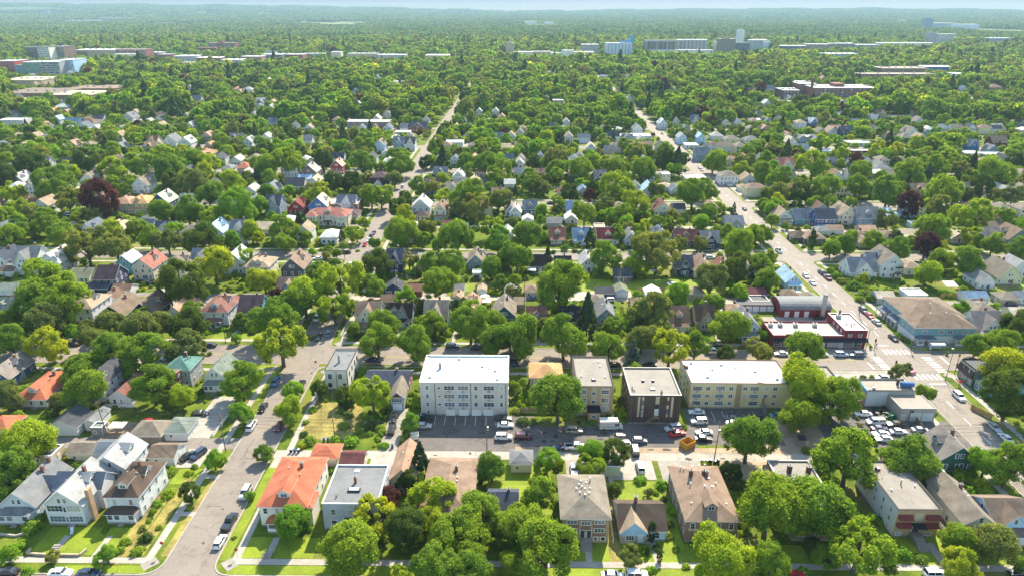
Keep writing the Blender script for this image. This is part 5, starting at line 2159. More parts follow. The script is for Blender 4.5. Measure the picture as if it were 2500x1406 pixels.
for i in range(90):
    x, y = random.choice(((random.uniform(-28, 46), random.uniform(152, 163)), (random.uniform(49, 71), random.uniform(156, 171)), (random.uniform(86, 120), random.uniform(156, 166)), (random.uniform(-60, 120), random.uniform(148.3, 151))))
    blob(oil, x, y, random.uniform(.3, 1.3), random.uniform(.25, .8), .0445)
structure("tar_seam", seam, surf("tar", (.06, .055, .05), .2))
structure("road_patch", patch, surf("patch_asphalt", (.17, .15, .135), .2, .5, 3))
structure("manhole_cover", cover, surf("iron_cover", (.09, .08, .075), .2))
structure("oil_stain", oil, surf("oil_mark", (.055, .05, .048), .3, .6, 3))

# ------------------------------------------------------------------ houses
_WIN = {}
def window_mesh(w, h, trim, bars):
    gi = random.choice((0, 0, 0, 1, 2, 2, 3))
    k = (round(w, 1), round(h, 1), trim.name, bars, gi)
    if k not in _WIN:
        b = MB()
        t = .11
        b.box(-w / 2 - t, w / 2 + t, -.055, .02, -t - .04, h + t, 0)
        n = max(1, bars)
        pw = w / n
        for i in range(n):
            x0, x1 = -w / 2 + i * pw + .035, -w / 2 + (i + 1) * pw - .035
            for z0, z1 in (((.0, h * .5 - .03), (h * .5 + .03, h)) if h > .9 else ((0, h),)):
                b.poly([(x0, -.058, z0), (x1, -.058, z0), (x1, -.058, z1), (x0, -.058, z1)], 1)
        _WIN[k] = b.mesh("window", [trim, GLASSES[gi]])
    return _WIN[k]
GLASSES = [GLASS, plain("glass_with_blind", (.36, .35, .32), .25, .6), plain("glass_sky_tint", (.10, .13, .17), .06, .9), plain("glass_curtain", (.16, .14, .12), .2, .6)]  # the bluish pane has the sky's reflection put into its base colour
def window(parent, x, y, z, side, w=.9, h=1.4, trim=TRIM, bars=1):
    rz = {'S': 0, 'E': R(90), 'N': R(180), 'W': R(-90)}[side]
    return link("window", window_mesh(w, h, trim, bars), parent, (x, y, z), rz)
_DOOR = {}
def door(parent, x, y, z, side, w=.95, h=2.1, c=(.55, .55, .53), name="door", lines=0):
    k = (w, h, c, lines)
    if k not in _DOOR:
        b = MB().box(-w / 2 - .1, w / 2 + .1, -.05, .02, 0, h + .1, 0).box(-w / 2, w / 2, -.062, .0, .02, h, 1)
        for i in range(1, lines):
            b.box(-w / 2 + .05, w / 2 - .05, -.068, -.05, i * h / lines - .02, i * h / lines + .02, 0)
        b.box(w / 2 - .17, w / 2 - .1, -.1, -.05, 1, 1.1, 2)
        _DOOR[k] = b.mesh(name, [TRIM, surf("door_%.2f_%.2f_%.2f" % c, c, .08), CHROME])
    rz = {'S': 0, 'E': R(90), 'N': R(180), 'W': R(-90)}[side]
    return link(name, _DOOR[k], parent, (x, y, z), rz)

def gable_roof(b, x0, x1, y0, y1, ze, rise, axis='y', oh=.4, t=.16):
    """roof over the rectangle; ridge along axis"""
    if axis == 'y':
        c, hw, a, e = (x0 + x1) / 2, (x1 - x0) / 2, y0 - oh, y1 + oh
    else:
        c, hw, a, e = (y0 + y1) / 2, (y1 - y0) / 2, x0 - oh, x1 + oh
    s = rise / hw
    zo = ze - oh * s
    prof = [(c - hw - oh, zo), (c + hw + oh, zo), (c + hw + oh, zo + t), (c, ze + rise + t), (c - hw - oh, zo + t)]
    prof = [(c - hw - oh, zo), (c, ze + rise), (c + hw + oh, zo), (c + hw + oh, zo + t), (c, ze + rise + t), (c - hw - oh, zo + t)]
    b.extrude(prof, a, e, axis, [1, 1, 1, 0, 0, 1, 1])
def hip_roof(b, x0, x1, y0, y1, ze, rise, oh=.5, t=.18):
    X0, X1, Y0, Y1 = x0 - oh, x1 + oh, y0 - oh, y1 + oh
    w, d = X1 - X0, Y1 - Y0
    cx, cy = (X0 + X1) / 2, (Y0 + Y1) / 2
    i = min(w, d) / 2 * .98
    if d >= w:
        r0, r1 = (cx, Y0 + i), (cx, Y1 - i)
    else:
        r0, r1 = (X0 + i, cy), (X1 - i, cy)
    z, zr = ze + t, ze + rise
    A, B, C, D = (X0, Y0, z), (X1, Y0, z), (X1, Y1, z), (X0, Y1, z)
    P, Q = (*r0, zr), (*r1, zr)
    if d >= w:
        for f in ((A, B, P), (B, C, Q, P), (C, D, Q), (D, A, P, Q)):
            b.poly(f, 0)
    else:
        for f in ((A, B, Q, P), (B, C, Q), (C, D, P, Q), (D, A, P)):
            b.poly(f, 0)
    a, e, f, h = (X0, Y0, ze), (X1, Y0, ze), (X1, Y1, ze), (X0, Y1, ze)
    for q in ((a, e, B, A), (e, f, C, B), (f, h, D, C), (h, a, A, D), (h, f, e, a)):
        b.poly(q, 1)
def walls(b, x0, x1, y0, y1, z0, ze, rise=0, axis=None, mi=0):
    b.box(x0, x1, y0, y1, z0, ze, mi)
    if axis == 'y':
        c = (x0 + x1) / 2
        b.extrude([(x0, ze), (x1, ze), (c, ze + rise)], y0, y1, 'y', [mi] * 4)
    elif axis == 'x':
        c = (y0 + y1) / 2
        b.extrude([(y0, ze), (y1, ze), (c, ze + rise)], x0, x1, 'x', [mi] * 4)
def chimney(parent, x, y, z0, z1, w=.7, m=None):
    b = MB().box(x - w / 2, x + w / 2, y - w / 2, y + w / 2, z0, z1, 0).box(x - w / 2 - .08, x + w / 2 + .08, y - w / 2 - .08, y + w / 2 + .08, z1, z1 + .14, 1)
    b.tube([(x, y, z1 + .1), (x, y, z1 + .5)], .14, 8, 1)
    return b.build("chimney", [m or BRICKC, CONC2], parent)
def vents(parent, pts, m=None):
    for x, y, z in pts:
        MB().tube([(x, y, z - .3), (x, y, z + .35)], .13, 6).tube([(x, y, z + .35), (x, y, z + .45)], .2, 6).build("roof_vent", [m or METAL], parent)

def dormer(parent, x, y, z, facing, w, roofmat, wallmat, slope, trim=TRIM, hip=False):
    """dormer whose window wall stands at (x, y) on a slope; z: roof height there"""
    h = 1.25
    rise = w * .38
    back = (h + rise) / slope + .2
    b = MB()
    b.box(-w / 2, w / 2, 0, min(back, h / slope + .3), -.3, h, 0)
    b.extrude([(-w / 2, h), (w / 2, h), (0, h + rise)], 0.0, .3, 'y', [0] * 4)
    rz = {'S': 0, 'E': R(90), 'N': R(180), 'W': R(-90)}[facing]
    d = b.build("dormer", [wallmat], parent, (x, y, z), rz)
    rb = MB()
    gable_roof(rb, -w / 2, w / 2, 0, back, h, rise, 'y', .28, .12)
    rb.build("dormer_roof", [roofmat, trim], d)
    link("window", window_mesh(min(1.5, w * .55), .85, trim, 2), d, (0, 0, .2), 0)
    return d

def porch(parent, w, y, depth, zf, ztop, roofmat, wallmat, enclosed=False, x=0, trim=TRIM, hip=True):
    """porch on the wall at y, towards -y"""
    b = MB().box(x - w / 2, x + w / 2, y - depth, y - .01, 0, zf, 1)
    for i in range(3):
        b.box(x - .7, x + .7, y - depth - .3 * (i + 1), y - depth - .3 * i, 0, zf - zf / 3 * i - .05, 1)
    if enclosed:
        b.box(x - w / 2 + .05, x + w / 2 - .05, y - depth + .05, y - .02, zf, ztop, 0)
    else:
        b.box(x - w / 2, x - .7, y - depth, y - depth + .08, zf, zf + .75, 0)
        b.box(x + .7, x + w / 2, y - depth, y - depth + .08, zf, zf + .75, 0)
    p = b.build("porch", [wallmat, CONC2], parent)
    r = MB()
    o = .35
    z1 = ztop + .85
    A, B = (x - w / 2 - o, y - depth - o, ztop), (x + w / 2 + o, y - depth - o, ztop)
    C, D = (x + w / 2 - (w * .12 if hip else -o), y - .02, z1), (x - w / 2 + (w * .12 if hip else -o), y - .02, z1)
    E, F = (x + w / 2 + o, y - .02, ztop), (x - w / 2 - o, y - .02, ztop)
    up = lambda q: (q[0], q[1], q[2] + .14)
    r.poly([up(A), up(B), C, D], 0)
    r.poly([up(B), up(E), C], 0)
    r.poly([up(F), up(A), D], 0)
    r.poly([A, B, up(B), up(A)], 1)
    r.poly([B, E, up(E), up(B)], 1)
    r.poly([F, A, up(A), up(F)], 1)
    r.poly([A, F, E, B], 1)
    r.build("porch_roof", [roofmat, trim], p)
    if enclosed:
        n = max(2, int(w / 1.5))
        for i in range(n):
            xx = x - w / 2 + (i + .5) * w / n
            if i == n // 2 and n > 3:
                door(p, xx, y - depth + .05, zf, 'S', .9, 2.0)
            else:
                link("window", window_mesh(w / n - .45, 1.15, trim, 1), p, (xx, y - depth + .05, zf + .75))
    else:
        for i in range(4):
            xx = x - w / 2 + .15 + i * (w - .3) / 3
            MB().box(xx - .1, xx + .1, y - depth + .02, y - depth + .22, zf, ztop + .02).build("post", [TRIM], p)
        door(p, x + w * .15, y - .005, zf, 'S', .95, 2.05, (.35, .2, .15))
    return p

EAVE = {1: 2.9, 1.5: 3.6, 2: 5.7, 2.5: 6.6, 3: 8.6}
def house(x, y, w, d, form, st, roof, wall, op, label, name="house", cat="house", group=None, lod=None, rise=None, ze=None, trim=TRIM):
    garage = 'G' in op
    t = thing(name, label, cat, (x, y, 0), 0, group)
    far = y > 520
    if lod is None:
        lod = 0 if y < 330 else 1 if y < 520 else 2
    ze = ze or (2.6 if garage else EAVE[st])
    rm = flatm(roof) if form == 'f' else roofm(roof)
    wm = wallm(wall)
    x0, x1, y0, y1 = -w / 2, w / 2, -d / 2, d / 2
    wb, rb = MB(), MB()
    if form == 'g':
        rise = rise or w / 2 * (.55 if garage else .95 if st > 1 else .75)
        walls(wb, x0, x1, y0, y1, 0, ze, rise, 'y')
        gable_roof(rb, x0, x1, y0, y1, ze, rise, 'y', .3 if garage else .45)
        slope, top = rise / (w / 2), ze + rise
    elif form in 'ex':
        rise = rise or d / 2 * (.5 if garage else .85 if st > 1 else .6)
        walls(wb, x0, x1, y0, y1, 0, ze, rise, 'x')
        gable_roof(rb, x0, x1, y0, y1, ze, rise, 'x', .3 if garage else .45)
        slope, top = rise / (d / 2), ze + rise
        if form == 'x':
            ww = w * .66
            zr = rise * .93
            walls(wb, -ww / 2, ww / 2, y0 - .5, y0 + .5, 0, ze, zr, 'y')
            back = y0 + zr / rise * d / 2
            gable_roof(rb, -ww / 2, ww / 2, y0 - .5, back - .4, ze, zr, 'y', .42)
    elif form == 'h':
        rise = rise or min(w, d) / 2 * .62
        walls(wb, x0, x1, y0, y1, 0, ze)
        hip_roof(rb, x0, x1, y0, y1, ze, rise)
        slope, top = rise / (min(w, d) / 2 + .5), ze + rise
    else:
        walls(wb, x0, x1, y0, y1, 0, ze)
        h = .35
        for a in ((x0, x1, y0, y0 + .25), (x0, x1, y1 - .25, y1), (x0, x0 + .25, y0 + .25, y1 - .25), (x1 - .25, x1, y0 + .25, y1 - .25)):
            wb.box(*a, ze, ze + h, 0)
        rb.poly([(x0 + .25, y0 + .25, ze + .05), (x1 - .25, y0 + .25, ze + .05), (x1 - .25, y1 - .25, ze + .05), (x0 + .25, y1 - .25, ze + .05)])
        for a in ((x0 - .06, x1 + .06, y0 - .06, y0 + .28), (x0 - .06, x1 + .06, y1 - .28, y1 + .06), (x0 - .06, x0 + .28, y0 + .28, y1 - .28), (x1 - .28, x1 + .06, y0 + .28, y1 - .28)):
            rb.box(*a, ze + h, ze + h + .1, 1)
        slope, top = .01, ze + h
    if lod < 2 and not garage:
        wb.box(x0 - .03, x1 + .03, y0 - .03, y1 + .03, 0, .55, 1)
    wb.build("wall", [wm, CONC2], t)
    ro = rb.build("roof", [rm, trim if not far else TRIM], t)
    yf = y0 - (.5 if form == 'x' else 0)
    side = 'E' if x < 0 else 'W'
    if garage:
        if 'o' in op or 'O' in op:
            door(t, 0, y0, 0, 'S', min(4.2, w - 1), 2.1, (.62, .62, .6) if 'o' in op else (.09, .05, .04), "garage_door", 4)
        elif lod < 2:
            door(t, (x1 if side == 'E' else x0), 0, 0, side, .9, 2.0)
            if y < 330:
                window(t, -w * .2, y0, 1.1, 'S', .8, .8)
                door(t, 0, y1, 0, 'N', min(4.2, w - 1), 2.1, (.62, .62, .6), "garage_door", 4)
        return t
    # porch first, windows above and beside it
    has_p = 'p' in op or 'P' in op
    if has_p and lod < 2:
        porch(t, w * (.86 if 'P' in op or form != 'h' else .6), yf, 2.1, .5, 2.65, rm, wm if 'P' in op else TRIM, 'P' in op)
    elif not has_p and lod < 2:
        door(t, w * .12, yf, .45, 'S', .95, 2.05, random.choice([(.5, .5, .48), (.25, .1, .07), (.08, .1, .16)]))
        MB().box(w * .12 - .7, w * .12 + .7, yf - 1.1, yf - .05, 0, .42).build("step", [CONC2], t)
    n = max(2, round(w / (2.2 if 'w' in op else 3.0)))
    if form == 'x':
        span = w * .66
        n = max(2, round(span / 3))
    else:
        span = w
    fl = int(st)
    for k in range(fl):
        if k == 0 and has_p:
            continue
        for i in range(n):
            xx = (i + .5) * span / n - span / 2
            if k == 0 and not has_p and abs(xx - w * .12) < 1.0:
                xx -= 1.25
            if lod == 2 and i % 2 and n > 3 and not form == 'f':
                continue
            window(t, xx, yf, 1.0 + 2.75 * k, 'S', .9, 1.35, trim, 1)
    if form in 'gx' and st != 1:
        rr = rise if form == 'g' else rise * .93
        if rr > 2.2:
            for xx in ((-.65, .65) if rr > 3.0 else (0,)):
                window(t, xx, yf, ze + .35, 'S', .75, 1.1, trim)
    if lod < 2:
        sides = ('E', 'W') if lod == 0 else (side,)
        for sd in sides:
            xs = x1 if sd == 'E' else x0
            n2 = max(2, round(d / 3.6))
            for k in range(fl):
                for i in range(n2):
                    window(t, xs, (i + .5) * d / n2 - d / 2, 1.0 + 2.75 * k, sd, .85, 1.3, trim)
            if form in 'ex' and st != 1 and rise > 2:
                window(t, xs, 0, ze + .3, sd, .75, 1.1, trim)
    if 'd' in op:
        if form in 'ex':
            dormer(t, 0 if form == 'e' else -w * .38, y0 + d * .14, ze + slope * d * .14, 'S', min(2.8, w * .3), rm, wm, slope)
        elif form == 'h':
            dormer(t, 0, y0 + d * .10, ze + slope * (d * .10 + .5), 'S', min(2.6, w * .3), rm, wm, slope)
        else:
            xs = (x1 - w * .16) if side == 'E' else (x0 + w * .16)
            dormer(t, xs, -d * .2, ze + slope * w * .16, side, 2.4, rm, wm, slope)
    if 'D' in op:
        xs = (x1 - w * .14) if side == 'E' else (x0 + w * .14)
        dormer(t, xs, d * .08, ze + slope * w * .14, side, 2.8, rm, wm, slope)
    if 'c' in op or (not far and form != 'f' and random.random() < .35):
        cx, cy = (w * .12, d * .15) if form != 'e' else (w * .2, .3)
        chimney(ro, cx, cy, top - 1.6, top + .75, .65)
    if lod == 0 and form != 'f':
        for q in range(2):
            vy = random.uniform(-.3, .3) * d
            vx = random.choice([-1, 1]) * w * .16
            zz = ze + rise - (abs(vx) if form in 'gh' else abs(vy)) * slope
            if form == 'g' or (form == 'h' and d > w):
                vents(ro, [(vx, vy * .5, zz)])
    return t

NEAR = []                       # footprints of the larger buildings: x, y, width, depth, storeys
for ln in HOUSES.split("\n"):
    q = ln.split("|")
    gar = 'G' in q[8]
    house(float(q[0]), float(q[1]), float(q[2]), float(q[3]), q[4], float(q[5]), q[6], q[7], q[8], label_of(q[9]),
          "garage" if gar else "house", "garage" if gar else "house", "garages along the alleys" if gar else "houses of the neighbourhood")

# ------------------------------------------------------------------ the larger buildings near the camera
def put_windows(t, w, d, rows, trim=TRIM):
    """rows: side -> list of (z, [positions along the wall], width, height, bars)"""
    for sd, lst in rows.items():
        for z, ps, ww, hh, bars in lst:
            for p in ps:
                if sd == 'S': window(t, p, -d / 2, z, 'S', ww, hh, trim, bars)
                elif sd == 'N': window(t, p, d / 2, z, 'N', ww, hh, trim, bars)
                elif sd == 'E': window(t, w / 2, p, z, 'E', ww, hh, trim, bars)
                else: window(t, -w / 2, p, z, 'W', ww, hh, trim, bars)
def flat_block(name, label, cat, x0, x1, y0, y1, h, wall, roof, rows, cap=TRIM, par=.45, trim=TRIM, side_wall=None):
    w, d = x1 - x0, y1 - y0
    NEAR.append(((x0 + x1) / 2, (y0 + y1) / 2, w, d, h / 3))
    t = thing(name, label, cat, ((x0 + x1) / 2, (y0 + y1) / 2, 0))
    wm = wallm(wall)
    a, b, c, e = -w / 2, w / 2, -d / 2, d / 2
    wb = MB().box(a, b, c, e, 0, h, 0).box(a - .03, b + .03, c - .03, e + .03, 0, .5, 1)
    for q in ((a, b, c, c + .25), (a, b, e - .25, e), (a, a + .25, c + .25, e - .25), (b - .25, b, c + .25, e - .25)):
        wb.box(*q, h, h + par, 0)
    if side_wall:
        wb.box(a - .04, a - .002, c + .02, e, .5, h + par - .05, 2)
    wb.build("wall", [wm, CONC2] + ([wallm(side_wall)] if side_wall else []), t)
    r = MB()
    r.poly([(a + .25, c + .25, h + .06), (b - .25, c + .25, h + .06), (b - .25, e - .25, h + .06), (a + .25, e - .25, h + .06)])
    for q in ((a - .08, b + .08, c - .08, c + .3), (a - .08, b + .08, e - .3, e + .08), (a - .08, a + .3, c + .3, e - .3), (b - .3, b + .08, c + .3, e - .3)):
        r.box(*q, h + par, h + par + .1, 1)
    ro = r.build("roof", [flatm(roof), cap], t)
    put_windows(t, w, d, rows, trim)
    return t, ro, w, d
def roof_box(parent, x, y, z, w, d, h, m, name="roof_unit", m2=None):
    b = MB().box(x - w / 2, x + w / 2, y - d / 2, y + d / 2, z, z + h, 0).box(x - w * .35, x + w * .35, y - d * .35, y + d * .35, z + h, z + h + .12, 1)
    return b.build(name, [m, m2 or METAL], parent)
class Panels:
    def __init__(s, t): s.t = t
    def box(s, *a): MB().box(*a).build("facade_panel", [PANEL], s.t)
def downpipe(t, x, y, z0, z1):
    MB().box(x - .06, x + .06, y - .1, y - .005, z0, z1).build("drainpipe", [DTRIM], t)
BROWNTRIM = surf("brown_trim", (.10, .05, .035), .1)
AWN = surf("awning_maroon", (.16, .035, .03), .15)
AWNB = surf("awning_black", (.02, .02, .025), .1)
PANEL = surf("cream_panel", (.47, .385, .265), .08)
STUCCO = "stucco"
PAL.update(stucco=(.50, .47, .42), paleblock=(.42, .44, .46), aptyellow=(.66, .54, .29), blockgrey=(.36, .34, .31), roofwhite=(.74, .74, .74), shopred=(.20, .028, .032),
           tealclad=(.18, .32, .355), coolwhite=(.55, .56, .55), rooftan=(.27, .235, .195), roofgrey=(.165, .17, .175), roofbeige=(.225, .203, .178), rooflight=(.33, .31, .285), mansard=(.085, .062, .055))

# white-roofed grey apartment block
t, ro, w, d = flat_block("apartment_block", "white-roofed pale grey apartment block, four storeys with a row of ground floor garage doors", "apartments", -28.3, -3.2, 168.6, 184.9, 10.5, "stucco", "roofwhite",
    {'S': [(z, [p], ww, 1.25, bb) for z in (8.5, 5.8, 3.1) for p, ww, bb in ((-10.5, .95, 1), (-4.2, 3.0, 3), (-.25, 3.0, 3), (3.4, 1.0, 1), (7.1, 3.0, 3), (10.7, .85, 1))] + [(z + .35, [-7.1], .95, .55, 1) for z in (8.5, 5.8, 3.1)] + [(.7, [-10.4, 10.7], .7, 1.0, 1)],
     'E': [(z, [-5, 0, 5], 1.1, 1.25, 1) for z in (8.5, 5.8, 3.1, .9)], 'W': [(z, [-5, 0, 5], 1.1, 1.25, 1) for z in (8.5, 5.8, 3.1, .9)]})
for x in (-4.1, -.2, 3.4, 6.9):
    door(t, x, -d / 2, 0, 'S', 2.5, 1.75, (.66, .66, .64), "garage_door", 4)
for z in (8.1, 5.4, 2.7):
    for x in (-4.2, -.25, 7.1):
        MB().box(x - .35, x + .35, -d / 2 - .3, -d / 2 - .06, z - .35, z + .05).build("air_conditioner", [METAL], t)
for x in (-8.3, 1.9, 11.9):
    downpipe(t, x, -d / 2, .1, 10.6)
chimney(ro, -7.6, .6, 10.5, 12.1, .8, CONC2)
vents(ro, [(1.5, -1, 10.7), (-6, 3.5, 10.7), (-3, 3.2, 10.7), (6, 4, 10.7)])
MB().box(-11.4, 11.6, d / 2 - .6, d / 2 - .35, 10.6, 11.0).build("parapet_flashing", [surf("pale_green_metal", (.35, .44, .42), .1)], ro)

for x, y in ((-10, -5), (9.5, -6), (4.8, 1.5), (-2.5, 6), (8.6, -1)):
    roof_box(ro, x, y, 10.56, .8, .6, .45, METAL)
MB().tube([(-6, -3, 10.75), (-1, -2.6, 10.75), (-1, 3, 10.75)], .08, 6).tube([(3, 5, 10.75), (9, 5.2, 10.75)], .08, 6).build("roof_pipe", [METAL], ro)
blob_ = MB()
for i in range(26):
    blob(blob_, random.uniform(-11, 11), random.uniform(-7, 7), random.uniform(.3, 1.5), random.uniform(.15, .7), 10.575)
blob_.build("roof_stain", [surf("roof_grime", (.50, .49, .46), .2)], ro)

# cream flat-roofed corner building
t, ro, w, d = flat_block("corner_building", "small cream two-storey flat-roofed building with dark trim on the street corner", "building", -59.5, -52.5, 182.5, 196.6, 6.3, "creamwhite", "roofgrey",
    {'S': [(4.0, [-2.0, 1.1], .85, 1.35, 1), (1.1, [-2.2], .9, 1.2, 1)], 'E': [(4.0, [-5, -1.5, 2, 5], .9, 1.4, 1), (1.1, [-3, 2], .9, 1.3, 1)], 'W': [(4.0, [-4, 0, 4], .9, 1.4, 1)]}, DTRIM, .4, DTRIM)
door(t, 2.3, -d / 2, .1, 'S', 1.0, 2.2, (.04, .07, .07))
downpipe(t, .0, -d / 2, .2, 6.3)
downpipe(t, 3.3, -d / 2, .2, 6.3)
chimney(ro, -.4, -1.2, 6.3, 8.6, .6, METAL)
vents(ro, [(-1.5, 3.4, 6.4), (1.7, 3.5, 6.4)])

# tan brick walk-up
t, ro, w, d = flat_block("brick_walk_up", "tan brick three-storey walk-up with flat roof and a low brick entry bay", "apartments", 16.3, 26.9, 168.9, 187.0, 9.3, "bricktan", "roofbeige",
    {'S': [(z, [2.9, -3.5], 2.1, 1.2, 3) for z in (7.3, 4.6, 1.9)] + [(7.0, [-.3], 1.1, .9, 2), (4.2, [-.3], 1.1, .9, 2)],
     'W': [(z, [-6, -2, 2, 6], 1.2, 1.2, 2) for z in (7.3, 4.6, 1.9)], 'E': [(z, [-6, -2, 2, 6], 1.2, 1.2, 2) for z in (7.3, 4.6, 1.9)]}, DTRIM, .35)
pb = Panels(t)
for x in (-3.5, 2.9):
    for z0, z1 in ((8.65, 9.3), (6.0, 7.1), (3.3, 4.4)):
        pb.box(x - 1.2, x + 1.2, -d / 2 - .05, -d / 2 + .02, z0, z1)
pb.box(-1.0, .4, -d / 2 - .05, -d / 2 + .02, 5.3, 6.8)
pb.box(-1.0, .4, -d / 2 - .05, -d / 2 + .02, 8.1, 9.3)
e = MB().box(-1.9, 1.35, -d / 2 - 3.1, -d / 2 - .01, 0, 3.1).build("entry_bay", [wallm("bricktan")], t)
MB().box(-2.1, 1.55, -d / 2 - 3.3, -d / 2 - .02, 3.1, 3.55).build("entry_roof", [AWNB], e)
window(e, -.4, -d / 2 - 3.1, 1.4, 'S', 1.1, .8, TRIM, 1)
roof_box(ro, -.1, -5, 9.36, 1.2, .9, .4, DTRIM, "roof_hatch", TRIM)
vents(ro, [(-3.5, -3, 9.4), (3.4, -3.4, 9.4), (2.6, 3, 9.4), (2.4, 6, 9.4)])

# dark brown brick block
t, ro, w, d = flat_block("brown_brick_block", "dark brown brick block with thin cream vertical panels and pale flat roof", "apartments", 31.0, 45.2, 165.0, 180.9, 8.9, "brickdark", "roofbeige",
    {'S': [(z, [-3.5, 3.5], .8, 1.2, 1) for z in (6.3, 3.4)] + [(5.2, [.5], .8, 1.0, 1)], 'W': [(z, [-5, -1.5, 2, 5.5], 1.3, 1.2, 2) for z in (6.3, 3.4, .9)], 'E': [(z, [-5, -1.5, 2, 5.5], 1.3, 1.2, 2) for z in (6.3, 3.4, .9)]}, surf("pale_coping", (.42, .40, .37), .08), .4, DTRIM)
pb = Panels(t)
for x, z0, z1 in ((-4.6, 2.3, 8.8), (-3.5, 7.7, 8.8), (-3.5, 4.9, 6.1), (-3.5, 2.3, 3.2), (3.5, 7.7, 8.8), (3.5, 4.9, 6.1), (3.5, 2.3, 3.2), (4.7, 2.3, 8.8)):
    pb.box(x - .3, x + .3, -d / 2 - .05, -d / 2 + .02, z0, z1)
pb.box(.0, 1.1, -d / 2 - .05, -d / 2 + .02, 6.5, 8.9)
door(t, .5, -d / 2, 2.7, 'S', .95, 2.1, (.6, .6, .6))
sb = MB().box(-.2, 1.2, -d / 2 - 1.3, -d / 2 - .02, 2.5, 2.68)
for i in range(9):
    sb.box(-.2 - (i + 1) * .33, -.2 - i * .33, -d / 2 - 1.3, -d / 2 - .1, 2.4 - i * .28, 2.5 - i * .28)
for x, z in ((-.15, 2.5), (1.15, 2.5)):
    sb.box(x - .05, x + .05, -d / 2 - 1.25, -d / 2 - 1.15, 0, z)
sb.tube([(1.2, -d / 2 - 1.3, 3.6), (-.2, -d / 2 - 1.3, 3.6), (-3.2, -d / 2 - 1.3, 1.0)], .05, 5)
sb.build("stair", [surf("stair_wood", (.25, .16, .09), .2)], t)
for x in (-5.9, 5.9):
    downpipe(t, x, -d / 2, .1, 8.8)
chimney(ro, 1.7, -6.9, 8.9, 10.0, .5, CONC2)
for x in (-2.3, .6):
    roof_box(ro, x, .2, 8.96, .7, .7, .5, DTRIM)
roof_box(ro, -.3, -4.3, 8.96, 1.5, 1.0, .25, CONC2, "roof_hatch")
vents(ro, [(-6, -3.5, 9), (-6.1, -4.8, 9), (-5.7, -5.4, 9)], DTRIM)

# yellow apartment block
cols = (-12.7, -9.6, -6.1, -2.9, 1.1, 3.9, 7.3, 9.8)
wide = (-12.7, -6.1, 3.9)
t, ro, w, d = flat_block("yellow_apartment_block", "yellow three-storey apartment block with bright white roof and a brick stair strip", "apartments", 49.8, 79.2, 173.2, 187.6, 8.2, "aptyellow", "roofwhite",
    {'S': [(z, list(wide), 2.5, 1.2, 4) for z in (6.2, 3.7, 1.3)] + [(z, [c for c in cols if c not in wide], 1.2, 1.0, 2) for z in (6.3, 3.8)] + [(1.4, [-9.6, -2.9, 9.8], 1.1, .9, 2)],
     'W': [(z, [-4, 0, 4], 1.2, 1.1, 2) for z in (6.2, 3.7, 1.3)], 'E': [(z, [-4, 0, 4], 1.2, 1.1, 2) for z in (6.2, 3.7, 1.3)]}, BROWNTRIM, .25)
MB().box(-1.4, .1, -d / 2 - .12, -d / 2 + .02, .1, 8.2).build("brick_strip", [wallm("bricktan")], t)
for z in (5.95, 3.45):
    for x in wide:
        MB().box(x - .3, x + .3, -d / 2 - .25, -d / 2 - .06, z - .35, z + .02).build("air_conditioner", [METAL], t)
door(t, 6.9, -d / 2, 1.6, 'S', .95, 2.1, (.35, .2, .1))
sb = MB().box(6.2, 7.6, -d / 2 - 1.1, -d / 2 - .02, 1.45, 1.58)
for i in range(7):
    sb.box(6.3, 7.5, -d / 2 - 1.1 - .3 * (i + 1), -d / 2 - 1.1 - .3 * i, 1.3 - i * .2, 1.4 - i * .2)
for x in (6.25, 7.55):
    sb.tube([(x, -d / 2 - .1, 2.5), (x, -d / 2 - 1.1, 2.5), (x, -d / 2 - 3.2, .9), (x, -d / 2 - 3.2, 0)], .04, 5)
    sb.box(x - .05, x + .05, -d / 2 - 1.1, -d / 2 - 1.0, 0, 1.5)
sb.build("stair", [CONC2], t)
roof_box(ro, 5.6, -6.2, 8.26, 1.3, .7, .2, BRICKC, "roof_hatch")
roof_box(ro, -14.0, 2.5, 8.26, 1.0, 1.6, .9, BRICKC)
vents(ro, [(-2, -3, 8.3), (1, 2.5, 8.3), (2, 2.2, 8.3), (-4, 3, 8.3), (9, 3, 8.3)])

for x, y in ((-9, -3.5), (-3, 4), (6, 0), (11, -4.5), (-12, 5)):
    roof_box(ro, x, y, 8.26, .9, .7, .5, METAL)
MB().tube([(-8, 2, 8.42), (4, 2.3, 8.42), (4, -3, 8.42)], .08, 6).build("roof_pipe", [METAL], ro)
blob_ = MB()
for i in range(30):
    blob(blob_, random.uniform(-13.5, 13.5), random.uniform(-6, 6), random.uniform(.3, 1.7), random.uniform(.15, .7), 8.275)
blob_.build("roof_stain", [surf("roof_grime", (.50, .49, .46), .2)], ro)

# houses of the two near rows that have a form of their own
def H(x, y, w, d, *a, **k):
    NEAR.append((x, y, w, d, 2))
    return house(x, y, w, d, *a, **k)
NEAR += [(14.6, 125.4, 11, 15, 2), (103.2, 218, 33, 15, 2), (108.3, 242.9, 20, 11, 2), (91.6, 245.8, 15, 6, 1), (148.6, 229, 24, 28, 2), (109.8, 174.4, 17, 15, 2), (147.6, 190, 17, 8, 2), (147.2, 182.4, 14, 8, 1), (-103.6, 357, 23, 14, 2)]
H(8.1, 185.1, 9.4, 8.8, 'h', 2, 'orangetan', 'tanwall', '', "beige two-storey hip-roofed house between the white and tan apartment blocks", rise=2.3)
t = H(-39.9, 182.8, 12.6, 9.6, 'e', 1.5, 'navygrey', 'redwall', '', "dark slate-roofed house with gabled garage wing facing the parking lot", ze=4.2, rise=2.3)
wb = MB()
walls(wb, 2.3, 6.3, -11.6, -4.7, 0, 4.4, 1.7, 'y')
g_ = wb.build("garage_wing", [wallm("greywall")], t)
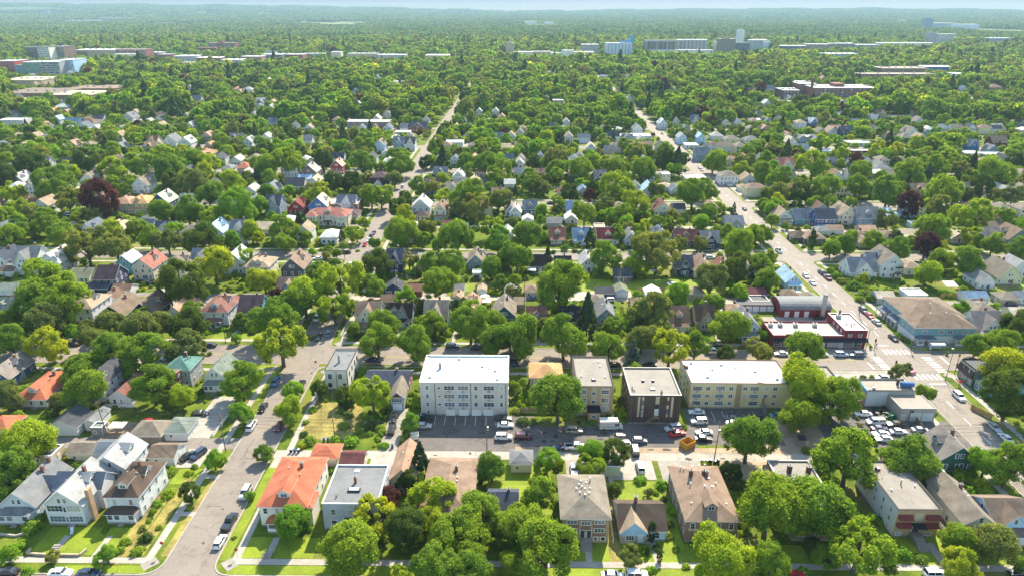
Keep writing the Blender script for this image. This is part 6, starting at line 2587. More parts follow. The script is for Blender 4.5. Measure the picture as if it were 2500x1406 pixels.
rb = MB(); gable_roof(rb, 2.3, 6.3, -11.6, -2.2, 4.4, 1.7, 'y', .35); rb.build("wing_roof", [roofm("greytan"), TRIM], g_)
door(g_, 4.3, -11.6, 0, 'S', 2.5, 2.0, (.62, .63, .64), "garage_door", 4)
window(g_, 4.3, -11.6, 2.75, 'S', 3.0, 1.1, TRIM, 4)
MB().extrude([(3.0, 4.45), (5.6, 4.45), (4.3, 5.6)], -11.66, -11.58, 'y').build("gable_panel", [surf("maroon_panel", (.12, .03, .03), .1)], g_)
t = H(-53.0, 131.2, 10.6, 17.6, 'h', 2, 'orange', 'creamwhite', 'pcd', "orange hip-roofed two-storey house with maroon front porch beside the side street", rise=2.6)
MB().box(4.6, 6.3, -8.2, -3.0, 0, 4.8).build("side_bay", [wallm("creamwhite")], t)
rb = MB(); hip_roof(rb, 4.4, 6.3, -8.2, -3.0, 4.8, .7, .35); rb.build("bay_roof", [roofm("orange"), TRIM], t)
t, ro, w, d = flat_block("flat_roofed_house", "pale grey two-storey house with grey flat roof, skylights and a brick chimney", "house", -43.8, -31.3, 121.7, 135.7, 6.8, "paleblock", "roofgrey",
    {'S': [(4.2, [-3.9, 3.9], 1.1, 1.4, 1), (4.2, [-.1], 1.5, 1.3, 2), (1.1, [-3.9, 3.9], 1.2, 1.4, 1)], 'E': [(z, [-5, -1.5, 2, 5], 1.0, 1.4, 1) for z in (4.2, 1.1)], 'W': [(z, [-5, -1.5, 2, 5], 1.0, 1.4, 1) for z in (4.2, 1.1)]}, surf("grey_coping", (.45, .47, .48), .08), .35)
door(t, -.1, -d / 2, .5, 'S', 1.1, 2.1, (.2, .1, .08))
MB().extrude([(-d / 2 - 1.4, 2.7), (-d / 2 - .02, 3.4), (-d / 2 - .02, 2.7)], -1.5, 1.3, 'x').build("awning", [AWNB], t)
chimney(ro, -.4, .6, 6.8, 8.6, .55)
MB().box(-1.5, 1.3, -2.7, -1.6, 6.85, 7.3, 0).box(-1.2, 1.0, -2.6, -1.7, 7.3, 7.42, 1).build("skylight", [DTRIM, plain("skylight_glass", (.7, .75, .8), .2)], ro)
MB().box(-1.6, -.4, 4.5, 5.5, 6.85, 7.05).build("skylight", [plain("skylight_glass", (.7, .75, .8), .2)], ro)
vents(ro, [(-3.6, -4.6, 7), (2.8, -4.6, 7)], DTRIM)
H(-16.3, 131.6, 11.4, 20.5, 'h', 1.5, 'browntan', 'yellowp', 'c', "wide brown hip-roofed bungalow behind the row of big front trees", ze=4.4, rise=2.7)
H(-28.2, 141.4, 5.8, 12.5, 'g', 1.5, 'salmontan', 'yellowp', '', "narrow yellow half-timbered house with steep salmon roof by the alley", trim=BROWNTRIM)
H(-49.9, 147.2, 6.4, 5.8, 'h', 1, 'orange', 'cream', 'G', "cream garage with orange hip roof behind the orange-roofed house", "garage", "garage")
H(-42.3, 145.0, 5.8, 5.2, 'e', 1, 'maroonbrown', 'cream', 'G', "cream garage with maroon gable roof by the pale alley", "garage", "garage")

t = thing("brick_fourplex", "tan-roofed brick fourplex with white window bands and central stairs", "apartments", (14.6, 125.4, 0))
wb = MB().box(-5.1, 5.1, -7.2, 7.2, 0, 6.7, 0)
for x0, x1 in ((-4.4, -1.5), (-1.0, 1.1), (1.6, 4.4)):
    wb.box(x0, x1, -7.25, -7.18, 1.9 if x0 != -1.0 else 2.9, 6.65, 1)
wb.build("wall", [wallm("bricktan"), surf("brown_panel", (.22, .13, .10), .12)], t)
rb = MB(); hip_roof(rb, -5.1, 5.1, -7.2, 7.2, 6.7, 2.6); ro = rb.build("roof", [roofm("greytan"), TRIM], t)
for z, xs, ww in ((5.3, (-3, 3), 2.2), (5.0, (0.05,), 2.0), (3.0, (-3, 3), 2.2), (.8, (-3, ), 2.2), (.8, (2.3, 3.9), .9)):
    for x in xs:
        window(t, x, -7.25, z, 'S', ww, .85 if z != 3.0 else 1.0, TRIM, 3 if ww > 1 else 1)
for x in (-.6, .8):
    door(t, x, -7.25, 1.5, 'S', .9, 2.0, (.05, .045, .045))
for sd in 'EW':
    for z in (5.1, 2.9, .8):
        for y in (-5, -1.5, 2, 5.5):
            window(t, 5.1 if sd == 'E' else -5.1, y, z, sd, 1.2, 1.0, TRIM, 2)
sb = MB()
for i in range(6):
    sb.box(-1.1, 1.3, -7.9 - .35 * (i + 1), -7.9 - .35 * i, 0, 1.35 - i * .22)
sb.box(-1.1, 1.3, -7.9, -7.26, 0, 1.5)
for x in (-1.15, 1.35):
    sb.tube([(x, -7.3, 2.5), (x, -7.9, 2.5), (x, -10, 1.0), (x, -10, 0)], .04, 5)
sb.build("stair", [CONC2], t)
vents(ro, [(-.9, 1.2, 8.9), (.7, 1.8, 8.9), (-1.6, .1, 8.6), (1.5, .2, 8.6), (-.4, .2, 9.1), (.3, -.6, 9.1), (-.9, -1.6, 8.9), (1.1, -1.7, 8.9), (.1, -2.5, 9.0), (-.5, 2.2, 9)], TRIM)
MB().tube([(1.7, 2.8, 8), (1.7, 2.8, 9.8)], .15, 8).build("flue", [METAL], ro)

t = H(27.3, 123.6, 9.9, 9.6, 'e', 1, 'browndark', 'lightbluew', '', "small cape cottage with brown roof and pale blue front gable", ze=3.2, rise=3.0)
wb = MB(); walls(wb, -4.9, .7, -5.6, -4.7, 0, 3.2, 2.7, 'y', 0)
wb.box(-4.92, .72, -5.64, -5.5, 0, 2.2, 1)
g_ = wb.build("front_wing", [wallm("lightbluew"), surf("ledge_stone", (.36, .30, .22), .3, .8, 3)], t)
rb = MB(); gable_roof(rb, -4.9, .7, -5.6, -.6, 3.2, 2.7, 'y', .35); ro = rb.build("wing_roof", [roofm("tan"), TRIM], g_)
window(g_, -2.9, -5.64, 1.1, 'S', 1.8, 1.1, TRIM, 3)
door(g_, -.6, -5.64, .4, 'S', .95, 2.05, (.5, .6, .68))
vents(ro, [(-2.3, -3.6, 5.3), (-2.0, -5, 4.9)], TRIM)
chimney(t, -1.0, .8, 5.0, 7.6, .7)

t = H(42.2, 128, 11.2, 18.6, 'h', 2, 'browntan', 'brickbrown', 'pd', "long brown hip-roofed brick house with two chimneys and front dormer", ze=5.9, rise=3.1)
for x in (-2.1, .9):
    chimney(t, x, 3.4, 7.0, 9.6, .75, surf("dark_brick", (.09, .055, .045), .2, .8, 6))
for x in (-3.4, 3.3):
    MB().box(x - 1.7, x + 1.7, -9.36, -9.28, 3.2, 3.75).build("facade_panel", [PANEL], t)
vents(t, [(-3.6, 7, 7.6), (-3, 6.3, 7.8), (-1.2, 6, 8.4), (.4, 6.2, 8.6), (2, 7, 8.2), (-2.8, .5, 8), (3.2, 1, 7.6), (-.2, -1.6, 8.9), (-3.8, -5.2, 7), (3.9, -5.4, 7)], TRIM)
t, ro, w, d = flat_block("brick_apartment_house", "brown brick flat-roofed apartment house with twin chimneys half hidden by a tree", "apartments", 60.4, 70.3, 119.4, 138.6, 6.9, "brickbrown", "roofbeige",
    {'S': [(z, [-3, 0, 3], 1.3, 1.2, 2) for z in (4.3, 1.2)], 'W': [(z, [-7, -3.5, 0, 3.5, 7], 1.2, 1.2, 2) for z in (4.3, 1.2)], 'E': [(z, [-7, -3.5, 0, 3.5, 7], 1.2, 1.2, 2) for z in (4.3, 1.2)]}, surf("pale_coping", (.55, .53, .5), .08), .35)
for x, y in ((-1.2, 5.3), (3.2, 5.0)):
    chimney(ro, x, y, 6.9, 8.9, .9, surf("dark_brick", (.09, .055, .045), .2, .8, 6))
MB().box(-6.1, -5.0, -2, 9, 5.2, 6.4).build("back_stair", [surf("stair_wood", (.25, .16, .09), .2)], t)

t, ro, w, d = flat_block("awning_block", "flat-roofed block with white side wall, brick front and maroon awnings", "apartments", 83.1, 92.9, 120.9, 138.7, 7.0, "bricktan", "roofbeige",
    {'S': [(5.0, [-3, 3], 2.4, 1.0, 3), (2.9, [-3, 3], 2.4, 1.0, 3), (.5, [-3.6, 2.9], 1.1, .8, 2)], 'W': [(z, [-6.5, -3.2, .2], .8, 1.0, 2) for z in (5.1, 2.8, .6)] + [(4.6, [5.0], .9, 2.2, 1), (2.0, [5.0], .9, 2.0, 1)], 'E': [(z, [-6, -2, 2, 6], .9, 1.1, 2) for z in (5.1, 2.8, .6)]}, DTRIM, .4, TRIM, "coolwhite")
for z in (6.2, 4.1):
    for x in (-3.0, 3.0):
        MB().extrude([(-d / 2 - 1.0, z - 1.0), (-d / 2 - .06, z), (-d / 2 - .06, z - 1.0)], x - 1.55, x + 1.55, 'x').build("awning", [AWN], t)
MB().box(-1.3, 1.3, -d / 2 - 1.9, -d / 2 - .02, 3.6, 3.9).build("entry_canopy", [AWNB], t)
door(t, 0, -d / 2, 1.4, 'S', 1.5, 2.1, (.06, .05, .05))
MB().box(-.9, .9, -d / 2 - .06, -d / 2 - .01, 4.6, 6.6).build("facade_panel", [PANEL], t)
sb = MB()
for i in range(7):
    sb.box(-1.1, 1.1, -d / 2 - 1.9 - .4 * (i + 1), -d / 2 - 1.9 - .4 * i, 0, 1.25 - i * .18)
sb.box(-1.1, 1.1, -d / 2 - 1.9, -d / 2 - .02, 0, 1.4)
for x in (-1.15, 1.15):
    sb.tube([(x, -d / 2 - .2, 2.3), (x, -d / 2 - 1.9, 2.3), (x, -d / 2 - 4.7, .9), (x, -d / 2 - 4.7, 0)], .04, 5)
sb.build("stair", [CONC2], t)
roof_box(ro, -2.4, 5.6, 7.06, .9, .9, .5, BRICKC)
vents(ro, [(-2.9, -2, 7.1), (3.2, -.5, 7.1)])
MB().tube([(.4, .3, 7), (.4, .3, 8.4)], .16, 8).build("flue", [METAL], ro)
H(110.9, 149.0, 8.9, 9.6, 'g', 1.5, 'greybrown', 'darkgreen', 'Dc', "dark green gabled house with white-framed windows beside the avenue", ze=3.9, rise=3.7)
H(100.8, 127, 6.6, 14.6, 'g', 1.5, 'greytan', 'creamwhite', 'c', "narrow white house with long grey gable and brick chimney", ze=4.9, rise=2.3)
H(108.9, 125.4, 8.4, 9.5, 'x', 1.5, 'tanbrown', 'lightbluew', 'P', "pale blue cross-gabled house with brown roof beside the narrow white house", ze=4.1, rise=3.0)
H(101.5, 138.6, 7.5, 6.5, 'f', 1, 'greytan', 'greengrey', 'G', "low grey flat-roofed shed behind the narrow white house", "shed", "shed")

H(0.6, 145.3, 5.2, 5.4, 'h', 1, 'grey', 'yellowp', 'G', "small pale yellow garage with grey hip roof by the green back yard", "garage", "garage")
H(-3.6, 127.5, 6.4, 7.5, 'e', 1.5, 'navygrey', 'white', '', "dark slate-roofed white house wedged between the big front trees", ze=3.8, rise=2.2)
H(22.6, 143.6, 5.6, 4.6, 'f', 1, 'greytan', 'palegreen', 'G', "pale green flat garage under the trees by the white parked car", "garage", "garage")

# the white houses on the corner across the side street
t = H(-102.5, 128.4, 8.6, 12.2, 'g', 2, 'lightgrey', 'white', 'D', "big white two-storey gabled house with tan side chimney and banded front windows", ze=5.9, rise=3.7)
MB().box(4.34, 5.2, -4.4, -3.1, 0, 8.4, 0).build("chimney", [surf("tan_brick", (.42, .28, .17), .15, .5, 5), CONC2], t)
for z in (4.0, 1.1):
    window(t, -2.0, -6.16, z, 'S', 3.5, 1.5, TRIM, 4)
    window(t, 2.2, -6.16, z, 'S', 3.1, 1.5, TRIM, 4)
wb = MB(); walls(wb, -5.4, 5.4, -.5, 5.0, 0, 5.9, 2.5, 'x'); wb.build("cross_wing", [wallm("white")], t)
rb = MB(); gable_roof(rb, -5.4, 5.4, -.5, 5.0, 5.9, 2.5, 'x', .4); rb.build("wing_roof", [roofm("slate"), TRIM], t)
H(-99.7, 140.4, 8.6, 9.8, 'g', 2, 'lightgrey', 'white', 'D', "white two-storey house with light grey gable just behind the big white house", ze=5.9, rise=3.3)
t = H(-90.6, 131.2, 7.5, 12.6, 'h', 2, 'browndark', 'white', 'PdD', "white foursquare house with brown-black roof and glazed front porch", ze=5.9, rise=3.0)
chimney(t, .6, 1.8, 7.6, 9.8, .6)
t = H(-114.7, 131, 8.2, 13.5, 'g', 1.5, 'grey', 'whiteblue', 'P', "white bungalow with grey gable roof and long glazed porch at the edge", ze=3.9, rise=3.5)
wb = MB(); walls(wb, .5, 5.4, -1.5, 3.5, 0, 3.9, 2.3, 'x'); wb.build("cross_wing", [wallm("whiteblue")], t)
rb = MB(); gable_roof(rb, .5, 5.4, -1.5, 3.5, 3.9, 2.3, 'x', .4); rb.build("wing_roof", [roofm("slate"), TRIM], t)
chimney(t, .5, 5.2, 6.0, 8.4, .6)
H(-91.7, 147.3, 6.6, 6.2, 'e', 1, 'tanbrown', 'white', 'G', "white garage with brown-grey roof beside the parked black sedan", "garage", "garage")
H(-105.3, 148.5, 9.6, 6.0, 'e', 1, 'slate', 'white', 'G', "long white garage with slate roof behind the white houses", "garage", "garage")
H(-113.6, 148.2, 6.6, 5.6, 'e', 1, 'greytan', 'cream', 'G', "small cream garage with weathered roof next to the long white garage", "garage", "garage")
H(-122.5, 146.5, 5.5, 5.0, 'f', 1, 'slate', 'tanwall', 'G', "flat-roofed tan shed under the big tree at the edge", "shed", "shed")

t = H(-105.4, 187.7, 7.6, 8.4, 'h', 2, 'metalgreen', 'greywall', '', "grey two-storey house under a green pyramid roof with a red annex", ze=5.9, rise=2.7)
wb = MB().box(-2.2, 1.3, -6.5, -4.21, 0, 6.2).build("annex", [wallm("red")], t)
MB().box(-2.3, 1.4, -6.6, -4.22, 6.2, 6.4).build("annex_roof", [flatm("tanbrown")], wb)
for z in (.8, 2.7, 4.6):
    for x in (-1.6, -.45, .7):
        window(wb, x, -6.5, z, 'S', .6, .8, TRIM, 1)
    for y in (-5.9, -4.9):
        window(wb, 1.3, y, z, 'E', .6, .8, TRIM, 1)
vents(t, [(1.6, -1.0, 7.6), (1.8, .2, 7.5), (2.0, 1.4, 7.3)], DTRIM)
H(-93.3, 187.2, 7.0, 10.4, 'g', 1.5, 'greygreen', 'creamwhite', 'P', "cream gabled house with grey-green roof and enclosed porch facing the alley", ze=4.4, rise=3.2)

# red corner shop row with a two-storey end, arch-roofed hall, row of white garages
t = thing("corner_shop_row", "dark red corner shop row with black awning and two-storey end on the avenue", "shops", (103.2, 218, 0))
wb = MB().box(-15.9, 8.4, -5.6, 5.8, 0, 4.3, 0)
for q in ((-15.9, 8.4, -5.6, -5.35), (-15.9, 8.4, 5.55, 5.8), (-15.9, -15.65, -5.35, 5.55)):
    wb.box(*q, 4.3, 4.8, 0)
wb.box(8.41, 16.2, -5.6, 8.6, 0, 6.5, 0)
for q in ((8.41, 16.2, -5.6, -5.35), (8.41, 16.2, 8.35, 8.6), (8.41, 8.66, -5.35, 8.35), (15.95, 16.2, -5.35, 8.35)):
    wb.box(*q, 6.5, 6.9, 0)
wb.build("wall", [wallm("shopred")], t)
rb = MB().poly([(-15.65, -5.35, 4.36), (8.39, -5.35, 4.36), (8.39, 5.55, 4.36), (-15.65, 5.55, 4.36)]).poly([(8.66, -5.35, 6.56), (15.95, -5.35, 6.56), (15.95, 8.35, 6.56), (8.66, 8.35, 6.56)])
for q in ((8.35, 16.26, -5.66, -5.3), (8.35, 16.26, 8.3, 8.66), (8.35, 8.7, -5.3, 8.3), (15.9, 16.26, -5.3, 8.3)):
    rb.box(*q, 6.9, 7.0, 1)
rb.box(-5.5, 8.4, -5.7, -5.3, 4.8, 4.92, 1)
ro = rb.build("roof", [flatm("rooflight"), TRIM], t)
MB().extrude([(-7.1, 2.95), (-5.62, 3.9), (-5.62, 2.95)], -15.9, 16.6, 'x').build("awning", [AWNB], t)
MB().box(-11.5, -6.5, -5.66, -5.5, 4.7, 5.3).build("sign_parapet", [surf("dark_red_sign", (.11, .02, .025), .1)], t)
for x, ww in ((-14.2, 1.6), (-11.6, 2.2), (-6, 2.0), (-1.4, 1.8), (1.2, 2.4), (5.2, 3.6), (10.2, 3.2), (13.6, 2.4)):
    window(t, x, -5.6, .6, 'S', ww, 1.7, TRIM, max(2, int(ww)))
for x in (-9.4, -3.6, 7.9):
    door(t, x, -5.6, 0, 'S', 1.0, 2.2, (.5, .5, .5))
for x in (10.4, 13.9):
    window(t, x, -5.6, 4.5, 'S', 1.0, 1.2, TRIM, 1)
    MB().box(x - .7, x + .7, -5.95, -5.67, 5.75, 6.1).build("window_hood", [DTRIM], t)
for y in (-3, 0, 3):
    window(t, 8.41, y, 5.0, 'W', .8, 1.0, TRIM, 1)
    window(t, 16.2, y, 4.3, 'E', 1.0, 1.3, TRIM, 1)
for x in (-14, -10.6, -5.2, 1.6):
    roof_box(ro, x, 2.6, 4.4, 1.3, 1.3, 1.2, METAL, "roof_unit", DTRIM)
roof_box(ro, 10.8, 5.3, 6.6, 1.4, 1.2, 1.3, METAL, "roof_unit", DTRIM)
chimney(ro, 12.1, 7.5, 6.5, 8.4, .6, BRICKC)
vents(ro, [(11, -.6, 6.6), (12.5, -1, 6.6), (14, -.4, 6.6), (12, -2.2, 6.6)], DTRIM)

t = thing("arch_roofed_hall", "red hall with grey arched roof and three white doors behind the shop row", "hall", (108.3, 242.9, 0))
wb = MB().box(-9.2, 9.8, -5.0, 5.0, 0, 3.2, 0)
prof = [(-5.0, 3.2)] + [(5.0 * math.cos(a), 3.2 + 2.5 * math.sin(a)) for a in np.linspace(math.pi, 0, 11)[1:-1]] + [(5.0, 3.2)]
wb.extrude(prof, 9.3, 9.79, 'x')
wb.extrude(prof, -9.19, -8.7, 'x')
wb.build("wall", [wallm("shopred")], t)
arc = [(5.3 * math.cos(a), 3.15 + 2.75 * math.sin(a)) for a in np.linspace(math.pi, 0, 13)]
inn = [(5.05 * math.cos(a), 3.1 + 2.55 * math.sin(a)) for a in np.linspace(0, math.pi, 13)]
MB().extrude(arc + inn, -9.4, 9.95, 'x').build("roof", [flatm("roofgrey")], t)
for x in (-6.6, -2.9, .8):
    door(t, x, -5.0, 0, 'S', 1.5, 2.3, (.66, .65, .62))
window(t, 9.8, 0, 3.4, 'E', .8, .8, TRIM, 1)
window(t, 9.8, 2.2, 1.0, 'E', 1.2, 1.2, TRIM, 2)
k = MB().box(-.6, .6, -.6, .6, 0, 9.6, 0).box(-.7, .7, -.7, .7, 9.6, 9.9, 1).build("brick_stack", [surf("pale_block", (.36, .34, .3), .12, .5, 3), CONC2])
k.location = (114.6, 236.8, 0); tag(k, "tall square pale chimney stack standing at the red arch-roofed hall", "chimney stack")
t = thing("garage_row", "low charcoal-roofed row of garages with white doors beside the red hall", "garages", (91.6, 245.8, 0))
MB().box(-7.2, 7.2, -2.8, 2.8, 0, 2.6).build("wall", [wallm("shopred")], t)
MB().box(-7.4, 7.4, -3, 3, 2.6, 2.85).build("roof", [flatm("charcoal")], t)
for i in range(5):
    door(t, -5.6 + i * 2.8, -2.8, 0, 'S', 2.3, 2.1, (.68, .68, .66), "garage_door", 3)

# teal townhouse row
t = thing("townhouse_row", "teal and white townhouse row with brown hip roofs and covered porches", "townhouses", (148.6, 229, 0))
wb = MB()
for q in ((-11.0, 9.6, -13.2, -2.8), (-9.0, 11.2, -2.79, 13.4)):
    wb.box(*q, 0, 3.1, 1)
    wb.box(q[0] - .03, q[1] + .03, q[2] - .03, q[3] + .03, 3.1, 6.3, 0)
wb.build("wall", [wallm("tealclad"), wallm("white")], t)
rb = MB(); hip_roof(rb, -11.0, 9.6, -13.2, -2.8, 6.3, 2.9, .6); hip_roof(rb, -9.0, 11.2, -4.2, 13.4, 6.32, 3.3, .6)
ro = rb.build("roof", [roofm("tanbrown"), TRIM], t)
for x in (-7.6, -1.9, 1.0, 6.4):
    window(t, x, -13.23, 4.2, 'S', 1.7, 1.1, TRIM, 2)
for y in (-11.5, -8.5, -5.2):
    window(t, -11.03, y, 4.2, 'W', 1.2, 1.2, TRIM, 2)
for y in (-1, 2.2, 5.4, 8.6, 11.8):
    window(t, -9.03, y, 4.2, 'W', 1.2, 1.2, TRIM, 2)
    if y > 1: window(t, -9.03, y, 1.0, 'W', 1.3, 1.3, TRIM, 2)
for x0 in (-7.3, 6.0):
    porch(t, 6.4, -13.2, 2.0, .4, 2.7, roofm("slate"), TRIM, False, x0)
for y0, y1 in ((-1.5, 4.5), (6.5, 12.8)):
    p = MB().box(-11.4, -9.04, y0, y1, 0, .35).build("porch", [CONC2], t)
    MB().extrude([(-11.8, 2.8), (-9.05, 3.7), (-9.05, 3.5), (-11.8, 2.6)], y0, y1, 'y').build("porch_roof", [roofm("slate")], p)
    for yy in (y0 + .15, (y0 + y1) / 2, y1 - .15):
        MB().box(-11.4, -11.2, yy - .1, yy + .1, .35, 2.75).build("post", [TRIM], p)
vents(ro, [(-3, -6.5, 8.6), (3, -6, 8.6), (1, 1, 9), (4, 6, 9)])

# concrete garage workshop
t = thing("garage_workshop", "pale concrete garage workshop with two bay doors and blue-edged flat roof", "workshop", (109.8, 174.4, 0))
wb = MB().box(-1.5, 8.4, -7.1, .5, 0, 3.9, 0)
wb.box(-7.8, 6.2, .51, 7.4, 0, 5.0, 0)
for q in ((-1.5, 8.4, -7.1, -6.85), (8.15, 8.4, -6.85, .5), (-1.5, -1.25, -6.85, .5)):
    wb.box(*q, 3.9, 4.15, 0)
for q in ((-7.8, 6.2, .51, .76), (-7.8, 6.2, 7.15, 7.4), (5.95, 6.2, .76, 7.15)):
    wb.box(*q, 5.0, 5.35, 0)
wb.build("wall", [wallm("blockgrey")], t)
rb = MB().poly([(-1.25, -6.85, 3.96), (8.15, -6.85, 3.96), (8.15, .5, 3.96), (-1.25, .5, 3.96)]).poly([(-7.6, .76, 5.06), (5.95, .76, 5.06), (5.95, 7.15, 5.06), (-7.6, 7.15, 5.06)])
rb.box(-7.95, -7.55, .4, 7.5, 5.0, 5.4, 1).box(-7.55, 6.25, 7.1, 7.5, 5.36, 5.48, 2).box(-7.55, 6.25, .45, .8, 5.36, 5.48, 2)
ro = rb.build("roof", [flatm("rooftan"), surf("blue_coping", (.08, .30, .52), .1), DTRIM], t)
for x in (3.0, 6.3):
    door(t, x, -7.1, 0, 'S', 2.7, 2.5, (.5, .52, .52), "bay_door", 4)
door(t, -.5, -7.1, 0, 'S', .95, 2.1, (.5, .45, .33))
window(t, -4.2, .5, 2.9, 'S', 2.3, .6, DTRIM, 3)
window(t, 1.8, -7.1, 3.0, 'S', .5, .4, DTRIM, 1)
MB().box(-7.7, -1.6, .44, .5, .2, 4.9).build("painted_panel", [wallm("coolwhite")], t)
downpipe(t, 1.2, -7.1, .1, 3.9)
MB().tube([(3.3, 3.4, 5.9), (6.9, 3.2, 5.9)], .75, 12).build("roof_tank", [surf("blue_tank", (.05, .13, .32), .15)], t)
chimney(ro, 3.0, 4.6, 5.0, 6.9, .6, surf("dark_brick", (.09, .055, .045), .2, .8, 6))
roof_box(ro, -5.6, 1.3, 5.06, .7, .6, .9, METAL)

# mansard-roofed corner shop and the small blue shop beside it
t = thing("mansard_shop", "corner shop with dark shingled mansard front and tall shop windows", "shop", (147.6, 190, 0))
MB().box(-7.4, 7.4, -3.6, 3.6, 0, 5.6).build("wall", [wallm("greengrey")], t)
MB().poly([(-8.3, -3.7, 3.0), (-7.0, -3.7, 6.1), (-7.0, 3.8, 6.1), (-8.3, 3.8, 3.0)]).poly([(-8.3, 3.8, 3.0), (-7.0, 3.8, 6.1), (4, 3.62, 6.1), (4, 4.2, 3.0)]).poly([(-8.3, -3.7, 3.0), (-8.3, 3.8, 3.0), (-7.41, 3.8, 3.0), (-7.41, -3.7, 3.0)]).poly([(-7.41, -3.7, 3.0), (-7.41, -3.7, 5.6), (-7.2, -3.7, 6.1), (-7.0, -3.7, 6.1), (-8.3, -3.7, 3.0)]).build("mansard", [roofm("mansard")], t)
MB().poly([(-7.0, -3.6, 5.7), (7.4, -3.6, 5.7), (7.4, 3.6, 5.7), (-7.0, 3.6, 5.7)]).build("roof", [flatm("charcoal")], t)
for y in (-1.8, 1.0):
    window(t, -7.75, y, 4.0, 'W', .7, 1.3, DTRIM, 1)
for y in (-2.6, -1.1, .4, 1.9):
    window(t, -7.4, y, .5, 'W', 1.2, 2.2, METAL, 1)
t = thing("blue_shop", "low blue-fronted shop with green sign band beside the mansard-roofed corner shop", "shop", (147.2, 182.4, 0))
MB().box(-6.4, 7, -3.4, 3.4, 0, 3.5).build("wall", [wallm("teal")], t)
MB().box(-6.5, 7.1, -3.5, 3.45, 3.5, 3.7).build("roof", [flatm("slate")], t)
MB().box(-6.7, -6.41, -3.3, 3.3, 2.7, 3.4).build("sign_band", [surf("green_sign", (.2, .4, .22), .1)], t)
for y in (-2.2, .2, 2.4):
    window(t, -6.4, y, .6, 'W', 1.5, 1.8, TRIM, 2)
# small gabled store with a flat black canopy by the corner lot
t = house(87.6, 188.6, 4.6, 6.0, 'g', 1, 'greybrown', 'greywall', '', "tiny grey gabled store squeezed beside the yellow apartment block", "store", "store", ze=3.6, rise=2.2)
t, ro, w, d = flat_block("flat_store", "low white flat-roofed store with black front edge by the corner lot", "store", 90.2, 97.2, 179.5, 191.6, 3.9, "coolwhite", "roofbeige", {'E': [(1.0, [-3, 1, 4], 1.4, 1.3, 2)]}, AWNB, .3)
roof_box(ro, -.5, 2.5, 3.96, 1.0, 1.0, .8, METAL)
t, ro, w, d = flat_block("brick_annex", "narrow red brick annex with dark roof edge behind the golden tree", "annex", 96.9, 99.6, 171.8, 178.5, 3.4, "brickred", "charcoal", {}, DTRIM, .3)

# cream mansion with two wings and the flat-roofed block behind it
mx, my = -103.6, 357.0
t = thing("mansion", "cream mansion with brown hip roof and two projecting front wings", "house", (mx, my, 0))
wb = MB().box(-11, 11, -4, 6, 0, 5.8, 0).box(-10.4, -5.4, -7, -3.99, 0, 5.8, 0).box(5.4, 10.4, -7, -3.99, 0, 5.8, 0)
wb.build("wall", [wallm("cream")], t)
rb = MB(); hip_roof(rb, -11, 11, -4, 6, 5.8, 2.9, .6); hip_roof(rb, -10.4, -5.4, -7, -.5, 5.82, 1.9, .5); hip_roof(rb, 5.4, 10.4, -7, -.5, 5.82, 1.9, .5)
ro = rb.build("roof", [roofm("redbrown2"), TRIM], t)
dormer(t, 0, -2.6, 6.6, 'S', 3.0, roofm("redbrown2"), wallm("cream"), .5)
for z in (3.7, 1.0):
    for x in (-9.2, -7.9, -6.6, 6.6, 7.9, 9.2):
        window(t, x, -7, z, 'S', .8, 1.4, TRIM, 1)
    for x in (-3.8, -1.9, 1.9, 3.8):
        window(t, x, -4, z, 'S', .9, 1.4, TRIM, 1)
door(t, 0, -4, .3, 'S', 1.4, 2.3, (.2, .12, .08))
p = MB().box(-2, 2, -6.2, -4.02, 2.7, 3.0).build("entry_canopy", [BROWNTRIM], t)
for x in (-1.8, 1.8):
    MB().box(x - .12, x + .12, -6.1, -5.86, 0, 2.72).build("post", [TRIM], p)
for x in (-5.5, 5.5):
    chimney(ro, x, 2.5, 7.2, 9.6, .8)
t, ro, w, d = flat_block("flat_apartments", "long flat-roofed brick apartments standing directly behind the cream mansion", "apartments", -111, -91.5, 372, 386, 6.4, "brickbrown", "lightgrey", {'S': [(z, [-8, -5, -2, 1, 4, 7], 1.2, 1.2, 2) for z in (3.9, 1.0)]}, surf("pale_coping", (.55, .53, .5), .08), .4)
chimney(ro, 1.2, 0, 6.4, 9.8, 1.0)
for x in (-6, 7):
    chimney(ro, x, -6.0, 6.4, 8, .7)

# white three-storey gabled house by the avenue
t = H(160.9, 285.0, 9.4, 13.5, 'g', 2.5, 'greytan', 'coolwhite', 'cD', "white three-storey gabled house with black balconies on the back wall", ze=6.8, rise=4.4)
wb = MB(); walls(wb, -8.2, -4.6, -1.5, 5.0, 0, 6.4, 2.2, 'x'); wb.build("cross_wing", [wallm("coolwhite")], t)
rb = MB(); gable_roof(rb, -8.2, -2.0, -1.5, 5.0, 6.4, 2.6, 'x', .4); rb.build("wing_roof", [roofm("slate"), TRIM], t)
for z in (2.6, 5.2):
    b = MB().box(1.3, 4.2, -8.0, -6.77, z, z + .15)
    for i in range(11):
        b.box(1.32 + i * .28, 1.36 + i * .28, -8.0, -7.94, z + .15, z + 1.05)
    b.box(1.3, 4.2, -8.02, -7.94, z + 1.05, z + 1.12)
    b.build("balcony", [AWNB], t)
    door(t, 2.8, -6.76, z + .15, 'S', .9, 2.0, (.5, .5, .5))

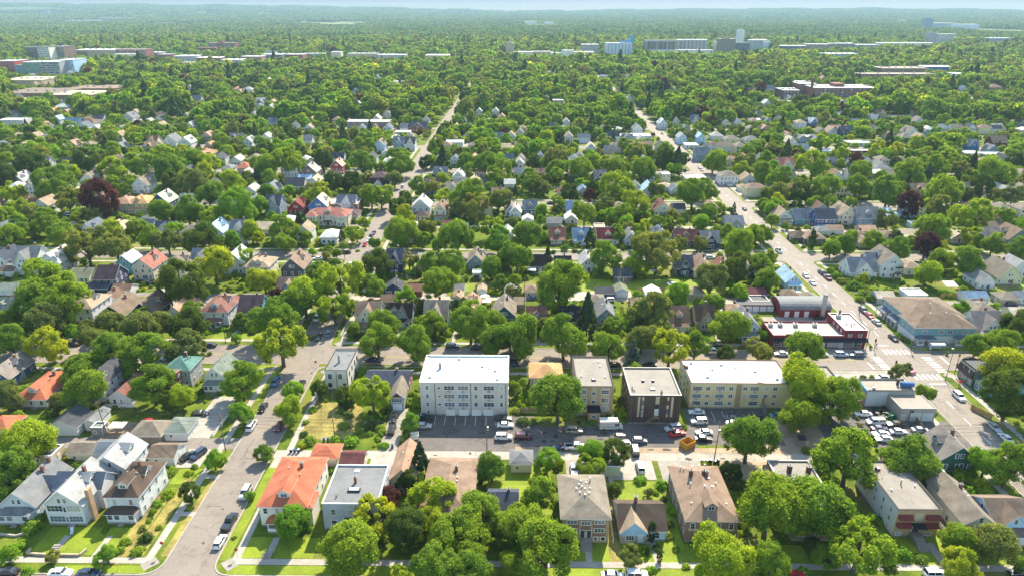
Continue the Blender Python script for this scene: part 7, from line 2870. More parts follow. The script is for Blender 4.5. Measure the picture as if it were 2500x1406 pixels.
# ------------------------------------------------------------------ buildings far away
BIG = []
def far_building(ln):
    q = ln.split("|")
    x, y, w, d, h = (float(v) for v in q[:5])
    wall, roof, sty, name, cat, label = q[5:]
    t = thing(name, label, cat, (x, y, 0))
    BIG.append((x, y + d / 2, w, d, h))
    wm, rm = wallm(wall), flatm(roof)
    b = MB()
    if sty == 'silo':
        r = min(d / 2, max(3.2, w / 16)) if w > 25 else w / 2
        n = max(1, round(w / (2 * r)))
        r = w / n / 2
        for i in range(n):
            cx = -w / 2 + (i + .5) * 2 * r
            b.tube([(cx, r, 0), (cx, r, h)], r * .985, 14)
            if d > 2.5 * r: b.tube([(cx, d - r, 0), (cx, d - r, h)], r * .985, 14)
        b.build("wall", [wm], t)
        MB().box(-w / 2 + .5, w / 2 - .5, r * .5, max(d - r, r * 1.4), h + .02, h + 2.6).build("roof", [rm], t)
        return
    b.box(-w / 2, w / 2, 0, d, 0, h)
    b.build("wall", [wm], t)
    rb = MB().box(-w / 2 - .4, w / 2 + .4, -.4, d + .4, h + .01, h + .5)
    if sty in ('plain', 'box', 'boxs') and w > 20 and y < 3000:
        ro = rb.build("roof", [rm], t)
        for i in range(3 if w < 60 else 6):
            ux = (i + .5) * w / (3 if w < 60 else 6) - w / 2 + (i % 2) * 2
            MB().box(ux - 1.3, ux + 1.3, d * .4, d * .4 + 2.6, h + .52, h + 2.1).build("roof_unit", [METAL], ro)
        if sty == 'boxs':
            MB().box(-w * .12, w * .05, d * .3, d * .7, h + .52, h + 4.5).build("roof_house", [wm], ro)
    else:
        rb.build("roof", [rm], t)
    if sty == 'tower':
        MB().box(-w * .3, w * .2, d * .3, d * .7, h + .52, h + 3.5).build("roof_house", [wm], t)
    if sty.startswith('box') and y < 4500:
        fl = max(1, int(h / 3.4))
        m = max(3, min(14, int(w / 4)))
        ww = (w / m) * (.72 if sty == 'boxw' else .5)
        for k in range(fl):
            for i in range(m):
                link("window", window_mesh(round(ww, 1), 1.7, TRIM if sty != 'boxw' else DTRIM, 2), t, (-w / 2 + (i + .5) * w / m, 0, .9 + k * h / fl))
    elif sty == 'plain' and y < 3000 and w > 15:
        for i in range(max(2, int(w / 14))):
            nn = max(2, int(w / 14))
            door(t, -w / 2 + (i + .5) * w / nn, 0, 0, 'S', 3.4, 3.2, (.5, .5, .5), "dock_door", 4)
for ln in FAR.split("\n"):
    far_building(ln)
GB = surf("gantry_blue", (.05, .30, .62), .1)
b = MB().box(-2.8, 2.8, 0, 6, 0, 47)
for z in range(4, 46, 6):
    b.box(-3.3, 3.3, -.4, 6.4, z, z + .7)
b.box(-27, -2.8, 1.5, 4.5, 31, 33.4).box(-27, -24.5, 1, 5, 28.2, 39).box(-16, -13, 1, 5, 28.2, 37).box(-9, -7, 1, 5, 28.2, 41)
k = b.build("conveyor_gantry", [GB]); k.location = (268, 1753, 0)
tag(k, "bright blue conveyor gantry and lift tower on the white grain silos", "gantry")
k = MB().box(-45, 45, 0, 4, 34, 37).build("conveyor_bridge", [surf("bridge_cream", (.5, .48, .42), .1)]); k.location = (345, 1766, 0)
for q in range(4):
    MB().box(-40 + q * 26, -38.6 + q * 26, 1, 3, 0, 34).build("trestle_leg", [METAL], k)
tag(k, "cream conveyor bridge running from the blue gantry to the silo banks", "conveyor")
k = MB().tube([(0, 0, 0), (0, 0, 34)], [2.0, 1.4], 12).build("brick_chimney", [wallm("brickred")]); k.location = (338, 826, 0)
tag(k, "tall red brick chimney beside the low school", "chimney")
k = MB().tube([(0, 0, 0), (0, 0, 30)], [.9, .7], 8).build("smokestack", [METAL]); k.location = (-548, 1560, 0)
tag(k, "thin grey smokestack in the commercial strip", "smokestack")
b = MB()
arc = [(230 * math.cos(a), 26 * math.sin(a)) for a in np.linspace(math.pi, 0, 17)]
b.extrude(arc, 0, 180, 'y')
k = b.build("arched_hall", [plain("white_membrane", (.8, .82, .82), .6)]); k.location = (-2050, 9000, 0)
tag(k, "large white arched hall roof far off on the plain", "sports hall")
FIELDS = [(-1640, 5700, 260, 900), (-1380, 5580, 90, 800), (-1180, 5400, 150, 900), (-2480, 5500, 480, 500), (-5900, 8700, 700, 1200)]
for x, y, w_, d_ in FIELDS:
    rect("field", x - w_ / 2, x + w_ / 2, y - d_ / 2, y + d_ / 2, surf("pale_meadow", (.17, .21, .07), .15, .01, .1), .3)

# ------------------------------------------------------------------ trees
LEAF = dict(g=(.180, .278, .034), y=(.245, .345, .032), d=(.092, .142, .028), p=(.095, .038, .042), l=(.190, .335, .032), o=(.305, .365, .030),
            v=(.188, .225, .058), s=(.064, .104, .050), b=(.110, .155, .132), a=(.064, .112, .028), q=(.17, .31, .035))
def leafmat(k):
    c = LEAF[k]
    m = bpy.data.materials.new("leaves_" + k)
    m.use_nodes = True
    nt = m.node_tree
    nt.nodes.clear()
    out = nt.nodes.new("ShaderNodeOutputMaterial")
    geo = nt.nodes.new("ShaderNodeNewGeometry")
    oi = nt.nodes.new("ShaderNodeObjectInfo")
    v = coords(nt, "World")
    a = noise(nt, v, .22, 3, .6)
    col = ramp(nt, a, [(.3, rgba((c[0] * .72, c[1] * .8, c[2] * .9))), (.55, rgba(c)), (.78, rgba((c[0] * 1.30, c[1] * 1.20, c[2])))])
    isl = ramp(nt, geo.outputs["Random Per Island"], [(0, (.62, .66, .7, 1)), (1, (1.38, 1.30, 1.2, 1))])
    ob = ramp(nt, oi.outputs["Random"], [(0, (.78, .84, 1, 1)), (.5, (1, 1, 1, 1)), (1, (1.2, 1.1, .9, 1))])
    col = mixc(nt, 1.0, col, isl, 'MULTIPLY')
    col = mixc(nt, 1.0, col, ob, 'MULTIPLY')
    dif = nt.nodes.new("ShaderNodeBsdfDiffuse")
    tr = nt.nodes.new("ShaderNodeBsdfTranslucent")
    tc = mixc(nt, 1.0, col, (1.55, 1.45, .8, 1), 'MULTIPLY')
    nt.links.new(col, dif.inputs[0])
    nt.links.new(tc, tr.inputs[0])
    mx = nt.nodes.new("ShaderNodeMixShader")
    mx.inputs[0].default_value = .44
    nt.links.new(dif.outputs[0], mx.inputs[1])
    nt.links.new(tr.outputs[0], mx.inputs[2])
    nt.links.new(mx.outputs[0], out.inputs[0])
    return m
LM = {k: leafmat(k) for k in LEAF}
BARK = surf("bark", (.11, .085, .065), .3, .8, 5)

def unit(v):
    return v / np.maximum(np.linalg.norm(v, axis=1, keepdims=True), 1e-6)
def cards(P, N, size, r):
    n = len(P)
    u = unit(np.cross(N, r.normal(size=(n, 3))))
    v = np.cross(N, u)
    s = (size * r.uniform(.65, 1.35, n))[:, None]
    a, b = u * s * .62, v * s
    V = np.stack([P - a, P - b * .9 + N * s * .12, P + a, P + b * .9 + N * s * .12], 1).reshape(-1, 3)
    F = np.arange(4 * n).reshape(n, 4)
    return V, F
def crown_points(seed, style, n):
    """positions and normals of leaf cards in a crown of radius 1 standing on z = 0"""
    r = np.random.default_rng(seed)
    if style in ('round', 'dense', 'loose', 'tall'):
        zc, az = {'round': (.98, .98), 'dense': (.98, 1.0), 'loose': (1.02, .9), 'tall': (1.12, 1.14)}[style]
        M = {'round': 6, 'dense': 5, 'loose': 7, 'tall': 7}[style]
        ang = r.uniform(0, 6.28) + np.arange(M) * 2.4 + r.uniform(-.4, .4, M)
        off = np.sqrt((np.arange(M) + .3) / M) * r.uniform(.42, .62, M) * (1.0 if style != 'dense' else .72)
        LC = np.stack([off * np.cos(ang), off * np.sin(ang), r.uniform(-.34, .36, M) * az + .22 - off * .35], 1)
        LR = r.uniform(.36, .56, M) * (1.0 if style != 'dense' else 1.18)
        Kc = {'round': 150, 'dense': 160, 'loose': 110, 'tall': 150}[style]
        q = r.choice(M, Kc, p=LR ** 2 / (LR ** 2).sum())
        d = unit(r.normal(size=(Kc, 3)))
        d[:, 2] = np.where(d[:, 2] < -.8, -d[:, 2] * .6, d[:, 2])
        d = unit(d)
        C = LC[q] + d * (LR[q] * r.uniform(.62, 1.0, Kc))[:, None]
        dist = np.linalg.norm(C[:, None, :] - LC[None], axis=2) / LR[None]
        dist[np.arange(Kc), q] = 9
        ok = dist.min(1) > .8
        C, d = C[ok], d[ok]
        C = C / max(np.percentile(np.hypot(C[:, 0], C[:, 1]), 96), .5) * np.array([.86, .86, .9])
        d = unit(d + C * .5)
        C = C * np.array([1, 1, az]) + np.array([0, 0, zc])
        rc = r.uniform(.13, .29, len(C)) * (1.0 if style != 'loose' else .95)
    elif style == 'spruce':
        K = 90
        h = r.uniform(.02, 1, K) ** .8
        ang = r.uniform(0, 2 * math.pi, K)
        rr = (1 - h) * r.uniform(.55, 1.0, K)
        C = np.stack([rr * np.cos(ang), rr * np.sin(ang), .25 + h * 3.0], 1)
        rc = .10 + .17 * (1 - h)
        d = unit(np.stack([np.cos(ang), np.sin(ang), .35 + 0 * h], 1))
    else:  # column
        K = 60
        h = r.uniform(0, 1, K)
        ang = r.uniform(0, 2 * math.pi, K)
        rr = np.sin(np.pi * np.clip(h * .85 + .14, 0, 1)) ** .6 * r.uniform(.4, .8, K)
        C = np.stack([rr * np.cos(ang), rr * np.sin(ang), .2 + h * 2.9], 1)
        rc = r.uniform(.18, .3, K)
        d = unit(np.stack([np.cos(ang), np.sin(ang), .2 + 0 * h], 1))
    wgt = rc ** 2
    k = r.choice(len(C), n, p=wgt / wgt.sum())
    e = unit(r.normal(size=(n, 3)))
    dot = (e * d[k]).sum(1)
    e = np.where((dot < -.35)[:, None], -e, e)
    pos = C[k] + e * (rc[k] * (r.uniform(.45, 1.05, n) + (r.random(n) < .12) * r.uniform(0, .45, n)))[:, None] * np.array([1, 1, 1.0])
    nor = unit(e * .75 + d[k] * .35 + np.array([0, 0, .25]) + r.normal(size=(n, 3)) * .55)
    return pos, nor, C, r
def crown_mesh(seed, style, n, size, mat):
    P, N, C, r = crown_points(seed, style, n)
    V, F = cards(P, N, size, r)
    return npmesh("crown", V, F, [mat])
def trunk_mesh(seed, style):
    r = random.Random(seed)
    b = MB()
    if style in ('spruce', 'column'):
        b.tube([(0, 0, -.05), (0, 0, 2.6)], [.06, .02], 7)
    else:
        fork = r.uniform(.45, .65)
        b.tube([(0, 0, -.05), (.01, .01, fork * .5), (.02, 0, fork), (.0, .02, 1.1), (.03, 0, 1.6)], [.085, .066, .058, .04, .015], 8)
        for i in range(6):
            a = i * 1.05 + r.uniform(-.3, .3)
            z = fork * r.uniform(.75, 1.2)
            e = r.uniform(.5, .75)
            b.tube([(0.01, 0, z), (e * .45 * math.cos(a), e * .45 * math.sin(a), z + .32), (e * math.cos(a), e * math.sin(a), z + .62 + r.uniform(0, .35))], [.036, .026, .008], 6)
    return b.mesh("trunk", [BARK])
STY = {}
for st, nn, cnt in (('round', 21000, 5), ('dense', 22000, 3), ('loose', 17000, 4), ('tall', 21000, 4), ('spruce', 9000, 2), ('column', 6000, 2)):
    STY[st] = [(crown_mesh(hash_i * 17 + 5, st, nn, (.038 if st != 'loose' else .041) if st not in ('spruce', 'column') else .07, LM['g']), trunk_mesh(hash_i + 3, st)) for hash_i in range(cnt)]
STY['small'] = [(crown_mesh(201 + i, 'round', 1500, .12, LM['g']), trunk_mesh(50 + i, 'round')) for i in range(2)]
KIND = dict(g=('round', 'tall'), y=('loose', 'round'), d=('dense',), p=('dense',), l=('round', 'tall'), o=('loose', 'round'), v=('loose', 'round'),
            s=('spruce',), b=('spruce',), a=('column',), q=('small',))
NAMES = dict(s=("spruce_tree", "spruce"), b=("spruce_tree", "spruce"), a=("cedar_tree", "cedar"), q=("young_tree", "young tree"))
GROUPS = {"tree": "street and garden trees", "spruce": "spruces among the houses", "cedar": "narrow garden cedars", "young tree": "young trees on the verges"}
TPOS = []
for i, ln in enumerate(TREES.split("\n")):
    q = ln.split("|")
    x, y, rr, k = float(q[0]), float(q[1]), float(q[2]), q[3]
    sty = KIND[k][(i * 7 + int(x)) % len(KIND[k])] if rr > 2.3 or k in 'sba' else 'small'
    cm, tm = STY[sty][(i * 5 + int(y)) % len(STY[sty])]
    nm, cat = NAMES.get(k, ("young_tree", "young tree") if rr < 2.4 else ("broadleaf_tree", "tree"))
    t = thing(nm, label_of(q[4]), cat, (x, y, 0), 0, GROUPS[cat])
    zs = {'tall': .86, 'column': 1.15}.get(sty, 1.0) * random.uniform(.94, 1.08)
    rot = random.uniform(0, 6.28)
    for part, me in (("trunk", tm), ("crown", cm)):
        o = link(part, me, t, (0, 0, 0), rot)
        o.scale = (rr * 1.02, rr * random.uniform(.94, 1.06), rr * zs)
        if part == "crown":
            o.material_slots[0].link = 'OBJECT'
            o.material_slots[0].material = LM[k]
    TPOS.append((x, y, rr))

def shrub_mesh(seed):
    r = np.random.default_rng(seed)
    n = 900
    K = 16
    d = unit(r.normal(size=(K, 3)))
    d[:, 2] = np.abs(d[:, 2])
    C = d * r.uniform(.3, .75, K)[:, None] * np.array([1, 1, .8]) + np.array([0, 0, .12])
    k = r.integers(0, K, n)
    e = unit(r.normal(size=(n, 3)))
    pos = C[k] + e * r.uniform(.18, .36, n)[:, None]
    pos[:, 2] = np.abs(pos[:, 2])
    nor = unit(e + d[k] * .5 + np.array([0, 0, .4]) + r.normal(size=(n, 3)) * .4)
    V, F = cards(pos, nor, .12, r)
    return npmesh("foliage", V, F, [LM['g']])
SHM = [shrub_mesh(i + 60) for i in range(4)]
SHT = MB().tube([(0, 0, 0), (0, .03, .5)], [.06, .03], 6).mesh("stem", [BARK])
for i, ln in enumerate(SHRUBS.split("\n")):
    q = ln.split("|")
    x, y, rr = float(q[0]), float(q[1]), float(q[2])
    t = thing("shrub", label_of(q[3]), "shrub", (x, y, 0), 0, "garden shrubs")
    for part, me in (("stem", SHT), ("foliage", SHM[i % 4])):
        o = link(part, me, t, (0, 0, 0), i * 1.3)
        o.scale = (rr * 1.05, rr, rr * .9)
        if part == "foliage":
            o.material_slots[0].link = 'OBJECT'
            o.material_slots[0].material = LM[random.choice('gglvyd')]

# ------------------------------------------------------------------ the rest of the trees, one object each for mid distance and far woods
PROT = bpy.data.collections.new("woodland_stock")
def stock(coll, name, me):
    o = bpy.data.objects.new(name, me)
    coll.objects.link(o)
def scatter(name, pts, rot, scl, idx, coll, label):
    me = bpy.data.meshes.new(name)
    n = len(pts)
    me.vertices.add(n)
    me.vertices.foreach_set("co", np.asarray(pts, np.float32).ravel())
    a = me.attributes.new("turn", 'FLOAT_VECTOR', 'POINT')
    rv = np.zeros((n, 3), np.float32); rv[:, 2] = rot
    a.data.foreach_set("vector", rv.ravel())
    a = me.attributes.new("size", 'FLOAT_VECTOR', 'POINT')
    a.data.foreach_set("vector", np.asarray(scl, np.float32).ravel())
    a = me.attributes.new("pick", 'INT', 'POINT')
    a.data.foreach_set("value", np.asarray(idx, np.int32))
    o = link(name, me)
    tag(o, label, "woods", None, "stuff")
    ng = bpy.data.node_groups.new(name, 'GeometryNodeTree')
    ng.interface.new_socket("Geometry", in_out='INPUT', socket_type='NodeSocketGeometry')
    ng.interface.new_socket("Geometry", in_out='OUTPUT', socket_type='NodeSocketGeometry')
    N, Lk = ng.nodes, ng.links
    gi, go = N.new("NodeGroupInput"), N.new("NodeGroupOutput")
    ci = N.new("GeometryNodeCollectionInfo")
    ci.inputs[0].default_value = coll
    ci.inputs[1].default_value = True
    ci.inputs[2].default_value = True
    ip = N.new("GeometryNodeInstanceOnPoints")
    ip.inputs["Pick Instance"].default_value = True
    Lk.new(gi.outputs[0], ip.inputs["Points"])
    Lk.new(ci.outputs[0], ip.inputs["Instance"])
    for nm, ty, so in (("turn", 'FLOAT_VECTOR', "Rotation"), ("size", 'FLOAT_VECTOR', "Scale"), ("pick", 'INT', "Instance Index")):
        na = N.new("GeometryNodeInputNamedAttribute")
        na.data_type = ty
        na.inputs[0].default_value = nm
        Lk.new(na.outputs[0], ip.inputs[so])
    Lk.new(ip.outputs[0], go.inputs[0])
    md = o.modifiers.new("scatter", 'NODES')
    md.node_group = ng
    return o

KEYS = ['g', 'g', 'y', 'd', 'v', 'l', 'o', 'g', 'l', 'g', 'y', 'v', 'g', 'd', 's', 'p']
NV = len(KEYS)
KEYA = np.array(KEYS)
for lod, (n, sz) in enumerate(((4200, .075), (1100, .145), (300, .25))):
    for i, k in enumerate(KEYS):
        st = 'spruce' if k == 's' else ('round', 'dense', 'loose', 'round', 'tall')[i % 5]
        stock(PROT, "stock_%d_%02d" % (lod, i), crown_mesh(300 + i + 40 * lod, st, n, sz * (.9 if k == 's' else 1), LM[k]))
HP = []
for ln in HOUSES.split("\n"):
    q = ln.split("|")
    HP.append((float(q[0]), float(q[1]), float(q[2]), float(q[3]), float(q[5])))
HP += [(x, y, w_, d_, h_ / 3.) for x, y, w_, d_, h_ in BIG] + NEAR
LOTS = []
def far_houses():
    hc = bpy.data.collections.new("house_stock")
    cols = [('white', 'lightgrey'), ('cream', 'greytan'), ('white', 'tan'), ('bluegrey', 'grey'), ('white', 'charcoal'), ('yellowp', 'browntan'), ('greywall', 'brown'), ('tanwall', 'salmontan'), ('whiteblue', 'slate'), ('white', 'whitegrey')]
    for i, (wc, rc) in enumerate(cols):
        b = MB()
        w_, d_, ze, ri = 7.5, 10.5, (5.6 if i % 3 else 4.0), 3.3
        if i % 4 == 1:
            walls(b, -w_ / 2, w_ / 2, -d_ / 2, d_ / 2, 0, ze, 0, None, 2)
            rb = MB(); hip_roof(rb, -w_ / 2, w_ / 2, -d_ / 2, d_ / 2, ze, 2.6)
        else:
            walls(b, -w_ / 2, w_ / 2, -d_ / 2, d_ / 2, 0, ze, ri, 'y', 2)
            rb = MB(); gable_roof(rb, -w_ / 2, w_ / 2, -d_ / 2, d_ / 2, ze, ri, 'y')
            if i % 2:
                gable_roof(rb, -w_ / 2 - .6, w_ / 2 + .6, -1.5, 3.5, ze - .4, 2.9, 'x', .3)
        n0 = len(b.v)
        b.v += rb.v; b.f += [tuple(k + n0 for k in f) for f in rb.f]; b.m += rb.m
        for z in ((1.0, 3.7) if i % 3 else (1.0,)):
            for x in (-2.2, 0, 2.2):
                b.poly([(x - .5, -d_ / 2 - .02, z), (x + .5, -d_ / 2 - .02, z), (x + .5, -d_ / 2 - .02, z + 1.4), (x - .5, -d_ / 2 - .02, z + 1.4)], 3)
        stock(hc, "house_%02d" % i, b.mesh("house", [roofm(rc), TRIM, wallm(wc), GLASS]))
    A = np.array([h[:2] for h in HP])
    pts = []
    streets = [300.5, 393, 480, 574, 668, 762, 856, 950, 1045, 1140, 1235, 1330]
    for a in streets:
        for dy in (-17, 27):
            y = a + dy
            half = .79 * y
            for x in np.arange(-half, half, 12.6):
                xx, yy = x + rng.uniform(-1, 1), y + rng.uniform(-1.5, 1.5)
                if abs(xx - lx(yy)) < 13 or abs(xx - rx(yy)) < 15 or rng.random() < .12: continue
                if np.min(np.abs(A[:, 0] - xx) + np.abs(A[:, 1] - yy)) < 15: continue
                if any((tx - xx) ** 2 + (ty - yy) ** 2 < (tr * .6 + 3) ** 2 for tx, ty, tr in TPOS): continue
                if any(abs(bx - xx) < bw / 2 + 12 and abs(by - yy) < bd / 2 + 12 for bx, by, bw, bd, bh in BIG): continue
                if rng.random() > np.interp(yy, [480, 620, 900, 1300], [.95, .5, .32, .2]): continue
                pts.append((xx, yy, 0))
                LOTS.append((xx, yy, rng.random() < np.interp(yy, [400, 520, 700], [.55, .3, .08])))
    n = len(pts)
    k = rng.uniform(.88, 1.1, n)
    tag(scatter("distant_houses", pts, rng.choice([0, 0, 0, math.pi / 2], n), np.stack([k, k, rng.uniform(.85, 1.1, n)], 1), rng.integers(0, len(cols), n), hc, "rows of further pale houses peeking out between the distant trees"), None, "houses")
far_houses()
def forest():
    cand = []
    y = 118.0
    while y < 2500:
        step = 8.4 if y < 700 else 10.2 if y < 1300 else 11.6
        half = .80 * y + 40
        n = int(2 * half / step)
        xs = -half + (np.arange(n) + rng.uniform(-.42, .42, n)) * step
        ys = y + rng.uniform(-.42, .42, n) * step
        cand.append(np.stack([xs, ys], 1))
        y += step
    P = np.concatenate(cand)
    keep = np.ones(len(P), bool)
    X, Y = P[:, 0], P[:, 1]
    keep &= rng.random(len(P)) < np.where(Y < 330, .20, np.where(Y < 480, .34, np.where(Y < 700, .70, .86)))
    keep &= ~((X < 95) & (X > -64) & (Y < 172)) & ~((np.abs(X) < 130) & (Y < 150))
    rad = (3.2 + 4.6 * rng.random(len(P)) ** 1.4) * np.where(Y > 700, 1.32, np.where(Y > 330, .88, .55))
    lxx = np.array([lx(v) for v in Y]); rxx = np.array([rx(v) for v in Y])
    keep &= (np.abs(X - lxx) > np.where(Y < 1250, LH + rad * np.where(Y < 420, .75, .3), 0))
    keep &= (np.abs(X - rxx) > np.where(Y < 1250, RH + rad * np.where(Y < 520, .75, .35), 0))
    keep &= ~((Y > 1340) & (Y < 1720) & (X < -120) & (rng.random(len(P)) < .62))       # the commercial strip is more open
    for a, b in EW[:6]:
        keep &= ~((Y > a - 1.5) & (Y < b + 1.5))
    keep &= ~((X > 118) & (X < 160) & (Y > 180) & (Y < 260)) & ~((X > 80) & (X < 123) & (Y < 262)) & ~((X > 136) & (X < 165) & (Y > 412) & (Y < 450))
    # houses: no trunk inside, and only low growth where it would stand between a house and the open air in front of it
    hmax = np.full(len(P), 99.0)
    for hx, hy, hw, hd, hs in HP:
        m = (np.abs(X - hx) < hw / 2 + 2.0) & (np.abs(Y - hy) < hd / 2 + 2.0)
        keep &= ~m
        slope = 109.0 / hy
        L = 14 / slope
        dx, dy = X - hx, Y - hy
        front = (dy < 0) & (dy > -L - hd / 2)
        cx = hx * Y / hy
        m = front & (np.abs(X - cx) < hw / 2 + rad * .8)
        lim = (2.0 if hy < 700 else 3.0) + slope * (-dy - hd / 2)
        hmax[m] = np.minimum(hmax[m], lim[m])
    for hx, hy, op in LOTS:
        keep &= ~((np.abs(X - hx) < 5.0) & (np.abs(Y - hy) < 6.3))
        if op:
            slope = 109.0 / hy
            dy = Y - hy
            m = (dy < 0) & (dy > -12 / slope) & (np.abs(X - hx * Y / hy) < 3.6 + rad * .5)
            hmax[m] = np.minimum(hmax[m], (3.4 + slope * (-dy - 5))[m])
    for tx, ty, tr in TPOS:
        keep &= ~((X - tx) ** 2 + (Y - ty) ** 2 < (tr * .75 + 1.2) ** 2)
    for cx, hw, xs in ((lxx, LH, 76.0), (rxx, RH, 130.0)):       # the streets stay open: low growth along their near sides
        lat = (X - cx - hw) if xs == 76.0 else (cx - hw - X)
        m = (lat > 0) & (lat < 20) & (Y < 1250)
        if xs == 76.0:
            m &= (np.sin(Y / 37.0) > -.2) & (Y < 520) | (np.sin(Y / 41.0) > .72)
        else:
            m &= (np.sin(Y / 47.0) > -.7) | (Y < 520)
        hmax[m] = np.minimum(hmax[m], 1.5 + lat[m] * 109 / xs)
    tall = rad * 2.05
    sc = np.minimum(1, hmax / tall)
    keep &= sc > .3
    rad = rad * np.where(sc < 1, sc, 1)
    P, rad = P[keep], rad[keep]
    n = len(P)
    lod = np.where(P[:, 1] < 560, 0, np.where(P[:, 1] < 1150, 1, 2))
    kk = rng.integers(0, NV, n)
    px, py = P[:, 0], P[:, 1]
    pf = np.sin(px * .021 + 2 * np.sin(py * .013)) + np.sin(py * .027 + 1.6 * np.sin(px * .017)) + .6 * np.sin(px * .063 + py * .049)
    light, deep = [i for i, k in enumerate(KEYS) if k in 'ylo'], [i for i, k in enumerate(KEYS) if k in 'dgv']
    m = (pf > .9) & (rng.random(n) < .6)
    kk[m] = rng.choice(light, m.sum())
    m = (py > 650) & np.isin(KEYA[kk], ['y', 'l', 'o']) & (rng.random(n) < .5)
    kk[m] = rng.choice(deep, m.sum())
    m = (pf < -.9) & (rng.random(n) < .6)
    kk[m] = rng.choice(deep, m.sum())
    rad = rad * (1 + .10 * pf)
    kk[(kk >= NV - 2) & (rng.random(n) < .6)] = 0
    kk[(KEYA[kk] == 'o') & (rng.random(n) < .6)] = 5
    idx = lod * NV + kk
    pts = np.concatenate([P, np.zeros((n, 1))], 1)
    scl = np.stack([rad, rad * rng.uniform(.92, 1.08, n), rad * rng.uniform(.88, 1.12, n)], 1)
    scatter("distant_trees", pts, rng.uniform(0, 6.28, n), scl, idx, PROT, "green canopy of neighbourhood trees receding towards the grain elevators and beyond")
forest()

def undergrowth():
    UC = bpy.data.collections.new("bush_stock")
    ks = 'gylvdgyo'
    for i, k in enumerate(ks):
        me = SHM[i % 4].copy()
        me.materials[0] = LM[k]
        stock(UC, "bush_%d" % i, me)
    n = 46000
    Y = 110 + 440 * rng.random(n) ** .8
    X = rng.uniform(-1, 1, n) * (.80 * Y + 15)
    keep = np.ones(n, bool)
    for a, b in EW[:6]:
        keep &= ~((Y > a - 5.5) & (Y < b + 5.5 + 1.8 * (X < -50)))
    lxx = np.array([lx(v) for v in Y]); rxx = np.array([rx(v) for v in Y])
    keep &= (np.abs(X - lxx) > LH + 6) & (np.abs(X - rxx) > RH + 6)
    for x0, x1, y0, y1 in CLEAR:
        keep &= ~((X > x0 - .8) & (X < x1 + .8) & (Y > y0 - .8) & (Y < y1 + .8))
    for hx, hy, hw, hd, hs in HP:
        keep &= ~((np.abs(X - hx) < hw / 2 + .3) & (np.abs(Y - hy) < hd / 2 + .3))
    # bushes gather in clumps and along lot lines
    f = np.sin(X * .21 + 2 * np.sin(Y * .13)) * np.sin(Y * .17 + 1.7 * np.sin(X * .09)) + .5 * np.cos(X * 2 * math.pi / 12.5)
    keep &= f > rng.uniform(-.55, .55, n)
    X, Y = X[keep], Y[keep]
    m = len(X)
    s = rng.uniform(.5, 1.0, m) * np.where(rng.random(m) < .28, 2.6, 1.3)
    scatter("undergrowth", np.stack([X, Y, np.zeros(m)], 1), rng.uniform(0, 6.28, m), np.stack([s, s * rng.uniform(.8, 1.2, m), s * rng.uniform(.7, 1.3, m)], 1), rng.integers(0, len(ks), m), UC, "bushes and garden undergrowth filling the yards between the houses")
undergrowth()

HU = np.array([-600, 0, 300, 600, 900, 1250, 1400, 1600, 1850, 2100, 2500, 3100.])
HZ = np.array([150, 148, 138, 126, 98, 40, 56, 70, 78, 80, 58, 60.])
def hill(x, y):
    a = np.arctan2(x, y)
    u = 1250 + 1800 * np.tan(a)
    z = np.interp(u, HU, HZ) + 7 * np.sin(a * 61) + 5 * np.sin(a * 143 + 1)
    d = np.hypot(x, y)
    return z * np.clip((d - 6500) / 5500, 0, 1) ** 1.5
hb = MB()
AZ = np.linspace(-.85, .85, 90)
DD = np.linspace(6000, 12400, 14)
Vv, Ff = [], []
for d in DD:
    for a in AZ:
        x, y = d * math.sin(a), d * math.cos(a)
        Vv.append((x, y, float(hill(x, y)) + .3))
for i in range(len(DD) - 1):
    for j in range(len(AZ) - 1):
        k = i * len(AZ) + j
        Ff.append((k, k + 1, k + 1 + len(AZ), k + len(AZ)))
WOODM = surf("far_wood_floor", (.045, .07, .02), .3, .004, .03)
tag(link("far_hills", npmesh("far_hills", np.array(Vv), np.array(Ff), [WOODM])), None, None, None, "structure")

WCOL = bpy.data.collections.new("far_wood_stock")
def wood_patch(seed, size=170, n=150):
    r = np.random.default_rng(seed)
    bm = []
    P = r.uniform(-size / 2, size / 2, (n, 2))
    Vs, Fs, mi, b = [], [], [], 0
    for q in range(n):
        rr = r.uniform(5.5, 9.5)
        th = np.linspace(0, 2 * math.pi, 8)[:-1] + r.uniform(0, 1)
        rings = []
        for zz, k in ((1.5, .6), (.9 * rr, 1.0), (1.5 * rr, .72)):
            rings.append(np.stack([P[q, 0] + rr * k * np.cos(th) * r.uniform(.8, 1.15, 7), P[q, 1] + rr * k * np.sin(th) * r.uniform(.8, 1.15, 7), zz * r.uniform(.85, 1.15, 7)], 1))
        V = np.concatenate(rings + [np.array([[P[q, 0], P[q, 1], 1.85 * rr]] * 7)])
        for i in range(3):
            for j in range(7):
                Fs.append((b + i * 7 + j, b + i * 7 + (j + 1) % 7, b + (i + 1) * 7 + (j + 1) % 7, b + (i + 1) * 7 + j))
                mi.append(q % 3)
        Vs.append(V)
        b += 28
    return npmesh("wood_patch", np.concatenate(Vs), np.array(Fs), [LM['g'], LM['d'], LM['v']], mi)
for i in range(4):
    stock(WCOL, "wood_%d" % i, wood_patch(i + 900))
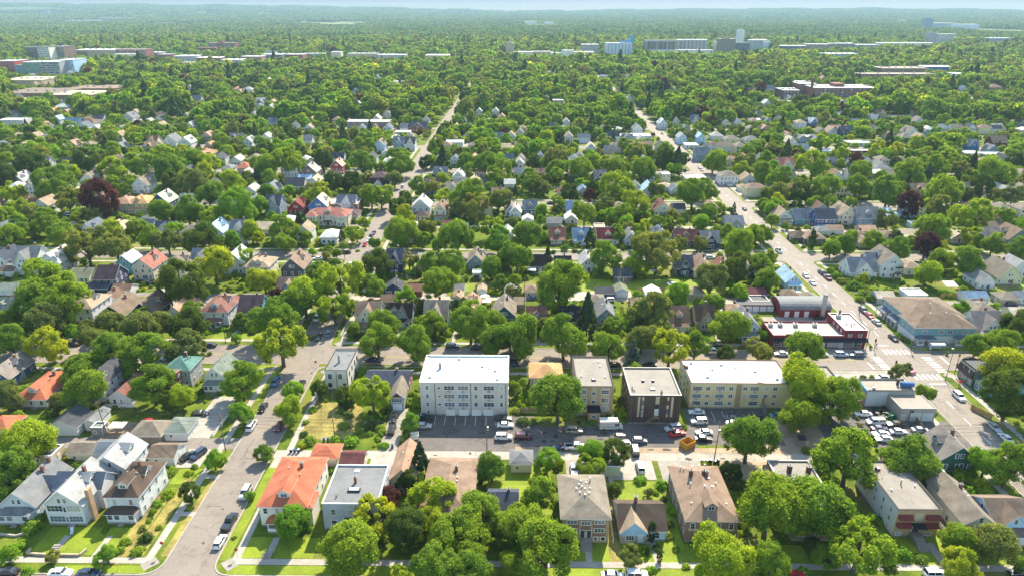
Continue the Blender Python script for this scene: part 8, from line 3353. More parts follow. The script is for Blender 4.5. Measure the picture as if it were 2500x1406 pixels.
def woods():
    pts = []
    y = 2540.0
    while y < 12300:
        step = 150 if y < 6000 else 190
        half = .82 * y + 200
        n = int(2 * half / step)
        xs = -half + (np.arange(n) + rng.uniform(-.3, .3, n)) * step
        ys = y + rng.uniform(-.3, .3, n) * step
        pts.append(np.stack([xs, ys], 1))
        y += step
    P = np.concatenate(pts)
    keep = rng.random(len(P)) < .93
    for fx, fy, fw, fd in FIELDS:
        keep &= ~((np.abs(P[:, 0] - fx) < fw / 2 + 70) & (P[:, 1] > fy - fd / 2 - 330) & (P[:, 1] < fy + fd / 2 + 60))
    for bx, by, bw, bd, bh in BIG:
        keep &= ~((np.abs(P[:, 0] - bx) < bw / 2 + 60) & (P[:, 1] > by - (150 if by < 3500 else 750)) & (P[:, 1] < by + bd + 90))
    P = P[keep]
    n = len(P)
    z = hill(P[:, 0], P[:, 1])
    k = np.where(P[:, 1] < 6000, 1.0, 1.25)
    scl = np.stack([k, k, k * rng.uniform(.8, 1.15, n)], 1)
    scatter("far_woods", np.concatenate([P, z[:, None]], 1), rng.integers(0, 4, n) * math.pi / 2, scl, rng.integers(0, 4, n), WCOL, "hazy blue-green woods reaching to the low hills on the horizon")
woods()

# ------------------------------------------------------------------ vehicles
CARC = dict(black=(.012, .012, .014), white=(.72, .72, .72), bluedark=(.02, .035, .07), navy=(.018, .025, .06), silver=(.42, .43, .44), darkred=(.16, .015, .02),
            maroon=(.10, .012, .02), tan=(.36, .31, .24), cream=(.66, .63, .54), grey=(.16, .17, .19), greylight=(.45, .47, .5), red=(.42, .015, .03), purple=(.06, .03, .09),
            teal=(.10, .26, .26), bluegrey=(.18, .24, .31), blue=(.05, .11, .25), lightblue=(.36, .44, .56), slate=(.09, .12, .17), pinkred=(.42, .09, .14))
def paint(c):
    if "paint_" + c in _M: return _M["paint_" + c]
    m, nt, p = nodemat("paint_" + c)
    p.inputs["Base Color"].default_value = rgba(CARC[c])
    p.inputs["Roughness"].default_value = .28
    p.inputs["Coat Weight"].default_value = .6
    p.inputs["Coat Roughness"].default_value = .06
    _M["paint_" + c] = m
    return m
CGLASS = plain("car_glass", (.015, .02, .025), .05, .9)
TYRE = plain("tyre_rubber", (.018, .018, .018), .8)
RIM = plain("alloy_rim", (.4, .4, .42), .3, .5, .8)
HEADL = plain("headlight_glass", (.65, .66, .66), .1, .8)
TAILL = plain("taillight_red", (.35, .01, .01), .2, .6)
# length, width, lower profile (x, z) front to back at the belt, greenhouse (base front, base back, top front, top back, roof z)
CARS_T = dict(
    sedan=(4.7, 1.82, [(2.35, .62), (2.2, .76), (1.0, .92), (-1.55, .98), (-2.25, .92), (-2.35, .7)], (1.05, -1.75, .35, -1.05, 1.44)),
    hatch=(4.1, 1.76, [(2.05, .62), (1.9, .78), (1.0, .95), (-1.7, 1.0), (-2.0, .95), (-2.05, .65)], (1.1, -1.95, .45, -1.55, 1.5)),
    suv=(4.75, 1.92, [(2.37, .72), (2.25, .95), (1.15, 1.06), (-2.1, 1.1), (-2.32, 1.0), (-2.37, .7)], (1.2, -2.25, .55, -1.95, 1.74)),
    pickup=(5.7, 1.98, [(2.85, .8), (2.72, 1.04), (1.45, 1.1), (-2.6, 1.1), (-2.8, 1.08), (-2.85, .8)], (1.5, -.55, .9, -.35, 1.86)),
    van=(5.1, 1.98, [(2.55, .7), (2.4, .95), (1.6, 1.08), (-2.4, 1.1), (-2.5, 1.05), (-2.55, .7)], (1.75, -2.42, .95, -2.3, 1.86)),
    camper=(6.6, 2.3, [(3.3, .8), (3.15, 1.1), (2.5, 1.2), (1.2, 1.25), (-3.2, 1.25), (-3.3, .8)], (2.55, .9, 1.9, .95, 2.2)))
_CARM = {}
def car_meshes(k):
    if k in _CARM: return _CARM[k]
    L, Wd, prof, (gf, gb, tf, tb, zr) = CARS_T[k]
    h = Wd / 2
    b = MB()
    rings = []
    for x, z in prof:
        e = 1 - .10 * (abs(x) / (L / 2)) ** 6
        hw = h * e
        rings.append([(x, -hw * .92, .24), (x, -hw, .42), (x, -hw, z - .14), (x, -hw * .90, z), (x, 0, z + .03), (x, hw * .90, z), (x, hw, z - .14), (x, hw, .42), (x, hw * .92, .24)])
    for r0, r1 in zip(rings[:-1], rings[1:]):
        for i in range(len(r0) - 1):
            b.poly([r0[i], r1[i], r1[i + 1], r0[i + 1]])
        b.poly([r0[-1], r1[-1], r1[0], r0[0]])
    b.poly(rings[0])
    b.poly(rings[-1][::-1])
    zb = np.interp(0, [p[0] for p in prof][::-1], [p[1] for p in prof][::-1]) - .02
    wt = h * .74
    if k == 'camper':
        b.box(-3.25, .95, -h, h, 1.2, 2.9).box(.9, 1.9, -h * .96, h * .96, 2.2, 2.85)
    if k == 'pickup':
        b.box(-2.75, -.62, -h * .93, -h * .78, 1.05, 1.2).box(-2.75, -.62, h * .78, h * .93, 1.05, 1.2).box(-2.8, -2.68, -h * .93, h * .93, 1.05, 1.2)
    # roof panel and pillars
    b.box(tb, tf, -wt, wt, zr - .05, zr + .02)
    b.poly([(tf, -wt, zr), (tf + .12, -wt * .98, zr - .06), (tf + .12, wt * .98, zr - .06), (tf, wt, zr)])
    for sy in (-1, 1):
        for (x0, x1) in ((gf, tf), (gb, tb), ((gf + gb) / 2, (tf + tb) / 2)):
            y0, y1 = sy * h * .895, sy * (wt + .015)
            b.poly([(x0 - .07, y0, zb), (x0 + .07, y0, zb), (x1 + .07, y1, zr), (x1 - .07, y1, zr)])
    for sy in (-1, 1):
        b.box(gf - .25, gf - .05, sy * h * .95 - .12, sy * h * .95 + .12, zb + .05, zb + .22)
    body = b
    gz = zb - .03
    g = MB()
    a0, a1 = h * .88, wt
    q = [(gf, -a0, gz), (gf, a0, gz), (gb, a0, gz), (gb, -a0, gz)]
    u = [(tf, -a1, zr - .03), (tf, a1, zr - .03), (tb, a1, zr - .03), (tb, -a1, zr - .03)]
    for i in range(4):
        j = (i + 1) % 4
        g.poly([q[i], q[j], u[j], u[i]])
    if k == 'pickup':
        g.box(-2.65, -.64, -h * .77, h * .77, 1.128, 1.14)
    wl = MB()
    n = 14
    for s, (y0, y1) in enumerate(((-.11, .11),)):
        pts = [(.33 * math.cos(2 * math.pi * i / n), .33 * math.sin(2 * math.pi * i / n)) for i in range(n)]
        wl.extrude([(p[0], p[1]) for p in pts], y0, y1, 'y', [0] * (n + 1))
        for yy in (-.115, .115):
            wl.poly([(.62 * p[0], yy, .62 * p[1]) for p in pts], 1)
    hl = MB().box(-.12, .02, -.2, .2, -.08, .08).mesh("headlight", [HEADL])
    tl = MB().box(-.02, .1, -.18, .18, -.1, .1).mesh("taillight", [TAILL])
    _CARM[k] = (body.mesh("body", [paint('white')]), g.mesh("window", [CGLASS]), wl.mesh("wheel", [TYRE, RIM]), hl, tl, L, Wd, prof)
    return _CARM[k]
HEAD = dict(x=0, y=90, yr=68, xr=18, xl=-24, z=91, zz=104)
crnd = random.Random(5)
for ln in CARS.split("\n"):
    x, y, k, hd, c, label = ln.split("|")
    label = label_of(label)
    x, y = float(x), float(y)
    cat = {'sedan': 'car', 'hatch': 'car', 'suv': 'SUV', 'pickup': 'pickup', 'van': 'van', 'camper': 'camper van'}[k]
    nm = {'sedan': 'sedan_car', 'hatch': 'hatchback_car', 'suv': 'sport_utility_car', 'pickup': 'pickup_truck', 'van': 'minivan', 'camper': 'camper_van'}[k]
    body, gl, wl, hl, tl, L, Wd, prof = car_meshes(k)
    t = thing(nm, label, cat, (x, y, .045), R(HEAD[hd] + 180 * crnd.randrange(2) + crnd.uniform(-2, 2)), "cars parked and driving on the streets")
    o = link("body", body, t)
    o.material_slots[0].link = 'OBJECT'
    o.material_slots[0].material = paint(c)
    link("window", gl, t)
    ax = L * .31
    if y < 420:
        for sx in (-1, 1):
            for sy in (-1, 1):
                link("wheel", wl, t, (sx * ax, sy * (Wd / 2 - .08), .33))
    if y < 300:
        for sy in (-1, 1):
            link("headlight", hl, t, (L / 2 - .03, sy * Wd * .33, .66))
            link("taillight", tl, t, (-L / 2 + .03, sy * Wd * .36, .78))

# ------------------------------------------------------------------ poles and wires
def pole(name, x, y, h, label, arms=1, transformer=False, lean=(0, 0), r=.15, m=None, cat="utility pole"):
    t = thing(name, label, cat, (x, y, 0))
    top = (lean[0], lean[1], h)
    MB().tube([(0, 0, -.1), top], [r, r * .62], 9).build("pole", [m or TARWOOD], t)
    for i in range(arms):
        z = h - .5 - i * 1.1
        k = z / h
        a = MB().box(lean[0] * k - .06, lean[0] * k + .06, lean[1] * k - 1.25, lean[1] * k + 1.25, z - .07, z + .07)
        for s in (-1.1, -.5, .5, 1.1):
            a.tube([(lean[0] * k, lean[1] * k + s, z + .07), (lean[0] * k, lean[1] * k + s, z + .27)], .05, 6)
        a.build("crossarm", [TARWOOD], t)
    if transformer:
        MB().tube([(.32, -.1, h - 3.2), (.32, -.1, h - 2.2)], .26, 10).build("transformer", [METAL], t)
    return t
PL = [(-77.9, 150.5, 11.3, "wooden utility pole with double crossarms where the left alley meets the side street", 2, True, (0, 0)),
      (-113.9, 158.0, 10.6, "leaning dark utility pole beside the alley and the white garage with vines", 1, True, (-.7, 0)),
      (-49.8, 154.9, 7.8, "short utility pole at the edge of the dry meadow", 1, False, (0, 0)),
      (-8.4, 149.6, 11.2, "utility pole with transformer at the front edge of the big parking lot", 1, True, (0, 0)),
      (51.0, 148.7, 11.4, "utility pole with transformer behind the row of dark bins", 1, True, (.3, 0)),
      (-48.7, 250.0, 13.5, "tall utility pole behind the blue-grey cross-gabled house", 2, True, (0, 0)),
      (1.8, 241.5, 14.0, "slim utility pole by the tan hip-roofed garage mid block", 1, False, (0, 0)),
      (130.4, 240.5, 12.5, "wooden pole with lamp arm on the avenue kerb by the townhouses", 1, False, (.3, 0)),
      (-81.5, 298.5, 11, "utility pole at the far corner of the side street near the mansion", 2, True, (0, 0)),
      (180.2, 352.6, 8.1, "utility pole among the brown bungalows across the avenue", 1, False, (0, 0)),
      (-152.4, 262.8, 7.2, "short pole beside the pale shade canopy in the back alley", 0, False, (0, 0)),
      (91.2, 361.1, 6.6, "distant pole in the alley behind the maroon-roofed house", 0, False, (0, 0))]
for x, y, h, lab, ar, tr_, le in PL:
    pole("utility_pole", x, y, h, lab, ar, tr_, le)
def lamp(x, y, h, label, dx, dy, double=False):
    t = thing("street_lamp", label, "street lamp", (x, y, 0))
    MB().tube([(0, 0, 0), (0, 0, .6)], [.17, .14], 8).tube([(0, 0, .6), (0, 0, h)], [.1, .07], 8).build("pole", [DTRIM], t)
    MB().tube([(0, 0, h - .1), (dx * .6, dy * .6, h + .25), (dx, dy, h + .3)], .05, 6).build("arm", [DTRIM], t)
    MB().box(dx - .35, dx + .35, dy - .16, dy + .16, h + .22, h + .38).build("lamp_head", [METAL], t)
lamp(-103.3, 213.7, 8.4, "dark street lamp on the verge in front of the white two-storey porch house", .0, -1.6)
lamp(119.0, 210.6, 8.2, "street lamp standing at the corner of the red shop row", 1.7, 0)
lamp(134.9, 190.6, 10.2, "tall lamp and signal pole at the crossing near the mansard-roofed shop", .6, 1.4)
lamp(-80.5, 214.5, 7.6, "curved street lamp among trees at the side street corner", 1.8, -.4)
def signal(x, y, h, label):
    t = thing("traffic_signal", label, "traffic signal", (x, y, 0))
    MB().tube([(0, 0, 0), (0, 0, h)], [.11, .08], 8).build("pole", [DTRIM], t)
    for z in (h - 1.2, 3.0):
        MB().box(-.2, .2, -.2, .2, z, z + 1.0).build("signal_head", [surf("signal_yellow", (.25, .17, .03), .1)], t)
signal(140.0, 194.5, 7.6, "traffic signal pole on the shop corner by the mansard front")
signal(134.3, 210.2, 4.6, "traffic signal post on the kerb in front of the teal townhouses")
signal(121.6, 196.2, 4.0, "traffic signal post at the near corner of the open lot")
signal(122.2, 211.3, 4.4, "slim traffic signal post at the shop row kerb")
def sign(x, y, h, label, c, shape='disc', name="road_sign"):
    t = thing(name, label, "sign", (x, y, 0))
    MB().tube([(0, 0, 0), (0, 0, h)], .04, 6).build("post", [METAL], t)
    b = MB()
    n = 8 if shape == 'disc' else 4
    a0 = math.pi / n
    pts = [(.42 * math.cos(a0 + 2 * math.pi * i / n), .42 * math.sin(a0 + 2 * math.pi * i / n)) for i in range(n)]
    b.extrude([(p[0], h - .3 + p[1]) for p in pts], -.06, -.03, 'y')
    b.build("sign_plate", [plain("sign_%s" % label[:6], c, .4)], t)
sign(-66.2, 195.4, 3.0, "red stop sign on the corner in front of the cream flat-roofed building", (.45, .02, .02))
sign(-76.6, 113.9, 3.2, "red stop sign standing in the dry verge at the nearest corner", (.45, .02, .02))
sign(-60.2, 112.8, 2.6, "dark red stop sign at the corner of the orange-roofed house", (.35, .02, .02))
sign(-84, 109.2, 1.6, "small yellow sign in the grass verge near the corner kerb", (.7, .4, .04), 'sq')

def wire(pts, sag, label, r=.028, mult=10):
    b = MB()
    for a, c in zip(pts[:-1], pts[1:]):
        a, c = Vector(a), Vector(c)
        P_ = []
        for i in range(mult + 1):
            t = i / mult
            p = a.lerp(c, t)
            p.z -= sag * 4 * t * (1 - t)
            P_.append(p)
        b.tube(P_, r, 5)
    o = b.build("overhead_wire", [CHROME])
    tag(o, label, "wire", "overhead wires along the alley")
TOPS = [(-190, 160.5, 10.2), (-114.6, 158, 10.2), (-77.9, 150.5, 10.9), (-8.4, 149.6, 10.8), (51.3, 148.7, 11.0), (120, 148.6, 10.8), (185, 150, 10.8)]
for i, (dy, dz, w_) in enumerate(((-1.1, .1, "upper"), (-.5, .12, "second"), (.5, .08, "third"), (1.1, .02, "fourth"), (0, -1.5, "lower"), (.1, -2.6, "lowest"))):
    wire([(x, y + dy, z + dz) for x, y, z in TOPS], .9 + .12 * i, "%s black overhead wire strung pole to pole along the near alley" % w_)
wire([(-49.8, 154.9, 7.5), (-57, 182.3, 6.5)], .5, "service wire running from the meadow pole to the cream corner building")
wire([(51, 148.7, 10.4), (47, 165, 8.5)], .4, "service wire dropping to the dark brown brick block")
wire([(-8.4, 149.6, 10.2), (3.5, 180.7, 6.2)], .5, "service wire dropping from the lot pole to the beige house")

# ------------------------------------------------------------------ bins, dumpsters, fences, small street things
def bin_(x, y, c, label, rz=0):
    t = thing("wheelie_bin", label, "bin", (x, y, .04), rz, None)
    b = MB()
    b.extrude([(-.26, .08), (.26, .08), (.32, 1.0), (-.32, 1.0)], -.3, .3, 'y')
    b.build("body", [surf("bin_%.2f%.2f" % c[:2], c, .1)], t)
    MB().extrude([(-.35, 1.0), (.35, 1.0), (.33, 1.08), (0, 1.13), (-.33, 1.08)], -.36, .36, 'y').build("lid", [surf("lid_%.2f%.2f" % (c[3], c[4]), c[3:6], .1)], t)
    for s in (-1, 1):
        MB().tube([(s * .3, .27, .12), (s * .24, .27, .12)], .12, 8).build("wheel", [TYRE], t)
DK = (.03, .03, .035, .35, .36, .38); BL = (.03, .08, .2, .03, .08, .2); GR = (.2, .21, .22, .3, .3, .3); BW = (.03, .03, .035, .6, .6, .6); OR = (.3, .1, .04, .3, .1, .04)
for i, (x, y, c, lab) in enumerate([
    (-60.4, 150.3, DK, "first dark bin of the trio on the concrete by the orange garage"), (-59.4, 150.2, BL, "blue-lidded middle bin of the trio by the orange garage"), (-58.4, 150.3, DK, "last dark bin of the trio by the orange garage"),
    (-53.0, 155.3, BL, "big blue bin at the foot of the meadow pole"), (-51.9, 155.4, BL, "blue bin nearest the short meadow pole"),
    (-33.9, 152.6, BL, "blue bin at the end of the car drive by the alley"),
    (47.6, 147.0, BW, "first white-lidded dark bin behind the brown hip-roofed house"), (48.6, 146.8, DK, "second dark bin behind the brown hip-roofed house"), (49.6, 147.1, BW, "third white-lidded dark bin near the pole foot"), (50.6, 146.7, BW, "fourth white-lidded dark bin past the pole foot"), (51.6, 147.2, DK, "last dark bin of the row by the transformer pole"),
    (9.4, 152.4, GR, "grey bin beside blue bin at the gravel apron"), (10.6, 152.1, BL, "blue bin between grey and navy bins at the apron"), (11.7, 152.0, DK, "dark bin at the end of the apron group"), (11.2, 153.6, OR, "orange-brown bin behind the apron bins"),
    (-95.2, 158.9, BL, "blue bin beside the green hip-roofed garage"), (-94.1, 158.8, BL, "second blue bin at the green hip-roofed garage corner"),
    (18.0, 262.8, DK, "dark bin behind the white alley garage with the big door"), (104.0, 239, DK, "dark bin near the white garage row")]):
    bin_(x, y, c, lab, i * .07)
def dumpster(x, y, c, label, w=2.6, d=1.8, h=1.5, rz=0):
    t = thing("dumpster", label, "dumpster", (x, y, .04), rz)
    b = MB()
    for q in ((-w / 2, w / 2, -d / 2, -d / 2 + .08), (-w / 2, w / 2, d / 2 - .08, d / 2), (-w / 2, -w / 2 + .08, -d / 2 + .08, d / 2 - .08), (w / 2 - .08, w / 2, -d / 2 + .08, d / 2 - .08)):
        b.box(*q, .1, h)
    b.box(-w / 2 + .08, w / 2 - .08, -d / 2 + .08, d / 2 - .08, .1, .25)
    m = surf("dumpster_%.2f" % c[0], c, .18, .6, 3)
    b.build("container", [m], t)
    r = MB()
    for i in range(6):
        xx = -w / 2 + .2 + i * (w - .4) / 5
        r.box(xx - .05, xx + .05, -d / 2 - .07, -d / 2, .15, h - .05)
        r.box(xx - .05, xx + .05, d / 2, d / 2 + .07, .15, h - .05)
    r.box(-w / 2 - .05, w / 2 + .05, -d / 2 - .08, -d / 2 - .0, h - .1, h + .02)
    r.build("rib_frame", [m], t)
    return t
dumpster(45.2, 154.2, (.50, .26, .03), "big open yellow dumpster standing on the lot behind the brown house", 3.4, 2.6, 1.9, R(35))
dumpster(-28.6, 157.2, (.62, .62, .6), "open white container with dark inside beside the young tree", 2.2, 1.9, 1.4, R(12))
dumpster(107.0, 169.0, (.05, .28, .18), "green container in the workshop scrap corner", 1.6, 1.3, 1.2, R(20))

def fence(p0, p1, h, label, m=WOOD, post=2.4, name="wooden_fence"):
    x0, y0 = p0; x1, y1 = p1
    L = math.hypot(x1 - x0, y1 - y0)
    a = math.atan2(y1 - y0, x1 - x0)
    t = thing(name, label, "fence", (x0, y0, 0), a)
    b = MB()
    n = int(L / .16)
    for i in range(n):
        b.box(i * .16, i * .16 + .145, -.02, .02, .06, h + (.03 if i % 3 else 0))
    b.box(0, L, .02, .07, .35, .45).box(0, L, .02, .07, h - .4, h - .3)
    b.build("slat_panel", [m], t)
    k = int(L / post) + 1
    for i in range(k):
        xx = i * L / max(k - 1, 1)
        MB().box(xx - .06, xx + .06, .07, .18, 0, h + .1).build("post", [m], t)
GOLDW = surf("golden_wood", (.42, .26, .10), .2, .6, 4)
fence((132.6, 173.9), (135.2, 168.4), 1.7, "golden wooden fence along the avenue beside the dark trees", GOLDW)
fence((171, 257.6), (180, 257.2), 1.8, "golden wooden fence under the shade sail behind the townhouses", GOLDW)
fence((-125.2, 175.2), (-122.6, 184.5), 2.0, "brown wooden fence between the white houses in the shaded yard", surf("red_wood", (.26, .13, .06), .2, .6, 4))
fence((-122, 171.6), (-113.5, 171.6), 1.1, "low white picket fence behind the red-roofed house", TRIM)
fence((0.5, 170.2), (14, 170.2), 1.7, "grey wooden fence between the two pale apartment blocks")
fence((20.9, 118), (21.4, 138), 1.2, "thin pale fence dividing the fourplex lawn from the cape house", TRIM)
fence((-7.6, 139), (-7.3, 126), 1.7, "dark plank fence along the small green back yard")
fence((77, 213.2), (86, 213.2), 1.6, "brown fence at the pavement next to the shop row")
fence((48, 262), (60, 262), 1.7, "golden fence behind the dark blue alley garage", GOLDW)
fence((-190, 176), (-150, 176), 1.6, "long grey back fence behind the orange-roofed bungalow")
fence((112, 160), (113, 167), 1.6, "grey wooden fence at the edge of the workshop yard")
fence((84.4, 181), (90, 160), 1.8, "chain fence covered with vines along the workshop car row", METAL)

fence((-146, 176), (-128, 176), 1.6, "weathered back fence between the orange-roofed bungalow and the brown fence")
fence((-64, 219), (-64, 246), 1.2, "low white side fence beside the cream cross-gabled corner house", TRIM)
fence((-40.5, 226), (-40.5, 250), 1.6, "brown plank fence between the first two houses right of the side street", surf("red_wood", (.26, .13, .06), .2, .6, 4))
fence((-11, 228), (-11, 250), 1.6, "grey plank fence beside the tan gabled house by the gazebo canopy")
fence((29, 230), (29, 250), 1.6, "grey plank fence running back from the charcoal cottage row to the alley")
fence((62, 229), (62, 250), 1.5, "golden plank fence beside the cream side-gabled house", GOLDW)
fence((-30, 262), (-30, 284), 1.6, "grey plank fence behind the navy alley garage in the third row")
fence((14, 262), (14, 286), 1.5, "brown plank fence near the white shade canopy", surf("red_wood", (.26, .13, .06), .2, .6, 4))
fence((95.6, 115), (95.6, 134), 1.2, "low white fence between the awning block and the narrow white house", TRIM)
fence((-84, 157), (-84, 172), 1.1, "low white fence along the drive behind the green hip-roofed garage", TRIM)
t = thing("bus_shelter", "glass bus shelter with pale arched roof on the pavement before the teal townhouses", "bus shelter", (143.3, 211.0, .04))
for x in (-2.1, -.7, .7, 2.1):
    MB().box(x - .05, x + .05, .72, .8, 0, 2.3).build("post", [METAL], t)
for x in (-2.1, 2.1):
    MB().box(x - .05, x + .05, -.75, -.67, 0, 2.3).build("post", [METAL], t)
gp = plain("shelter_glass", (.45, .55, .58), .08, .8)
MB().box(-2.04, 2.04, .74, .77, .3, 2.2).build("glass_panel", [gp], t)
MB().box(-2.11, -2.08, -.66, .7, .3, 2.2).build("glass_panel", [gp], t)
arc = [(1.0 * math.cos(a), 2.3 + .45 * math.sin(a)) for a in np.linspace(math.pi, 0, 9)]
MB().extrude(arc + [(p[0] * .93, p[1] - .06) for p in arc[::-1]], -2.35, 2.35, 'x').build("roof", [surf("pale_roof_panel", (.62, .68, .70), .05)], t)
MB().box(-1.5, 1.5, .3, .65, .4, .46).build("bench", [WOOD], t)

def umbrella(x, y, c, label, r=1.5, h=2.4):
    t = thing("parasol", label, "parasol", (x, y, 0))
    MB().tube([(0, 0, 0), (0, 0, h)], .035, 6).build("pole", [METAL], t)
    b = MB()
    n = 8
    for i in range(n):
        a, e = 2 * math.pi * i / n, 2 * math.pi * (i + 1) / n
        b.poly([(r * math.cos(a), r * math.sin(a), h - .45), (r * math.cos(e), r * math.sin(e), h - .45), (0, 0, h + .15)])
        b.poly([(r * math.cos(e), r * math.sin(e), h - .47), (r * math.cos(a), r * math.sin(a), h - .47), (0, 0, h + .12)])
    b.build("canopy", [surf("cloth_%.2f" % c[0], c, .08)], t)
umbrella(-49.7, 142.2, (.42, .02, .03), "red parasol in the yard behind the orange-roofed house", 1.5)
umbrella(137.1, 187.2, (.55, .05, .03), "small red parasol on the pavement by the corner shop", .7, 2.0)
umbrella(113.6, 257.6, (.6, .66, .72), "white parasol in the yard of the pale blue avenue house", 1.7)
umbrella(-13.9, 251.5, (.6, .7, .76), "pale blue peaked gazebo canopy beside the alley garage", 1.9, 2.8)
umbrella(59, 282, (.4, .48, .58), "blue-grey parasol behind the navy house mid block", 1.4)
def canopy(x, y, w, d, h, c, label, slope=.4):
    t = thing("shade_canopy", label, "canopy", (x, y, 0))
    MB().extrude([(-d / 2, h), (d / 2, h + slope), (d / 2, h + slope + .06), (-d / 2, h + .06)], -w / 2, w / 2, 'x').build("cover", [surf("cloth_%.2f" % c[0], c, .08)], t)
    for sx in (-1, 1):
        for sy in (-1, 1):
            MB().tube([(sx * (w / 2 - .1), sy * (d / 2 - .1), 0), (sx * (w / 2 - .1), sy * (d / 2 - .1), h + (slope if sy > 0 else 0))], .05, 6).build("post", [METAL], t)
canopy(-161.6, 274.7, 4.2, 3.6, 2.6, (.62, .58, .48), "pale cloth shade canopy behind the yellow hip-roofed house", .6)
canopy(5.2, 281, 3.8, 3, 2.5, (.66, .66, .64), "white shade canopy beside the black-roofed yellow house")
canopy(178.6, 265, 5.0, 4.2, 2.6, (.52, .48, .38), "sandy shade sail behind the teal townhouse row", .9)
canopy(-13.0, 246.6, 3.6, 2.6, 2.2, (.62, .64, .66), "low white canopy over a dark trailer near the alley", .2)
canopy(-111.3, 159.4, 4.4, 3.0, 2.1, (.52, .62, .66), "bluish white flat shed roof on posts beside the leaning pole", .1)
canopy(-104.2, 160.5, 2.6, 4.2, 2.0, (.42, .52, .62), "narrow blue lean-to cover next to the tan hip garage", .3)
canopy(75.8, 155.2, 2.2, 2.2, 2.3, (.03, .03, .035), "small black pavilion under the big tree on the dirt drive", .3)

def bench_chair(x, y, rz, c, label, name="garden_chair"):
    t = thing(name, label, "chair", (x, y, .03), rz)
    m = plain("chair_%.2f" % c[0], c, .5)
    MB().box(-.3, .3, -.6, .45, .35, .42).build("seat", [m], t)
    MB().extrude([(.4, .4), (1.0, 1.0), (1.0, 1.06), (.4, .46)], -.3, .3, 'x').build("backrest", [m], t)
    for sx in (-.25, .25):
        for sy in (-.5, .4):
            MB().box(sx - .03, sx + .03, sy - .03, sy + .03, 0, .36).build("leg", [m], t)
bench_chair(-100.1, 119.6, .4, (.5, .58, .66), "pale blue lounge chair on the lawn of the big white house")
bench_chair(140.4, 181.6, 1.2, (.08, .45, .5), "turquoise chair on the pavement outside the blue shop")
bench_chair(139.6, 180.2, .8, (.09, .5, .55), "second turquoise chair nearer the fence by the blue shop")
for x, y, lab, r_ in ((145.0, 207.6, "round planter with a shrub on the pavement right of the bus shelter", .5), (121.2, 211.8, "planter at the shop row corner", .4)):
    t = thing("planter", lab, "planter", (x, y, .04))
    MB().tube([(0, 0, 0), (0, 0, .7)], [r_ * .8, r_], 10).build("pot", [CONC2], t)
    o = link("foliage", SHM[1], t, (0, 0, .6)); o.scale = (r_ * 1.3, r_ * 1.3, .9)

# scrap beside the workshop, stone walls, steps of the front lawns
pm = MB()
sr = random.Random(4)
for i in range(60):
    x, y, z = 103.2 + sr.random() * 4.2, 168.2 + sr.random() * 5.6, sr.random() * .9
    s = sr.uniform(.15, .55)
    pm.box(x - s, x + s, y - s * .7, y + s * .7, z, z + s * .5)
tag(pm.build("scrap_debris", [plain("scrap_dark", (.03, .03, .034), .6)]), "dark heap of tyres and scrap beside the concrete workshop", "scrap", None, "stuff")
def low_wall(pts, h, label, m, wd=.35):
    b = MB()
    for (x0, y0), (x1, y1) in zip(pts[:-1], pts[1:]):
        d = Vector((x1 - x0, y1 - y0)).normalized()
        n = Vector((-d.y, d.x)) * wd / 2
        q = [(x0 - n.x, y0 - n.y), (x1 - n.x, y1 - n.y), (x1 + n.x, y1 + n.y), (x0 + n.x, y0 + n.y)]
        b.poly([(*p, h) for p in q])
        for i in range(4):
            j = (i + 1) % 4
            b.poly([(*q[i], 0), (*q[j], 0), (*q[j], h), (*q[i], h)])
    tag(b.build("garden_wall", [m]), label, "garden wall")
STONEW = surf("stone_wall", (.42, .34, .24), .22, .7, 4)
low_wall([(-106, 114.6), (-106, 113.2), (-101.6, 112.9)], .6, "low stone garden wall left of the lawn steps", STONEW)
low_wall([(-99.8, 112.9), (-94.3, 112.9), (-93.8, 114.5)], .6, "low stone garden wall right of the lawn steps", STONEW)
low_wall([(-116, 119), (-112, 118.5), (-108.4, 120.5)], .5, "curved pale stone edging in front of the bungalow", CONC)
t = thing("garden_steps", "concrete garden steps climbing the lawn of the big white house", "steps", (-100.7, 112.6, 0))
b = MB()
for i in range(6):
    b.box(-.7, .7, i * .5, i * .5 + .5, 0, .12 * (i + 1))
b.build("step", [CONC2], t)
t = thing("garden_steps", "short pale steps at the orange-roofed house lawn", "steps", (-54.0, 112.4, 0))
b = MB()
for i in range(4):
    b.box(-1.0, 1.0, i * .45, i * .45 + .45, 0, .12 * (i + 1))
b.build("step", [CONC2], t)

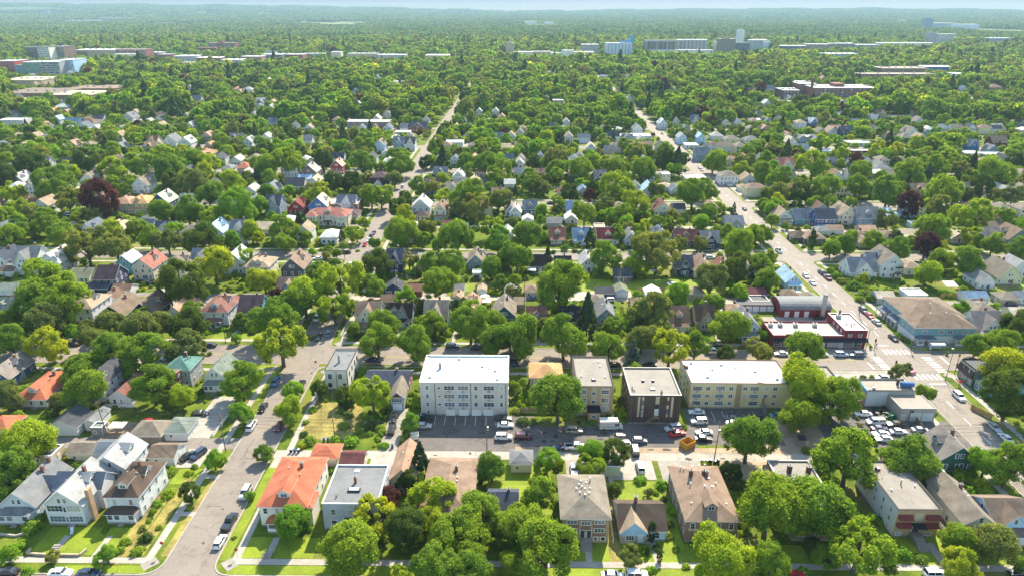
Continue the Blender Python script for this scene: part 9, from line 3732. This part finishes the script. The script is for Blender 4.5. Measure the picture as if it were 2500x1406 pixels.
# the person at the crossing, mid stride
def person(x, y, rz, label):
    me = bpy.data.meshes.new("person")
    V = [(0, 0, .95), (0, 0, 1.15), (0, 0, 1.38), (0, .01, 1.5), (0, .03, 1.62), (0, .03, 1.74),
         (-.10, 0, .9), (-.11, .16, .5), (-.11, .08, .1), (-.11, .22, .04), (.10, 0, .9), (.11, -.1, .5), (.11, -.28, .1), (.11, -.16, .04),
         (-.21, 0, 1.4), (-.25, -.05, 1.12), (-.24, .08, .88), (-.24, .13, .78), (.21, 0, 1.4), (.25, .05, 1.12), (.24, .2, .92), (.24, .27, .83)]
    E = [(0, 1), (1, 2), (2, 3), (3, 4), (4, 5), (0, 6), (6, 7), (7, 8), (8, 9), (0, 10), (10, 11), (11, 12), (12, 13), (2, 14), (14, 15), (15, 16), (16, 17), (2, 18), (18, 19), (19, 20), (20, 21)]
    rad = [.15, .14, .16, .06, .1, .085, .11, .07, .05, .045, .11, .07, .05, .045, .075, .05, .04, .04, .075, .05, .04, .04]
    me.from_pydata(V, E, [])
    o = link("person", me, None, (x, y, .04), rz)
    sk = o.modifiers.new("skin", 'SKIN')
    for i, r_ in enumerate(rad):
        me.skin_vertices[0].data[i].radius = (r_, r_ * .85)
    me.skin_vertices[0].data[0].use_root = True
    o.modifiers.new("smooth", 'SUBSURF').levels = 1
    o.modifiers["smooth"].render_levels = 1
    me.materials.append(surf("dark_clothes", (.02, .02, .025), .1))
    tag(o, label, "person")
person(123.9, 213.2, .4, "person in dark clothes walking at the kerb beside the shop row corner")
person(-62.2, 158.0, 1.2, "person in dark clothes on the pavement beside the dry meadow")

# ------------------------------------------------------------------ air
hz = MB().box(-15500, 15500, -380, 13900, -1, 190).build("haze", [])
tag(hz, "pale summer haze over the whole city", "haze", None, "stuff")
hm = bpy.data.materials.new("haze")
hm.use_nodes = True
hn = hm.node_tree
hn.nodes.clear()
ho = hn.nodes.new("ShaderNodeOutputMaterial")
pv = hn.nodes.new("ShaderNodeVolumePrincipled")
pv.inputs["Color"].default_value = (.36, .54, .65, 1)
pv.inputs["Density"].default_value = 8.0e-5
pv.inputs["Anisotropy"].default_value = .1
hn.links.new(pv.outputs[0], ho.inputs["Volume"])
hz.data.materials.append(hm)
